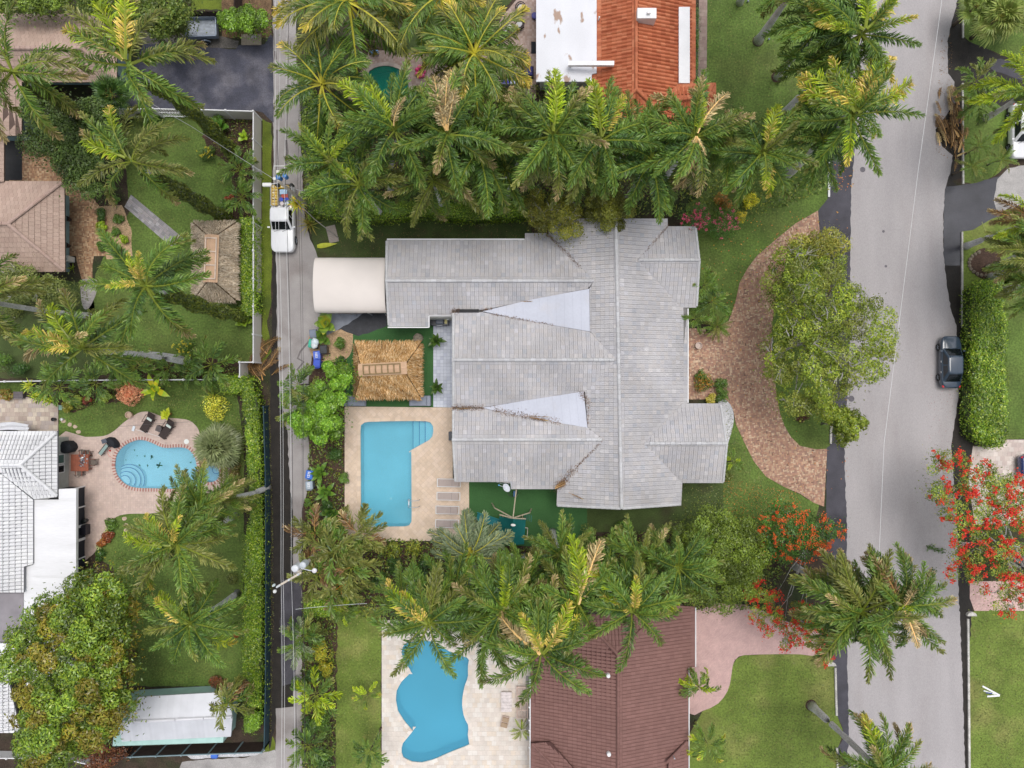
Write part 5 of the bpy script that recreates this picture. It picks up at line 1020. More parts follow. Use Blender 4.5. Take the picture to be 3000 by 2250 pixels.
palm("royal_palm", "ivy-trunked royal palm with a pale yellow heart beside the weathered hut", (432, 838), 16, 4.8, 8, KG, base=(723, 926), ivy=True, seed=4, spec=[(110, 78, 'yellow', .42), (60, 72, 'yellow', .4), (200, 70, 'yellow', .38), (20, 5, 'dark', 1.0), (-70, -15, 'tipped', 1.0)])
palm("royal_palm", "royal palm with straw coloured fronds reaching west above the dividing white fence", (245, 1022), 15, 4.5, 8, KO, base=(560, 1064), seed=5, spec=[(185, 5, 'straw', 1.05), (120, 45, 'lime', .8), (150, 25, 'tipped', 1.), (200, 50, 'yellow', .5), (165, 15, 'yellow', .9), (15, 8, 'dark', 1.1)])
palm("royal_palm", "palm mostly beyond the west edge, two olive fronds showing beside the tan roof shrubs", (-60, 880), 13, 4.6, 12, KO, seed=6)
palm("coconut_palm", "coconut palm with drooping fronds at the top edge east of the back lane", (1020, 8), 10, 5.6, 16, KC, 'coconut', base=(1150, 125), shaft=False, seed=7, wind=(.05, .1))
palm("coconut_palm", "darker coconut palm overhanging the lane north of the small green pool", (945, 250), 9, 4.3, 14, KG + (('coco', 3),), 'coconut', base=(1010, 300), shaft=False, seed=8, wind=(0, .1))
palm("coconut_palm", "coconut palm cut by the top edge between lane and patio", (1294, -12), 10, 5.0, 14, KC, 'coconut', shaft=False, seed=9, wind=(0, 0), base=(1330, 110))
palm("coconut_palm", "bright coconut palm with yellow midribs beside the patio chairs", (1390, 160), 10.5, 4.6, 19, KC, 'coconut', base=(1400, 245), shaft=False, seed=10, wind=(0, .12), spec=[(0, -2, 'coco', 1.1), (-8, -10, 'coco', 1.15), (-60, -10, 'coco', 1.1), (-85, -10, 'coco', 1.1), (185, -5, 'coco', 1.1)])
palm("royal_palm", "small royal palm leaning over the lane beside the utility pole, yellow green heart", (972, 480), 9.5, 4.0, 13, KG, seed=11, spec=[(200, 10, 'mid', 1.05), (140, 60, 'lime', .7), (30, 55, 'lime', .6)])
palm("royal_palm", "royal palm at the west end of the row, over the shaded grass strip", (1052, 545), 9.5, 4.2, 14, KG, seed=12, spec=[(150, 45, 'lime', .6)])
palm("royal_palm", "royal palm with one glowing lime frond beside the small green pool", (1158, 384), 13, 4.5, 15, KD2, seed=13, base=(1145, 562), spec=[(140, 28, 'lime', 1.05), (125, 55, 'lime', .75), (95, 25, 'dark', .9), (70, 70, 'straw', .45)])
palm("royal_palm", "royal palm with a bleached straw heart in the middle of the northern row", (1312, 398), 13, 4.7, 16, KT, seed=14, spec=[(110, 72, 'straw', .75), (90, 66, 'straw', .7), (60, 70, 'straw', .6), (75, 40, 'tipped', 1.), (80, 25, 'straw', 1.0), (130, 75, 'straw', .5)])
palm("royal_palm", "royal palm with long drooping southern fronds east of the straw hearted palm", (1402, 445), 10.5, 4.9, 15, KG, seed=15, spec=[(-55, -12, 'mid', 1.05), (-80, -14, 'mid', 1.05)])
palm("royal_palm", "shorter royal palm with fronds falling to the hedge above the grey roof's west wing", (1270, 530), 8.5, 4.2, 13, KO, seed=16, wind=(-.05, .05), low=-45)
palm("royal_palm", "royal palm with a bright yellow spear, south of the rust stained white roof", (1619, 400), 13, 4.6, 16, KT, seed=17, base=(1601, 525), spec=[(78, 52, 'lime', .85), (70, 62, 'lime', .7), (110, 70, 'tipped', .7), (-110, -15, 'tipped', 1.05), (-75, -18, 'tipped', 1.05)])
palm("royal_palm", "royal palm with a tall yellow green spear at the orange roof's south-west corner", (1758, 415), 12.5, 4.5, 15, KG, seed=18, base=(1717, 517), spec=[(92, 48, 'lime', .95), (98, 55, 'lime', .9), (50, 40, 'yellow', .75), (-88, -10, 'mid', 1.0)])
palm("royal_palm", "dark royal palm below the orange roof's south hip", (1908, 470), 11, 4.4, 15, KD2, seed=19, spec=[(-60, -10, 'dark', 1.), (10, 0, 'dark', 1.)])
palm("royal_palm", "royal palm with pale dead tufts above the pink oleander", (2032, 405), 13, 4.4, 16, KT, seed=20, spec=[(70, 60, 'lime', .6), (55, 30, 'straw', .85), (75, 25, 'tipped', .9), (-100, 10, 'straw', .35, 'spear'), (-70, 10, 'straw', .3, 'spear'), (-80, -20, 'straw', .95), (-110, -20, 'tipped', 1.)])
palm("royal_palm", "royal palm with yellow green inner fronds at the east end of the northern row", (2228, 452), 12, 3.9, 15, KG, seed=21, base=(2160, 540), spec=[(70, 38, 'lime', .95), (55, 45, 'yellow', .8), (-75, 5, 'yellow', .85), (-85, 20, 'ytip', .7)])
palm("royal_palm", "royal palm with four yellow fronds leaning over the street, the lower of the pair", (2493, 343), 14, 4.3, 14, KY, seed=22, base=(2305, 503), spec=[(62, 38, 'yellow', 1.05), (70, 20, 'yellow', 1.), (5, 12, 'yellow', 1.1), (12, 22, 'ytip', .8), (130, 30, 'yellow', 1.0), (150, 15, 'yellow', .8), (110, 60, 'lime', .65)])
palm("royal_palm", "royal palm with a glowing lime frond and a yellow one over the street's north end", (2520, 104), 14, 4.0, 14, KY, seed=23, base=(2280, 346), spec=[(90, 35, 'lime', 1.0), (85, 42, 'lime', .95), (25, 18, 'yellow', 1.0), (165, 12, 'ytip', 1.0), (178, 18, 'ytip', .8)])
palm("royal_palm", "dark royal palm behind the yellow fronded pair by the street", (2420, 62), 12.5, 4.2, 15, KD2, seed=24, base=(2276, 226))
palm("royal_palm", "dark lower royal palm between the two street palms", (2425, 196), 11, 3.9, 14, KD2, seed=25, base=(2335, 300))
palm("royal_palm", "deep green royal palm overlapping the row's east end beside the kerb", (2405, 415), 11, 3.8, 14, KD2, seed=26, base=(2300, 520))
palm("royal_palm", "royal palm whose bare grey trunk leans out of the top edge over the lawn", (2370, -95), 13, 4.3, 12, KG, seed=27, base=(2221, 120), trunk=(.33, .19))
palm("royal_palm", "royal palm base at the very top of the lawn", (2300, -240), 13, 4.3, 10, KG, seed=28, base=(2167, 8))
palm("royal_palm", "dark infill palm behind the northern row near the green pool", (1262, 350), 9.5, 3.2, 11, KD2, seed=29)
palm("royal_palm", "dark infill palm between the spear palm and the stained roof", (1520, 400), 9.5, 4.0, 13, KD2, seed=30)
palm("royal_palm", "dark infill palm south of the orange roof's valley", (1850, 400), 9.0, 3.8, 13, KG, seed=31)
palm("royal_palm", "olive infill palm at the row's east part above the croton", (2130, 440), 9.0, 3.6, 12, KO, seed=32)
palm("royal_palm", "dark infill palm between straw hearted palm and yellow spear palm", (1480, 500), 8.0, 3.6, 12, KD2, seed=33)
palm("royal_palm", "infill palm above the bare branched tree by the grey roof", (1690, 480), 8.5, 3.6, 12, KG, seed=34)
# southern group
palm("silver_palm", "silver grey palm with broad fronds south of the sun loungers", (1378, 1622), 7.5, 3.5, 15, (('silver', 1),), 'coconut', seed=41, wind=(-.05, .35), shaft=False, spec=[(0, 10, 'silver', 1.05), (100, 40, 'silver', 1.), (170, 10, 'silver', 1.)])
palm("royal_palm", "royal palm with a pale yellow frond over the travertine terrace's west corner", (1258, 1822), 11.5, 4.3, 14, KG, seed=42, base=(1270, 1750), spec=[(135, 42, 'yellow', .75), (172, 8, 'tipped', 1.), (178, 20, 'yellow', .9), (-115, -5, 'dark', 1.0), (95, 20, 'olive', 1.), (120, 20, 'dark', 1.)], wind=(-.05, .6))
palm("royal_palm", "royal palm with a small lime heart north of the wave shaped pool", (1475, 1785), 11, 4.2, 15, KT, seed=43, spec=[(85, 55, 'lime', .55), (70, 40, 'lime', .75), (90, 25, 'dark', 1.)], wind=(-.05, .6))
palm("royal_palm", "royal palm with peach and yellow fronds overlapping the brown roof's north-west corner", (1586, 1908), 12.5, 4.5, 14, KG, seed=44, spec=[(115, 48, 'straw', .7), (108, 52, 'yellow', .68), (35, 22, 'yellow', .9), (20, 10, 'ytip', .8), (175, 0, 'straw', .95), (215, -5, 'dark', .95), (-42, -5, 'mid', 1.05), (75, 25, 'tipped', 1.2), (100, 18, 'dark', 1.1)], wind=(-.03, .6))
palm("royal_palm", "royal palm with yellow fronds on the brown roof's north hip", (1850, 1788), 11.5, 4.3, 15, KG, seed=45, spec=[(160, 40, 'yellow', .6), (75, 60, 'yellow', .6), (-28, 2, 'ytip', 1.0), (60, 25, 'olive', 1.), (130, 25, 'ytip', 1.)], wind=(-.03, .6))
palm("royal_palm", "royal palm with a tall lime spear rising between turf and brown roof", (1690, 1765), 11, 4.3, 14, KG, seed=46, spec=[(74, 22, 'lime', 1.1), (62, 24, 'straw', 1.15), (76, 30, 'lime', .9), (68, 12, 'tipped', 1.)], wind=(-.02, .6))
palm("royal_palm", "green palm at the turf's south edge beneath the grey roof's end", (1640, 1622), 8, 3.2, 13, KG, seed=47, wind=(0, .25))
palm("royal_palm", "dark palm between the silver palm and the wave shaped pool", (1330, 1735), 8.5, 3.8, 14, KD2, seed=48, wind=(0, .35))
palm("royal_palm", "dark palm over the terrace's north edge", (1420, 1850), 9, 3.9, 14, KD2, seed=49, wind=(0, .2))
palm("royal_palm", "bright small palm west of the silver palm's foot", (1180, 1745), 6.5, 3.0, 13, (('mid', 4), ('lime', 1)), seed=50, wind=(0, .2))
palm("royal_palm", "green palm southeast of the play set", (1545, 1702), 7.5, 3.3, 13, KG, seed=51, wind=(0, .2))
palm("royal_palm", "olive palm west of the bright round tree", (1880, 1640), 8.5, 3.5, 14, KO, seed=52, wind=(0, .2))
palm("royal_palm", "dark palm beside the leafy round tree near the brown roof", (1985, 1660), 9, 3.6, 14, KD2, seed=53, wind=(0, .1))
palm("royal_palm", "dark infill palm north of the brown roof's hip", (1770, 1690), 8, 3.8, 14, KD2, seed=54, wind=(0, .2))
palm("royal_palm", "dark infill palm between the lime heart palm and the peach fronded palm", (1560, 1780), 8.5, 3.8, 13, KD2, seed=55, wind=(0, .2))
palm("royal_palm", "full green royal palm over the west shoulder of the street", (2520, 1790), 12, 4.7, 22, KO, seed=56, base=(2330, 1660), wind=(-.25, .22), spec=[(-10, 25, 'lime', .7), (150, 20, 'mid', 1.1), (165, 10, 'mid', 1.1), (130, 25, 'olive', 1.1), (200, -5, 'dark', 1.0), (-60, -15, 'dark', 1.)])
palm("royal_palm", "royal palm with straw tufts in its heart over the middle of the street", (2628, 1772), 12.5, 4.2, 15, KT, seed=57, base=(2440, 1690), wind=(.08, .2), spec=[(80, 70, 'straw', .5), (-90, 60, 'straw', .6), (-75, 50, 'straw', .5), (30, 15, 'tipped', 1.), (-10, -2, 'mid', 1.05), (120, 20, 'brown', .9), (75, 20, 'dark', 1.)])
palm("royal_palm", "dark royal palm drooping south over the pink drive's mouth", (2490, 1800), 10.5, 3.8, 14, KD2, seed=58, base=(2400, 1720), wind=(-.1, -.05), low=-50)
palm("royal_palm", "leaning royal palm with a pale trunk on the bright lawn, its crown over the street", (2580, 2262), 10.5, 4.2, 14, KT, seed=59, base=(2378, 2068), wind=(-.05, .25), trunk=(.32, .2), spec=[(108, 22, 'ytip', 1.0), (100, 15, 'tipped', 1.05), (60, 30, 'mid', 1.)])
palm("royal_palm", "olive royal palm with two bright yellow fronds on the lawn south of the kidney pool", (520, 1592), 12, 4.3, 15, KO, seed=60, base=(690, 1512), spec=[(185, 12, 'lime', .9), (115, 55, 'yellow', .65), (60, 60, 'yellow', .5), (225, 0, 'ytip', 1.)], wind=(-.1, .1))
palm("royal_palm", "olive palm hanging over the kidney pool's south edge", (590, 1482), 10, 3.5, 14, KO, seed=61, base=(655, 1440), wind=(-.05, .25))
palm("royal_palm", "palm with brownish fronds against the long hedge by the spa", (672, 1462), 7.5, 2.5, 12, KO, seed=62, wind=(0, .2))
palm("royal_palm", "green royal palm with a yellow heart in the middle of the southern lawn", (563, 1822), 9.5, 4.0, 15, KG, seed=63, base=(696, 1737), spec=[(130, 45, 'yellow', .75), (120, 38, 'lime', .8), (-45, -5, 'ytip', 1.), (-130, -10, 'mid', 1.05)], wind=(-.05, .1))
palm("curly_palm", "curly browning palm between metal roofed shed and hedge", (672, 2058), 5.5, 2.7, 16, (('olive', 3), ('brown', 1), ('tipped', 1)), 'curly', seed=64, shaft=False, low=-40)
palm("royal_palm", "yellow green palm leaning over the parked white car", (3010, 272), 9.5, 3.8, 13, (('lime', 3), ('mid', 3)), seed=65, base=(2887, 346), wind=(-.15, .1))
palm("royal_palm", "palm at the east edge above the tall hedge, the northern of its trio", (3025, 735), 8.5, 3.4, 13, KO + (('brown', 1),), seed=66, base=(2896, 786), wind=(-.1, .1))
palm("royal_palm", "palm at the east edge above the tall hedge, the middle of its trio", (3040, 780), 8.5, 3.4, 13, KO, seed=67, base=(2900, 811), wind=(-.1, .1))
palm("royal_palm", "palm at the east edge above the tall hedge, the southern of its trio", (3045, 838), 8, 3.2, 13, KO, seed=68, base=(2940, 850), wind=(-.1, 0))
palm("royal_palm", "reddish dry fronded palm beyond the stone edged bed", (3030, 650), 8, 3.4, 12, (('lime', 2), ('brown', 3)), seed=69, wind=(-.1, 0))
# ------------------------------------------------------------------ low palms and clumps
def areca(label, c, z, L, n=13, kinds=(('mid', 3), ('dark', 2)), seed=0, name="areca_palm", fk='areca', low=-5, wind=(0, 0), group=None): return palm(name, label, c, z, L, n, kinds, fk, seed=seed or int(c[0]), trunk=(.07, .05), shaft=False, low=low, wind=wind, cat="palm", group=group)
for a in ((("small palm furthest west in the bed below the white edging path", (345, 1088), 1.6, 1.5)), (("dark green palm in the mulch bed below the curved edging path", (400, 1078), 2., 2.1)), (("small palm in the middle of the mulch bed by the dividing fence", (497, 1080), 1.6, 1.5)), (("bushy palm at the east end of the mulch bed by the dividing fence", (622, 1068), 2.2, 2.3)), (("low palm filling the gap between two mulch bed palms", (560, 1090), 1.4, 1.4)),
          (("dark palm against the white fence, upper of two", (706, 500), 2.4, 1.9)), (("dark palm against the white fence, lower of two", (712, 580), 2.2, 1.7)), (("shaggy palm drooping over the dividing fence", (285, 1122), 4.2, 1.8)), (("pale palm beside the lime striped plant by the terrace", (178, 1135), 3.6, 2.2))): areca(*a)
for a in ((("palm beside the blue bins, nearest the lane edge", (878, 1128), 3.8, 1.9)), (("palm below the first of the lane side palms", (893, 1196), 3.6, 1.9)), (("palm west of the round bright tree by the lane", (925, 1165), 4.0, 1.9)), (("palm leaning over the cables at the lane", (860, 1205), 3.4, 1.6))): areca(*a, kinds=KG)
for a in ((("olive palm of the lane clump, its northern tip", (925, 1560), 4.6, 2.5)), (("broad olive palm in the heart of the lane clump", (985, 1610), 5.2, 2.7)), (("palm of the lane clump beside the pool terrace corner", (1050, 1560), 4.4, 2.5)), (("palm of the lane clump with browning fronds", (1030, 1660), 4.8, 2.5)), (("palm of the lane clump next to the transformer pole", (935, 1680), 4.5, 2.4)), (("southern palm of the lane clump over the hedge", (985, 1720), 4.2, 2.3))): areca(*a, kinds=(('olive', 4), ('mid', 2), ('brown', 1)), n=15)
areca("bright palm south of the hedge in the lane side bed", (895, 1855), 3.2, 1.8, kinds=KG); areca("blue green palm in the lane side bed west of the yellow bush", (880, 1880), 3., 1.9, kinds=(('mid', 2), ('silver', 1))); areca("big yellow green palm in the lane side bed", (928, 2032), 3.4, 2.3, kinds=(('lime', 3), ('mid', 2)), n=11); areca("dark feathery palm at the bottom of the lane side bed", (905, 2180), 3., 2.0, kinds=KG); areca("small spiky palm on the corner of the side lawn", (1012, 1790), 2.6, 1.2, kinds=(('lime', 1), ('mid', 2)), n=16)
areca("spiky palm just above the side lawn's corner", (1008, 1770), 2.4, 1.2, kinds=(('mid', 2),), n=14)
areca("little yellowing palm on the side lawn", (1076, 2036), 1.6, 1.3, kinds=(('ytip', 2), ('lime', 1)), n=8, wind=(-.1, .3)); areca("dark stiff palm at the bottom of the side lawn", (1086, 2196), 3.2, 1.6, kinds=KD2, n=12)
areca("feather palm by the grey roof's east eave, northernmost of three", (2062, 835), 2.6, 1.6, kinds=(('mid', 1),), n=9); areca("feather palm by the grey roof's east eave, the middle one", (2085, 885), 2.4, 1.8, kinds=(('mid', 1), ('dark', 1)), n=10); areca("feather palm by the grey roof's east eave against the wall", (2035, 935), 2.4, 1.4, kinds=(('mid', 1),), n=8)
palm("cycad", "spiky cycad where the lawn meets the brick drive", (2100, 958), 1.6, 1.25, 22, (('mid', 2), ('olive', 1)), 'cycad', seed=91, shaft=False, trunk=(.18, .15), low=-10, cat="cycad", wind=(0, 0))
areca("little light green palm south of the porch roof", (2143, 1350), 1.8, 1.1, kinds=(('lime', 1), ('mid', 2)), n=10)
palm("curly_palm", "bright curly palm between pink drive and brown roof", (2046, 2010), 3.6, 1.9, 15, (('mid', 3), ('lime', 1)), 'curly', seed=92, shaft=False, trunk=(.12, .08), low=-30, cat="palm"); areca("thin yellow green palm by the brown roof's east eave", (2070, 2176), 3.2, 1.9, kinds=(('ytip', 1), ('mid', 1)), n=10)
areca("small potted-looking yellow palm beside the terrace bench", (1527, 2137), 1.6, .95, kinds=(('lime', 2), ('olive', 2)), n=15, fk='cycad')
for a in ((("bushy palm inside the kerb by the white car, northern one", (2866, 430), 1.8, 1.25)), (("bushy yellow-edged palm at the kerb's south end by the wet drive", (2842, 488), 1.8, 1.3)), (("bushy palm touching the white car", (2930, 470), 1.8, 1.3))): areca(*a, kinds=(('mid', 3), ('olive', 1)), n=16, fk='cycad')
areca("clump palm at the kerb under the yellow green palm, upper one", (2858, 240), 3.0, 1.9, kinds=(('mid', 3), ('olive', 1)), n=15); areca("clump palm at the kerb under the yellow green palm, lower one", (2862, 300), 2.6, 1.8, kinds=(('mid', 3), ('olive', 1)), n=14)
fanpalm("fan_palm", "large pale fan palm at the north-east corner", (2925, 52), 3.4, 2.2, 34, [(.16, .22, .08), (.20, .25, .11), (.12, .18, .06)], 3); fanpalm("fan_palm", "fan palm at the top edge left of the large one", (2862, 18), 3., 1.8, 26, [(.14, .20, .07), (.10, .16, .05)], 4); fanpalm("fan_palm", "fan palm cut by the east edge in the corner clump", (2995, 40), 3.2, 2.0, 26, [(.18, .22, .10), (.14, .19, .07)], 5)
fanpalm("fan_palm", "round silvery saw palmetto beside the kidney pool", (640, 1308), 1.7, 2.15, 95, [(.13, .17, .11), (.155, .20, .14), (.10, .14, .085)], 6, trunk=.2, low=-30, wind=(0, .05)); fanpalm("fan_palm", "dark fan palm at the black court's left end", (330, 280), 3., 1.8, 22, GD, 8); fanpalm("fan_palm", "fan palm under the street palm's lower fronds", (2455, 430), 3., 1.5, 20, GD, 9)
# ------------------------------------------------------------------ broadleaf trees
def U(t, *xy): return TP(t, *xy)
GT = [(.095, .150, .020), (.125, .185, .025), (.07, .12, .018), (.16, .21, .035)]
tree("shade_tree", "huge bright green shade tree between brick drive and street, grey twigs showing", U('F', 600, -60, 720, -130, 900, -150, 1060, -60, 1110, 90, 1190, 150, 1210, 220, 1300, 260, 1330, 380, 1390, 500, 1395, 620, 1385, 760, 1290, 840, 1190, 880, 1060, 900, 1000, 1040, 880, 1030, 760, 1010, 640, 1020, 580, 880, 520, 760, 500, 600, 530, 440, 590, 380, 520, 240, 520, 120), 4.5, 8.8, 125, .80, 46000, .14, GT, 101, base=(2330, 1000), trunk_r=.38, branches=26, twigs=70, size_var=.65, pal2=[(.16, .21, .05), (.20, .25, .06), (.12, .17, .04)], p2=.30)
tree("small_tree", "small round tree beside the shade tree's south end over the kerb", U('F', 900, 960, 1060, 985, 1160, 1005, 1225, 1060, 1190, 1120, 1120, 1190, 1060, 1250, 985, 1190, 990, 1080, 880, 1060), 3., 5.4, 26, .48, 7000, .16, GT, 102, trunk_r=.1, branches=5, twigs=5)
tree("small_tree", "thin light branched tree at the top of the brick drive", U('C', 720, 1560, 850, 1490, 1000, 1490, 1090, 1570, 1050, 1660, 900, 1700, 720, 1680), 5.5, 7.5, 12, .75, 4500, .13, [(.22, .26, .05), (.17, .22, .05), (.27, .28, .07)], 103, trunk_r=.14, branches=7, twigs=10)
tree("mango_tree", "great mango tree covering the white house's south end, green and bronze leaves", U('G', -60, 1020, 30, 800, 150, 730, 180, 610, 300, 540, 390, 530, 400, 440, 560, 400, 700, 390, 830, 470, 860, 600, 870, 760, 830, 830, 880, 960, 850, 1080, 880, 1260, 800, 1370, 740, 1400, 700, 1500, 620, 1580, 520, 1600, 480, 1700, 150, 1700, 100, 1560, 60, 1400, 100, 1250, 40, 1150), 6, 10.5, 130, .90, 56000, .21, [(.085, .150, .025), (.12, .19, .03), (.065, .115, .028), (.16, .22, .03)], 104, base=(330, 1960), trunk_r=.45, branches=12, pal2=[(.16, .14, .025), (.20, .17, .03), (.12, .11, .02), (.18, .20, .03)], p2=.30, mat=leafg, asp=.38)
tree("dark_tree", "dense dark green tree between tan house and fenced lawn", U('A', 130, 560, 420, 620, 700, 640, 780, 760, 740, 860, 660, 1000, 640, 1150, 700, 1330, 560, 1290, 420, 1180, 320, 1010, 240, 1010, 150, 960, 130, 800), 3.5, 6.0, 50, .85, 22000, .16, [(.040, .075, .022), (.055, .095, .028), (.032, .062, .020)], 105, trunk_r=.3, branches=8)
tree("grey_green_tree", "bushy grey green tree below the tan roof at the west edge", U('D', -60, 80, 80, 50, 210, 60, 360, 110, 430, 190, 520, 250, 500, 330, 380, 330, 260, 340, 120, 330, -60, 300), 2.8, 4.6, 26, .75, 12000, .13, [(.10, .14, .05), (.13, .17, .06), (.08, .12, .04)], 106, trunk_r=.2, branches=10, twigs=10)
tree("bare_branch_tree", "olive tree with bare grey twigs over the grey roof's north edge, west of its twin", U('B', 1180, 1290, 1260, 1230, 1400, 1210, 1520, 1250, 1560, 1380, 1520, 1430, 1560, 1520, 1480, 1550, 1380, 1530, 1260, 1500, 1200, 1400), 3.8, 6.0, 24, .62, 12000, .12, [(.10, .125, .022), (.13, .155, .03), (.075, .10, .018), (.17, .18, .035)], 107, trunk_r=.22, branches=10, twigs=14)
tree("bare_branch_tree", "olive tree over the grey roof's north ridge, east of its twin", U('B', 1570, 1280, 1660, 1210, 1780, 1200, 1880, 1260, 1920, 1380, 1880, 1430, 1830, 1480, 1720, 1500, 1660, 1450, 1580, 1400), 3.8, 6.0, 22, .62, 11000, .12, [(.12, .15, .028), (.15, .175, .035), (.09, .12, .022)], 108, trunk_r=.22, branches=5)
tree("leafy_tree", "bright leafy tree between the grey roof's south end and the brown roof", U('I', -60, 120, 60, 20, 200, -20, 330, 20, 480, 60, 520, 180, 560, 300, 540, 440, 430, 560, 300, 660, 180, 650, 60, 560, -60, 440), 4.5, 7.2, 48, .85, 24000, .14, [(.10, .165, .028), (.13, .20, .035), (.075, .13, .025)], 109, trunk_r=.25, branches=6)
RED = [(.70, .035, .02), (.62, .02, .015), (.78, .09, .03)]; ORG = [(.70, .12, .02), (.62, .07, .015), (.76, .18, .03)]
tree("poinciana_tree", "dark green poinciana with orange blossom by the brick drive's south mouth", U('I', 560, -60, 700, -90, 860, -20, 1000, 60, 1050, 130, 960, 230, 820, 300, 700, 330, 560, 290, 500, 180, 520, 40), 4.0, 6.2, 32, .75, 15000, .11, [(.030, .085, .018), (.04, .11, .022), (.06, .14, .03)], 110, trunk_r=.2, branches=6, flowers=(ORG, (2, 4), .12, None))
tree("poinciana_tree", "sparse poinciana branch with red blossom trailing over the pink driveway", U('I', 400, 560, 470, 350, 540, 420, 620, 520, 840, 600, 960, 760, 1060, 880, 1020, 960, 900, 980, 800, 860, 640, 900, 540, 800, 420, 680), 3.5, 5.2, 40, .55, 11000, .11, [(.08, .15, .03), (.13, .18, .03), (.17, .19, .035)], 111, base=(2330, 1600), trunk_r=.10, branches=5, twigs=10, flowers=(RED, (1, 4), .12, None), fill=False, low=.1)
tree("poinciana_tree", "wide poinciana with scarlet blossom and pale limbs over the east side of the street", U('F', 1560, 1280, 1700, 1230, 1850, 1280, 2000, 1290, 2200, 1420, 2380, 1500, 2380, 2450, 2200, 2360, 2060, 2340, 1960, 2200, 1800, 2140, 1700, 2060, 1740, 1900, 1640, 1700, 1560, 1600, 1600, 1460), 4.5, 7.0, 100, .72, 30000, .12, [(.085, .15, .03), (.12, .18, .03), (.06, .12, .025), (.18, .2, .04)], 112, base=(2935, 1640), trunk_r=.22, branches=13, twigs=34, flowers=(RED, (1, 4), .15, None), fill=True, low=.15)
tree("lane_tree", "bright round tree between the lane, the bins and the golden hut", U('E', -210, -40, 60, -60, 80, 20, 60, 120, 70, 60) if 0 else Q(935, 1060, 985, 1045, 1020, 1080, 1030, 1150, 1005, 1200, 1000, 1270, 960, 1305, 905, 1290, 870, 1260, 850, 1235, 900, 1170, 930, 1120), 3.0, 5.4, 26, .62, 15000, .16, [(.085, .185, .018), (.11, .22, .025), (.06, .14, .018), (.15, .26, .04)], 113, trunk_r=.18, branches=5, mat=leafg)
tree("boundary_tree", "leafy tree row at the top left corner behind the tan roof, its west part", Q(-30, -40, 120, -40, 200, -30, 210, 25, 150, 38, 40, 36, -30, 38), 4, 6, 22, .7, 9000, .16, [(.10, .16, .028), (.075, .13, .022), (.05, .09, .02)], 114, branches=3)
tree("boundary_tree", "darker leafy tree at the top left behind the parking court", Q(200, -40, 440, -40, 545, -20, 560, 20, 540, 70, 500, 95, 440, 110, 370, 60, 330, 38, 240, 36), 4, 6.5, 34, .8, 14000, .16, [(.045, .085, .02), (.065, .11, .025), (.09, .13, .03)], 115, branches=5)
tree("round_bush_tree", "bright round shrub tree over the concrete pads north of the black court", Q(632, 40, 670, 20, 720, 16, 770, 28, 790, 55, 775, 82, 730, 90, 680, 92, 640, 80), 1.9, 2.9, 20, .55, 9000, .15, [(.10, .19, .02), (.13, .23, .03), (.06, .12, .02)], 116, trunk_r=.1, branches=4, mat=leafg, cat="shrub")
tree("dark_tree", "shaded greenery at the left of the trailer", Q(470, 60, 540, 60, 545, 90, 520, 100, 480, 98), 1.5, 2.5, 8, .5, 2600, .15, [(.06, .09, .02), (.08, .12, .025)], 117, branches=2, cat="shrub", trunk_r=.08)
tree("brown_tree", "reddish brown scrub with bare stems under the mango tree's edge", Q(230, 2195, 330, 2180, 380, 2190, 340, 2260, 240, 2270), 1.2, 2.2, 12, .55, 3000, .14, [(.12, .05, .035), (.16, .07, .04), (.08, .04, .03)], 118, branches=3, cat="shrub", trunk_r=.08)
# ------------------------------------------------------------------ hedges
HG = [(.075, .145, .014), (.11, .19, .014), (.05, .105, .014), (.27, .33, .07), (.16, .235, .018)]; HW = [.26, .26, .22, .10, .16]
def fh(z, *a):
    k = (HC - z) / HC; p = [(a[i], a[i + 1]) for i in range(0, len(a), 2)]; cx = (min(q[0] for q in p) + max(q[0] for q in p)) / 2; cy = (min(q[1] for q in p) + max(q[1] for q in p)) / 2
    return [(1500 + (x - 1500) * (k if (x - cx) * (x - 1500) > 0 else (1 + k) / 2), 1125 + (y - 1125) * (k if (y - cy) * (y - 1125) > 0 else (1 + k) / 2)) for x, y in p]
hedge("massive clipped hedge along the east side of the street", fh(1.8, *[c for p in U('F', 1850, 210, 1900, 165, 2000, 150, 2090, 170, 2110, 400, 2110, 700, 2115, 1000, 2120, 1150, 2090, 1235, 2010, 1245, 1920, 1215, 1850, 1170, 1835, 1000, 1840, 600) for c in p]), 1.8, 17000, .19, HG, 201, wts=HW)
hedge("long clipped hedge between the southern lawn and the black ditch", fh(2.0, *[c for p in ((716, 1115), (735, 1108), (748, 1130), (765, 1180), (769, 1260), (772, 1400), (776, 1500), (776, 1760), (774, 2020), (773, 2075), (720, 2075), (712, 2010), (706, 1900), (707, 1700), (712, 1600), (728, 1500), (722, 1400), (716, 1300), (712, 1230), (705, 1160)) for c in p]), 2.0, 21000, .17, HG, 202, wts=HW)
hedge("short end of the long hedge beside the shed", fh(2.2, 711, 2075, 773, 2078, 768, 2140, 745, 2155, 712, 2150), 2.2, 2200, .16, [(.10, .19, .02), (.15, .25, .03), (.07, .14, .02)], 203)
hedge("hedge arm turning west to the dividing fence", ft(2.2, 633, 1112, 665, 1100, 716, 1102, 718, 1135, 690, 1155, 640, 1150), 2.2, 2600, .15, HG, 204, wts=HW)
hedge("clipped hedge between white fence and weathered hut", ft(2.0, 699, 635, 743, 632, 746, 800, 747, 915, 725, 925, 690, 918, 699, 880, 698, 700), 2.0, 6500, .17, HG, 205, wts=HW)
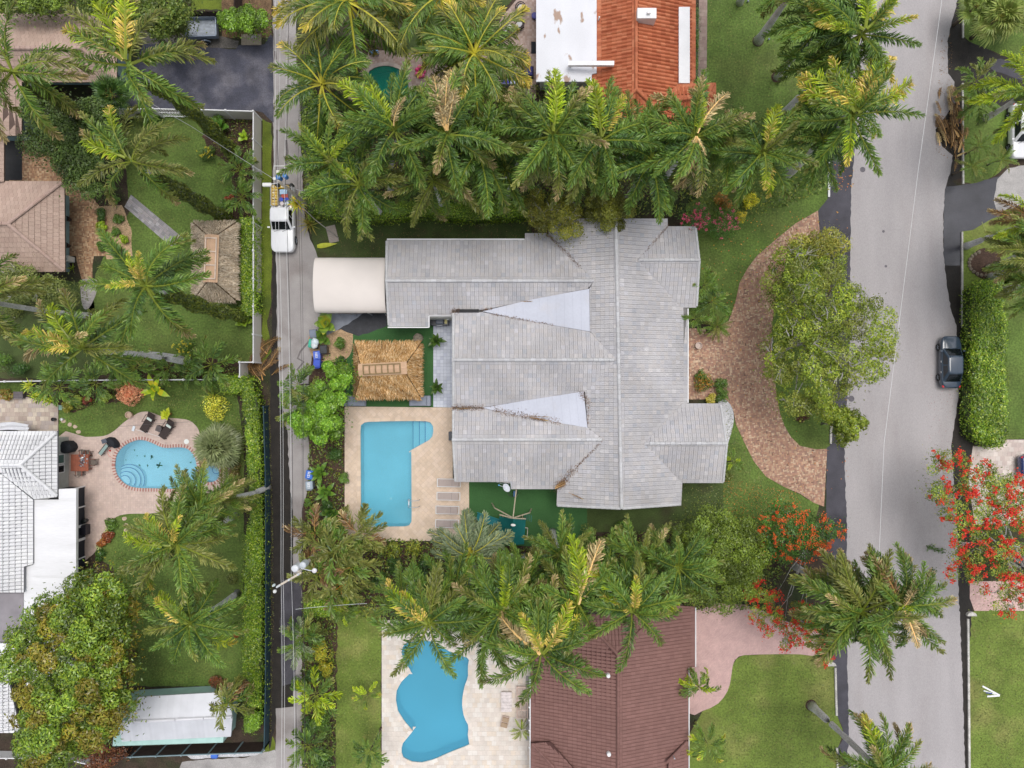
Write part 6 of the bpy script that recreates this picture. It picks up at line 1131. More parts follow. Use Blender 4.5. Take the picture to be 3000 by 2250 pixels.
hedge("hedge behind the shaded grass strip, below the northern palms", fh(2.0, 905, 560, 1000, 590, 1100, 590, 1240, 585, 1400, 580, 1545, 578, 1548, 640, 1400, 650, 1240, 640, 1100, 652, 1000, 645, 915, 630), 2.0, 15000, .16, HG, 206, wts=HW)
hedge("small hedge south of the palm clump beside the lane", fh(1.6, 886, 1745, 1000, 1745, 1005, 1800, 960, 1810, 886, 1808), 1.6, 3400, .15, HG, 207, wts=HW)
hedge("narrow clipped hedge between orange roof and brick path", ft(1.2, 2041, 15, 2050, 15, 2048, 232, 2041, 232), 1.2, 1500, .12, GM, 208)
hedge("greenery along the lane behind the utility pole", ft(2.2, 876, 250, 920, 260, 950, 480, 930, 600, 900, 640, 893, 560, 880, 340), 2.2, 4200, .16, HG, 209, wts=HW)
# ------------------------------------------------------------------ shrubs and accent plants
COP = [(.44, .22, .19), (.50, .27, .23), (.38, .16, .14), (.56, .34, .29)]
bush("copper_shrub", "salmon pink copperleaf shrub against the dividing fence", (389, 1145), 46, 1.5, COP, 301, 3200, .15)
bush("oleander", "oleander with scattered pink flowers over the grey roof's north-east corner", (1990, 668), 66, 4.4, [(.05, .12, .03), (.07, .15, .035), (.04, .09, .025)], 302, 3600, .17, ([(.75, .10, .20), (.80, .22, .30), (.68, .06, .14)], 60, .12), asp=.25, sq=(1.2, .7))
bush("oleander", "oleander with pink flowers on the lawn just east of the roof corner", (2095, 665), 60, 2.6, [(.05, .12, .03), (.07, .15, .035)], 303, 2800, .17, ([(.75, .10, .20), (.80, .22, .30)], 34, .12), asp=.25, sq=(1.1, .7))
for i, (c, r, hh, col, lb, fl) in enumerate((((2110, 600), 30, 1.6, [(.30, .12, .03), (.22, .10, .03), (.12, .12, .03)], "orange brown shrub above the pink oleander", None), ((2192, 598), 26, 1.3, [(.50, .45, .04), (.40, .40, .04), (.20, .25, .03)], "bright yellow croton at the lawn below the eastmost palm", None), ((2165, 640), 22, 1.0, [(.45, .38, .05), (.35, .30, .04), (.12, .16, .03)], "smaller yellow croton beside the oleander", None),
    ((648, 1190), 44, 1.5, [(.42, .42, .07), (.50, .48, .10), (.25, .30, .05)], "yellow ring shrub west of the hedge by the kidney pool", None), ((236, 1172), 20, .7, [(.32, .38, .10), (.26, .34, .08)], "rounded pale lime bush in the bed left of a red one", None), ((262, 1174), 15, .6, [(.22, .05, .04), (.15, .04, .03)], "dark red shrub in the fence bed", None), ((322, 1160), 20, .8, [(.28, .36, .10), (.22, .30, .07)], "pale lime bush left of the copperleaf", None),
    ((205, 1190), 20, .8, [(.25, .24, .05), (.16, .18, .04)], "yellow brown shrub by the terrace corner", None), ((30, 1155), 24, .8, [(.20, .20, .05), (.30, .14, .05), (.12, .15, .03)], "mixed shrub on the terrace's back edge", None), ((560, 1030), 42, 1.2, [(.06, .11, .025), (.08, .13, .03)], "round shrub with small yellow flowers by the edging path", ([(.75, .62, .05)], 26, .07)), ((615, 455), 30, 1.0, [(.05, .10, .025), (.07, .12, .03)], "yellow flowering shrub at the lawn's corner bed", ([(.75, .62, .05)], 18, .07)),
    ((345, 590), 16, .7, GM, "dark round shrub at the top of the sandy bed", None), ((305, 635), 24, .7, GD, "dark shrub at the north of the sandy bed", None), ((352, 645), 18, .6, GM, "small shrub on the sandy bed's east side", None), ((305, 665), 18, .6, GY, "lime shrub on the sandy bed", None), ((345, 680), 16, .6, GM, "small green shrub in the middle of the sandy bed", None), ((315, 692), 18, .5, GO, "olive shrub on the sandy bed", None), ((370, 705), 16, .6, GY, "yellow green shrub at the sandy bed's kerb", None), ((303, 727), 18, .6, GM, "round green shrub low on the sandy bed", None), ((350, 732), 16, .6, GD, "dark small shrub low on the sandy bed", None),
    ((680, 585), 16, .8, [(.25, .05, .03), (.18, .06, .03)], "red cordyline in the fence bed", None), ((665, 610), 24, 1.0, GM, "round green shrub beside the red cordyline", None), ((645, 365), 26, 1.1, GM, "leafy shrub in the corner of the fence bed", None), ((425, 345), 26, 1.2, GO, "olive shrub behind the gate", None), ((470, 352), 12, .6, GM, "small shrub right of the gate", None), ((330, 345), 24, 1.2, GD, "dark shrub at the left end of the gate fence", None),
    ((2055, 1122), 36, 1.3, [(.06, .10, .02), (.30, .14, .03), (.08, .12, .03)], "orange speckled shrub in the bed by the porch roof", None), ((2106, 1128), 24, 1.3, GM, "round green shrub east of the orange speckled one", None), ((2112, 1158), 24, 1.1, GM, "round green shrub at the brick drive's edge by the porch roof", None), ((2080, 1168), 18, .8, YE, "yellow shrub in the porch bed", None), ((2048, 1100), 20, 1.0, GM, "leafy shrub against the grey wall in the porch bed", None), ((2126, 1392), 16, 1.0, GO, "pale round shrub at the porch roof's south corner", None),
    ((955, 1890), 34, 2.2, [(.28, .28, .03), (.35, .30, .04), (.16, .22, .03)], "yellow and orange leaved bush in the lane side bed", None), ((935, 1960), 32, 1.8, GD, "dark leafy bush below the yellow one by the lane", None), ((960, 2110), 40, 1.8, GM, "wide green bush in the lane side bed", None), ((885, 1990), 26, 1.6, GM, "green bush at the lane edge", None), ((920, 2110), 28, 1.5, GD, "dark bush at the lane edge above the bottom palm", None), ((955, 2215), 36, 1.6, GD, "dark wide bush at the bottom of the lane side bed", None), ((960, 1945), 26, 1.8, [(.30, .26, .03), (.2, .24, .03)], "second yellow leaved bush in the lane side bed", None),
    ((700, 1375), 26, 1.2, [(.12, .08, .04), (.15, .14, .06), (.08, .10, .03)], "brownish shrub between spa and hedge", None), ((690, 1410), 24, 1.0, GO, "olive shrub below the spa", None), ((330, 1535), 22, .6, GM, "green end of the red planting bed", None), ((322, 1570), 20, .5, [(.20, .05, .03), (.14, .05, .03)], "dark red ground plants in the curved bed", None), ((306, 1590), 18, .5, [(.28, .12, .04), (.18, .06, .03)], "orange red ground plants in the curved bed", None), ((300, 1625), 20, .6, GD, "dark plants at the tip of the curved bed", None), ((256, 1680), 22, .9, [(.10, .13, .03), (.30, .15, .08)], "mixed shrub at the screened porch's south end", None),
    ((640, 1990), 22, .8, [(.16, .05, .04), (.10, .06, .03)], "red brown shrub by the hedge above the shed", None), ((395, 1920), 24, .8, [(.08, .04, .03), (.05, .05, .02)], "dark reddish shrub at the mango tree's east edge", None), ((690, 1690), 18, 1.2, GO, "olive shrub standing against the long hedge", None), ((697, 1850), 16, .8, [(.25, .05, .03), (.15, .06, .03)], "small red shrub against the long hedge", None),
    ((1150, 1610), 30, .9, [(.10, .14, .03), (.22, .25, .04), (.06, .09, .02)], "yellow green plants below the pool terrace, west part", None), ((1215, 1605), 30, .9, [(.12, .16, .03), (.30, .32, .05), (.06, .09, .02)], "yellow green plants below the pool terrace, east part", None), ((1160, 1650), 34, 1.3, GD, "dark bush under the silver palm's west side", None), ((1240, 1660), 34, 1.4, GD, "dark bush north of the terrace palms", None), ((1120, 1700), 38, 1.6, GD, "dark bush between lane clump and terrace palms", None), ((1450, 1640), 34, 1.4, GM, "green bush east of the silver palm's foot", None), ((1720, 1560), 36, 1.5, GO, "olive bush at the turf's south-east corner", None), ((1820, 1545), 36, 1.8, GM, "light green bush south of the grey roof", None), ((1780, 1600), 34, 1.6, BR + GD, "brownish bush amid the palms south of the grey roof", None), ((1680, 1640), 34, 1.5, GD, "dark bush below the turf's corner", None),
    ((2380, 770), 26, .6, GD, "dark groundcover under the shade tree's north side", None), ((2345, 1215), 26, .5, [(.08, .03, .02), (.05, .03, .02)], "dark red groundcover at the shade tree's foot", None), ((1010, 1400), 22, .9, GM, "leafy shrub between the bins and the pool deck", None), ((985, 1330), 24, 1.2, GD, "dark shrub above the numbered bins", None), ((960, 1480), 26, 1.2, GD, "dark shrub in the bed west of the pool deck", None), ((985, 1545), 26, 1.4, GM, "shrub near the deck's south-west corner", None), ((1003, 1010), 22, 1.2, GM, "leafy shrub west of the golden hut", None), ((1005, 1060), 20, 1.0, GD, "dark shrub touching the golden hut's west side", None),
    ((25, 1060), 36, 1.8, GM, "rounded green shrub at the west edge above the dividing fence", None), ((75, 1085), 30, 1.5, GD, "dark green shrub beside the dividing fence at the west edge", None), ((60, 905), 40, 1.2, GO, "low olive shrub at the west edge under the palm fronds", None),
    ((905, 1470), 14, .6, GM, "low shrub by the lane edge below the numbered bins", None))):
    bush("shrub", lb, c, r, hh, col, 400 + i, int(500 + r * 28), .13, fl)
rosette("banana_plant", "lime drooping banana plant beside the copperleaf", (455, 1140), 1.5, 8, 'banana', [(.22, .33, .03), (.30, .38, .04), (.45, .42, .03)], 501, z=1.2, el=(-5, 55), stem=.3)
rosette("yellow_cordyline", "yellow green potted cordyline beside the wicker loungers", (500, 1212), .75, 9, 'paddle', [(.30, .36, .04), (.38, .42, .06)], 502, z=.3, el=(5, 60), pot=(.16, .35, (.30, .12, .06)))
rosette("striped_dracaena", "lime striped dracaena nearest the fence by the terrace", (92, 1130), .9, 20, 'strap', [(.35, .40, .06), (.14, .24, .04), (.45, .46, .12)], 503, z=1.4, stem=.3); rosette("striped_dracaena", "lime striped dracaena in the middle of its row by the terrace", (135, 1165), 1.0, 20, 'strap', [(.40, .45, .08), (.14, .24, .04), (.45, .46, .12)], 504, z=1.2, stem=.3); rosette("striped_dracaena", "lime striped dracaena at the paved edge by the terrace", (155, 1172), .9, 18, 'strap', [(.40, .45, .08), (.10, .20, .03)], 505, z=1., stem=.2); rosette("striped_dracaena", "lime striped dracaena overhanging the terrace corner", (112, 1160), .9, 18, 'strap', [(.38, .42, .08), (.12, .22, .03)], 506, z=1., stem=.2)
rosette("red_bromeliad", "salmon red bromeliad on the terrace's back edge", (27, 1160), .55, 14, 'strap', COP, 507); rosette("philodendron", "glossy broad leaved plant in the fence corner bed", (650, 382), 1.1, 12, 'paddle', [(.06, .15, .03), (.08, .18, .04)], 508, z=.5, el=(0, 60)); rosette("philodendron", "lime leaved plant beside the white fence", (722, 405), .7, 6, 'paddle', [(.25, .36, .04), (.18, .30, .03)], 509, z=.4, el=(5, 60)); rosette("philodendron", "light green elephant ear at the hedge's foot by the fence", (720, 940), 1.0, 7, 'paddle', [(.16, .26, .04), (.20, .30, .05)], 510, z=.4, el=(0, 50))
rosette("agave", "pale agave in the curved bed, upper one", (320, 1553), .55, 12, 'agave', [(.30, .36, .24), (.36, .42, .30)], 511, el=(5, 60)); rosette("agave", "pale agave in the curved bed, lower one", (296, 1600), .5, 12, 'agave', [(.30, .36, .24), (.36, .42, .30)], 512, el=(5, 60)); rosette("agave", "green bromeliad at the foot of the tan house", (217, 788), .6, 12, 'strap', [(.15, .22, .03), (.22, .28, .04)], 513)
rosette("crinum_lily", "long strap leaved plant above the yellow ring shrub", (630, 1165), 1.2, 22, 'strap', [(.14, .20, .04), (.20, .26, .05), (.28, .30, .07)], 514, z=.4, el=(5, 70))
rosette("potted_bird_of_paradise", "dark potted plant at the tiled patio's north end", (1281, 1000), .95, 11, 'banana', [(.03, .065, .02), (.045, .085, .025)], 515, z=.3, el=(0, 70), pot=(.24, .45, (.07, .06, .06))); rosette("potted_bird_of_paradise", "dark potted plant at the tiled patio's south end", (1283, 1135), .95, 11, 'banana', [(.03, .065, .02), (.045, .085, .025)], 516, z=.3, el=(0, 70), pot=(.24, .45, (.07, .06, .06)))
rosette("yellow_dracaena", "yellow and orange dracaena beside the leaning utility pole", (872, 598), 1.1, 30, 'strap', [(.45, .36, .07), (.30, .32, .05), (.50, .28, .10), (.20, .26, .04)], 517, z=2.4, el=(-20, 75), stem=.4); rosette("dry_grass_clump", "dry yellowing grass clump at the lane's edge by the pole guy wire", (912, 660), 1.3, 40, 'grass', [(.24, .20, .06), (.16, .16, .05), (.12, .14, .04)], 518, z=.2, el=(10, 80), joined=True)
rosette("banana_plant", "broad leaved banana plant above the grey bin", (962, 950), 1.3, 8, 'paddle', [(.08, .14, .03), (.12, .19, .03), (.20, .22, .03)], 519, z=.8, el=(0, 60)); rosette("banana_plant", "small banana plant behind the heaped bin", (952, 990), 1.0, 7, 'paddle', [(.05, .11, .025), (.08, .14, .03)], 520, z=.7, el=(0, 60)); rosette("banana_plant", "banana plant right of the numbered bins", (942, 1385), 1.2, 9, 'banana', [(.06, .13, .03), (.09, .17, .03)], 521, z=.5, el=(0, 60)); rosette("banana_plant", "banana plant below the numbered bins", (958, 1440), 1.3, 9, 'banana', [(.06, .13, .03), (.09, .17, .03)], 522, z=.5, el=(0, 60)); rosette("banana_plant", "banana plant beside the rectangular pool's west deck", (975, 1500), 1.2, 9, 'banana', [(.05, .12, .03), (.08, .15, .03)], 523, z=.5, el=(0, 60))
ob("fallen_spathe", blade("agave", [(.34, .38, .04)], 1), None, loc=P(929, 722, .1), rot=(0, 0, R(7)), scale=(1.85, 2.2, .6), label="bright lime palm spathe curled on the shaded grass by the concrete pad", cat="palm frond")
rosette("orange_bromeliad", "orange bromeliad in the palm clump beside the lane", (1038, 1672), .9, 9, 'strap', [(.60, .20, .02), (.5, .15, .02)], 525, z=3.8, el=(0, 60))
# ================================================================== vehicles
def outline_car(L, W, nose, tail, n=7):
    """plan outline of a car: +x forward"""
    pts = []; hx, hy = L / 2, W / 2
    def corner(cx, cy, r1, r2, a0, a1):
        for a in np.linspace(a0, a1, n): pts.append((cx + r1 * math.cos(a), cy + r2 * math.sin(a)))
    corner(hx - nose, hy - nose * .62, nose, nose * .62, 0, math.pi / 2); corner(-hx + tail, hy - tail * .6, tail, tail * .6, math.pi / 2, math.pi)
    corner(-hx + tail, -hy + tail * .6, tail, tail * .6, math.pi, 1.5 * math.pi); corner(hx - nose, -hy + nose * .62, nose, nose * .62, 1.5 * math.pi, 2 * math.pi)
    return pts
def loft(mb, rings, col, top=True):
    n = len(rings[0]); b = len(mb.v); mb.v += [Vector(p) for r in rings for p in r]
    for i in range(len(rings) - 1):
        for k in range(n):
            k2 = (k + 1) % n; mb.f.append((b + i * n + k, b + i * n + k2, b + (i + 1) * n + k2, b + (i + 1) * n + k)); mb.c.append(col)
    if top: mb.f.append(tuple(b + (len(rings) - 1) * n + k for k in range(n))); mb.c.append(col)
def wheel(root, x, y, r, wdt, col=(.55, .56, .58)):
    s = 1 if y > 0 else -1; w_ = empty("wheel", (x, y, r)); w_.parent = root
    t = MB(); prof = [(r * .62, -wdt / 2), (r * .92, -wdt / 2), (r, -wdt * .35), (r, wdt * .35), (r * .92, wdt / 2), (r * .62, wdt / 2)]; t.lathe((0, 0, 0), prof, 22); t.v = [Vector((v.x, v.z, v.y)) for v in t.v]; t.f = [tuple(reversed(f)) for f in t.f]; t.obj("tyre", rub, w_)
    m = MB(); m.lathe((0, 0, 0), [(r * .62, -wdt * .1), (r * .62, wdt / 2 - .01), (r * .5, wdt / 2 - .02), (r * .12, wdt / 2)], 22, col); m.v = [Vector((v.x, v.z * s, v.y)) for v in m.v]
    if s > 0: m.f = [tuple(reversed(f)) for f in m.f]
    for k in range(5): a = k * 2 * math.pi / 5; m.bar((0, s * (wdt / 2 + .005), 0), (r * .6 * math.cos(a), s * (wdt / 2 + .005), r * .6 * math.sin(a)), .07, .03, col)
    m.obj("rim", metalg, w_)
def car(name, label, c, rz, L, W, col, hood, belt, roofz, cab, nose=.55, tail=.5, r=.33, wb=(.29, -.29), pickup=None, roofw=.74, tint=None):
    """cab = (windscreen foot, roof front, roof rear, rear glass foot) along x"""
    root = empty(name, P(*c), rz, label=label, cat="pickup truck" if pickup else "car"); hx = L / 2
    rings = []
    for z, sx, sy in ((.22, .94, .90), (.32, .985, .97), (.55, 1.0, 1.0), (hood - .16, .995, .99), (hood - .05, .97, .955), (hood, .92, .88)):
        rings.append([(x * sx, y * sy, z + (.0 if z < hood - .1 else -.10 * max(0, (x / hx)) ** 3)) for x, y in outline_car(L, W, nose, tail)])
    b = MB(); loft(b, rings, col); b.obj("body", paint, root, smooth=True)
    f0, f1, r0, r1 = cab; yb, yt = W * .455, W * roofw / 2
    def sec(x, y, z): return [(x, y, z), (x, -y, z)]
    cb = MB(); zb = hood - .03
    base = [(f0, yb * .90), (f0 - .12, yb), (r1 + .1, yb * .98), (r1, yb * .88), (r1, -yb * .88), (r1 + .1, -yb * .98), (f0 - .12, -yb), (f0, -yb * .90)]
    topp = [(f1, yt * .90), (f1 - .15, yt), (r0 + .15, yt * .98), (r0, yt * .88), (r0, -yt * .88), (r0 + .15, -yt * .98), (f1 - .15, -yt), (f1, -yt * .90)]
    ring = lambda t, e=0: [(a[0] + (q[0] - a[0]) * t, a[1] + (q[1] - a[1]) * t, zb + (roofz - .05 - zb) * t) for a, q in zip(base, topp)]
    loft(cb, [ring(0)[::-1], ring(1)[::-1], [(x * .97 + .03 * (f1 + r0) / 2, y * .95, roofz - .012) for x, y in topp][::-1], [(x * .85 + .15 * (f1 + r0) / 2, y * .75, roofz + .015) for x, y in topp][::-1]], col)
    cb.f = [tuple(reversed(f)) for f in cb.f]; cb.obj("cabin", paint, root, smooth=True)
    R0, R1 = ring(.10), ring(.93)
    def glass(nm, i, j, s0=.06, s1=.94):
        a, b_, c_, d = Vector(R0[i]), Vector(R0[j]), Vector(R1[j]), Vector(R1[i]); q = [a + (b_ - a) * s0, a + (b_ - a) * s1, d + (c_ - d) * s1, d + (c_ - d) * s0]; n = (q[1] - q[0]).cross(q[3] - q[0]).normalized(); ctr = sum(q, Vector()) / 4
        if n.dot(ctr - Vector(((f0 + r1) / 2, 0, (zb + roofz) / 2))) < 0: n = -n
        q = [p + n * .012 for p in q]; m = MB(); m.add(q + [p - n * .02 for p in q], [(0, 1, 2, 3), (3, 2, 1, 0), (0, 4, 5, 1), (1, 5, 6, 2), (2, 6, 7, 3), (3, 7, 4, 0)]); return m.obj(nm, glassd, root)
    glass("windscreen", 7, 0, .03, .97); glass("rear_window", 3, 4, .05, .95)
    for i, j in ((1, 2), (6, 5)): 
        for s0, s1 in ((.05, .47), (.52, .93)): glass("side_window", i, j, s0, s1)
    for sx in wb:
        for sy in (1, -1): wheel(root, L * sx, sy * (W / 2 - .10), r, .24)
    for sy in (1, -1):
        MB().box((f0 - .25, sy * (W / 2 + .10), zb + .10), (.14, .22, .14), col=col).obj("mirror", paint, root, bevel=.03)
        MB().box((hx - nose * .45, sy * (W / 2 - .36), hood - .24), (.28, .36, .12), rz=-sy * .35, col=(.8, .82, .85)).obj("headlight", plastic, root, bevel=.03)
        MB().box((-hx + tail * .28, sy * (W / 2 - .24), hood - .14), (.20, .30, .12), rz=sy * .5, col=(.55, .01, .015)).obj("taillight", plastic, root, bevel=.03)
        for x in ((f0 + f1) / 2 - .8, (f0 + r1) / 2 - .6): MB().box((x, sy * (W / 2 - .005), hood - .14), (.16, .03, .03), col=(.6, .6, .62)).obj("door_handle", plastic, root)
    MB().bar((f0 + .12, -yb * .7, hood + .01), (f0 - .1, -.05, hood + .10), .02, .02, (.02, .02, .02)).obj("wiper", plastic, root); MB().bar((f0 + .12, .05, hood + .01), (f0 - .1, yb * .7, hood + .10), .02, .02, (.02, .02, .02)).obj("wiper", plastic, root)
    g = MB(); g.box((hx - .10, 0, .5), (.06, W * .5, .18), col=(.03, .03, .03)); g.obj("grille", plastic, root); MB().box((-hx + .03, 0, .62), (.03, .42, .13), col=(.6, .6, .6)).obj("number_plate", plastic, root)
    return root
NAVY = (.035, .055, .085)
car("parked_car", "dark blue sedan parked against the kerb beside the tall hedge", (2771, 1062), R(90), 4.55, 1.78, NAVY, .88, .9, 1.42, (1.22, .50, -1.0, -1.75), nose=.8, tail=.75)
car("parked_car", "white SUV parked under the yellow green palm at the east edge", (2976, 392), R(-90), 4.75, 1.92, (.80, .80, .82), 1.02, 1.05, 1.68, (1.10, .55, -1.75, -2.15), r=.37)
car("parked_car", "deep blue car whose tail just enters the frame on the cream driveway", (3046, 1362), R(0), 4.5, 1.85, (.012, .03, .13), .95, .95, 1.45, (1.0, .4, -.9, -1.6))
# pickup, front to the south
root = car("pickup_truck", "white pickup with a loaded open bed parked in the back lane", (838, 648), R(-90), 5.75, 2.0, (.80, .81, .84), 1.12, 1.12, 1.85, (1.05, .40, -.75, -.88), nose=.6, tail=.15, r=.40, wb=(.31, -.30), pickup=True, roofw=.80)
pk = root.location
bd = MB(); bd.box((-1.95, 0, 1.14), (1.72, 1.66, .03), col=(.10, .10, .11)); bd.obj("bed_floor", plastic, root)
for dx, dy, sx, sy in ((-1.95, .90, 1.85, .12), (-1.95, -.90, 1.85, .12), (-2.84, 0, .10, 1.9)): MB().box((dx, dy, 1.20), (sx, sy, .32), col=(.74, .75, .78)).obj("bed_side", paint, root, bevel=.02)
for dy in (.90, -.90): MB().tube([(-1.05, dy, 1.42), (-2.8, dy, 1.42)], .03, 6, (.05, .05, .05)).obj("rack_rail", plastic, root)
MB().bar((-2.8, -.9, 1.5), (-2.8, .9, 1.5), .08, .06, (.1, .1, .1)).obj("rack_rail", plastic, root)
YC = (.80, .52, .02)
def crate(i, cx, cy, nx, ny, lab):     # truck-local metres, x forward (south)
    w_ = empty("crate", (pk.x + cy, pk.y - cx, 1.16), label=lab, cat="crate", group="yellow crates in the truck bed"); sx, sy = .23 * ny, .23 * nx
    m = MB(); m.box((0, 0, .02), (sx, sy, .03), col=YC)
    for a, b, c_, d in ((sx / 2, 0, .03, sy), (-sx / 2, 0, .03, sy), (0, sy / 2, sx, .03), (0, -sy / 2, sx, .03)): m.box((a, b, .16), (c_, d, .30), col=YC)
    m.obj("shell", plastic, w_)
    for a in range(ny):
        for b in range(nx): MB().lathe((-sx / 2 + .23 * (a + .5), -sy / 2 + .23 * (b + .5), .04), [(.09, 0), (.09, .24), (.04, .29), (.035, .31)], 10, (.82, .66, .25) if (a + b) % 3 else (.85, .8, .6)).obj("bottle", plastic, w_)
k = 0
for x, y, nx, ny, lab in ((-2.62, -.40, 1, 3, "yellow crate at the tailgate, west one"), (-2.62, .34, 1, 3, "yellow crate at the tailgate, east one"), (-2.22, -.52, 2, 2, "yellow crate behind the tailgate crates, first of the west column"), (-1.74, -.52, 2, 2, "yellow crate in the middle of the west column"), (-1.28, -.52, 2, 2, "yellow crate next to the cab in the west column")): crate(k, x, y, nx, ny, lab); k += 1
def inbed(x, y, z=1.16): return (pk.x + y, pk.y - x, z)
MB().box((0, 0, .12), (.62, .42, .24), rz=.05, col=(.35, .52, .70)).obj("plastic_box", plastic, bevel=.02, loc=inbed(-2.2, .22), label="pale blue box in the truck bed", cat="box")
MB().box((0, 0, .10), (.55, .34, .2), rz=.1, col=(.42, .06, .04)).obj("tool_box", plastic, bevel=.02, loc=inbed(-1.85, .32), label="red brown tool box in the truck bed", cat="tool box")
for x, y, lc, bc, lb in ((-1.50, .10, (.02, .06, .45), (.8, .8, .8), "white bucket with a blue lid in the truck bed, the inner one"), (-1.50, .55, (.02, .06, .45), (.8, .8, .8), "white bucket with a blue lid in the truck bed, nearer the side"), (-1.15, .15, (.62, .55, .55), (.7, .7, .7), "pinkish white bucket beside the cab"), (-1.15, .58, (.55, .60, .66), (.7, .7, .7), "grey white bucket beside the cab")):
    b_ = empty("bucket", inbed(x, y), label=lb, cat="bucket"); MB().lathe((0, 0, 0), [(.13, 0), (.16, .34)], 16, bc).obj("pail", plastic, b_); MB().lathe((0, 0, .34), [(.175, 0), (.175, .03)], 16, lc).obj("lid", plastic, b_)
# trailer
root = empty("utility_trailer", P(604, 96), R(2), label="small grey utility trailer parked behind the black court", cat="trailer"); tc = (.42, .47, .54)
MB().box((0, 0, .55), (2.55, 1.62, .05), col=(.25, .28, .32)).obj("floor", plastic, root)
for i in range(14): MB().box((0, -.78 + i * .12, .585), (2.5, .085, .02), col=(.42, .46, .52)).obj("plank", wood, root)
for a, b, c_, d in ((0, .82, 2.6, .05), (0, -.82, 2.6, .05), (1.30, 0, .05, 1.66), (-1.30, 0, .05, 1.66)): MB().box((a, b, .80), (c_, d, .45), col=tc).obj("side_board", metalg, root)
for a, b, c_, d in ((0, .82, 2.68, .09), (0, -.82, 2.68, .09), (1.30, 0, .09, 1.7), (-1.30, 0, .09, 1.7)): MB().box((a, b, 1.05), (c_, d, .05), col=(.55, .60, .66)).obj("top_rail", metalg, root)
for s in (.5, -.5): MB().bar((-1.3, s, .5), (-2.15, 0, .5), .07, .07, tc).obj("drawbar", metalg, root)
MB().box((-2.25, 0, .52), (.25, .1, .1), col=tc).obj("hitch", metalg, root); MB().lathe((-2.0, 0, 0), [(.03, 0), (.03, .5)], 8, tc).obj("jockey_post", metalg, root)
for s in (1, -1): wheel(root, .1, s * 1.0, .31, .2); MB().tube([(.1 + .42 * math.cos(a), s * 1.0, .31 + .38 * math.sin(a)) for a in np.linspace(.2, math.pi - .2, 7)], .06, 6, tc).obj("mudguard", metalg, root)
# ================================================================== poles and wires
def pole(label, base, top, z, arms):
    b = P(*base); t = P(top[0], top[1], z) - b; root = empty("utility_pole", b, label=label, cat="utility pole"); MB().tube([(0, 0, 0), t * .5, t], [.17, .14, .11], 10, (1.1, 1.05, .95)).obj("shaft", bark, root, smooth=True); return root, t
p1, t1 = pole("leaning wooden utility pole rising from the shrubs beside the pickup", (914, 612), (816, 531), 9.2, 0)
def can(root, c, r, h, col, nm="transformer"): MB().lathe(c, [(r * .9, 0), (r, .04), (r, h), (r * .8, h + .06), (r * .2, h + .09)], 16, col).obj(nm, plastic, root, smooth=False)
can(p1, t1 + Vector((-.15, .42, -.9)), .20, .55, (.03, .15, .42)); can(p1, t1 + Vector((.35, .5, -.8)), .17, .5, (.06, .2, .5)); can(p1, t1 + Vector((-.42, .3, -.7)), .14, .35, (.75, .75, .75), "insulator"); MB().box(t1 + Vector((0, .75, -.3)), (.5, .28, .25), col=(.68, .66, .58)).obj("switch_box", plastic, p1, bevel=.03)
MB().tube([t1 + Vector((-.4, .95, -.2)), t1 + Vector((-.4, 1.2, -.2)), t1 + Vector((.4, 1.2, -.2)), t1 + Vector((.4, .95, -.2))], .03, 6, (.75, .75, .72)).obj("bracket", plastic, p1)
can(p1, t1 + Vector((-.35, -.05, -1.0)), .16, .4, (.03, .03, .03), "splice_case"); can(p1, t1 + Vector((.6, .1, -1.6)), .10, .5, (.03, .03, .03), "splice_case")
MB().box(t1 + Vector((-1.0, -.15, -.4)), (.7, .3, .22), col=(.7, .7, .68)).obj("lamp_head", plastic, p1, bevel=.08); MB().tube([t1 + Vector((0, 0, -.3)), t1 + Vector((-.8, -.12, -.4))], .03, 6, (.6, .6, .6)).obj("lamp_arm", plastic, p1)
p2, t2 = pole("utility pole with two white transformer drums and a street lamp over the palm clump", (955, 1590), (874, 1676), 10.0, 0)
can(p2, t2 + Vector((-.25, .25, -.8)), .27, .8, (.62, .64, .68)); can(p2, t2 + Vector((.15, .35, -1.3)), .27, .8, (.50, .54, .58)); a_ = t2 + Vector((-1.45, -1.0, .1)); b_ = t2 + Vector((.25, .0, .1)); MB().bar(a_, b_, .14, .12, (.55, .48, .40)).obj("crossarm", wood, p2)
for f in (0, .08, .5, .9): MB().lathe(a_ + (b_ - a_) * f + Vector((0, 0, .05)), [(.06, 0), (.09, .08), (.05, .16), (.07, .22), (.03, .28)], 8, (.72, .75, .78)).obj("insulator", plastic, p2)
MB().lathe(a_ + Vector((-.25, .12, 0)), [(.08, 0), (.10, .2), (.04, .42)], 8, (.7, .8, .82)).obj("insulator", plastic, p2); MB().lathe(a_ + Vector((-.2, -.35, 0)), [(.12, 0), (.14, .15), (.05, .3)], 8, (.8, .8, .8)).obj("insulator", plastic, p2)
MB().tube([t2 + Vector((.1, .2, -.3)), t2 + Vector((.8, .12, 0)), t2 + Vector((1.0, .1, 0))], .035, 6, (.6, .64, .68)).obj("lamp_arm", plastic, p2); MB().lathe(t2 + Vector((1.15, .08, -.18)), [(.10, 0), (.19, .05), (.16, .16), (.06, .22)], 16, (.72, .70, .72)).obj("lamp_head", plastic, p2)
def wire(label, pts, r, col, sag=.5):
    V = []; 
    for (a, b) in zip(pts, pts[1:]):
        A, B = P(*a), P(*b)
        for i in range(16): f = i / 16; V.append(A + (B - A) * f - Vector((0, 0, sag * 4 * f * (1 - f))))
    V.append(P(*pts[-1])); o = V[0].copy(); MB().tube([v - o for v in V], r, 4, col, cap=False).obj("cable", plastic, loc=o, label=label, cat="cable", group="cables over the back lane")
ZT = 9.6
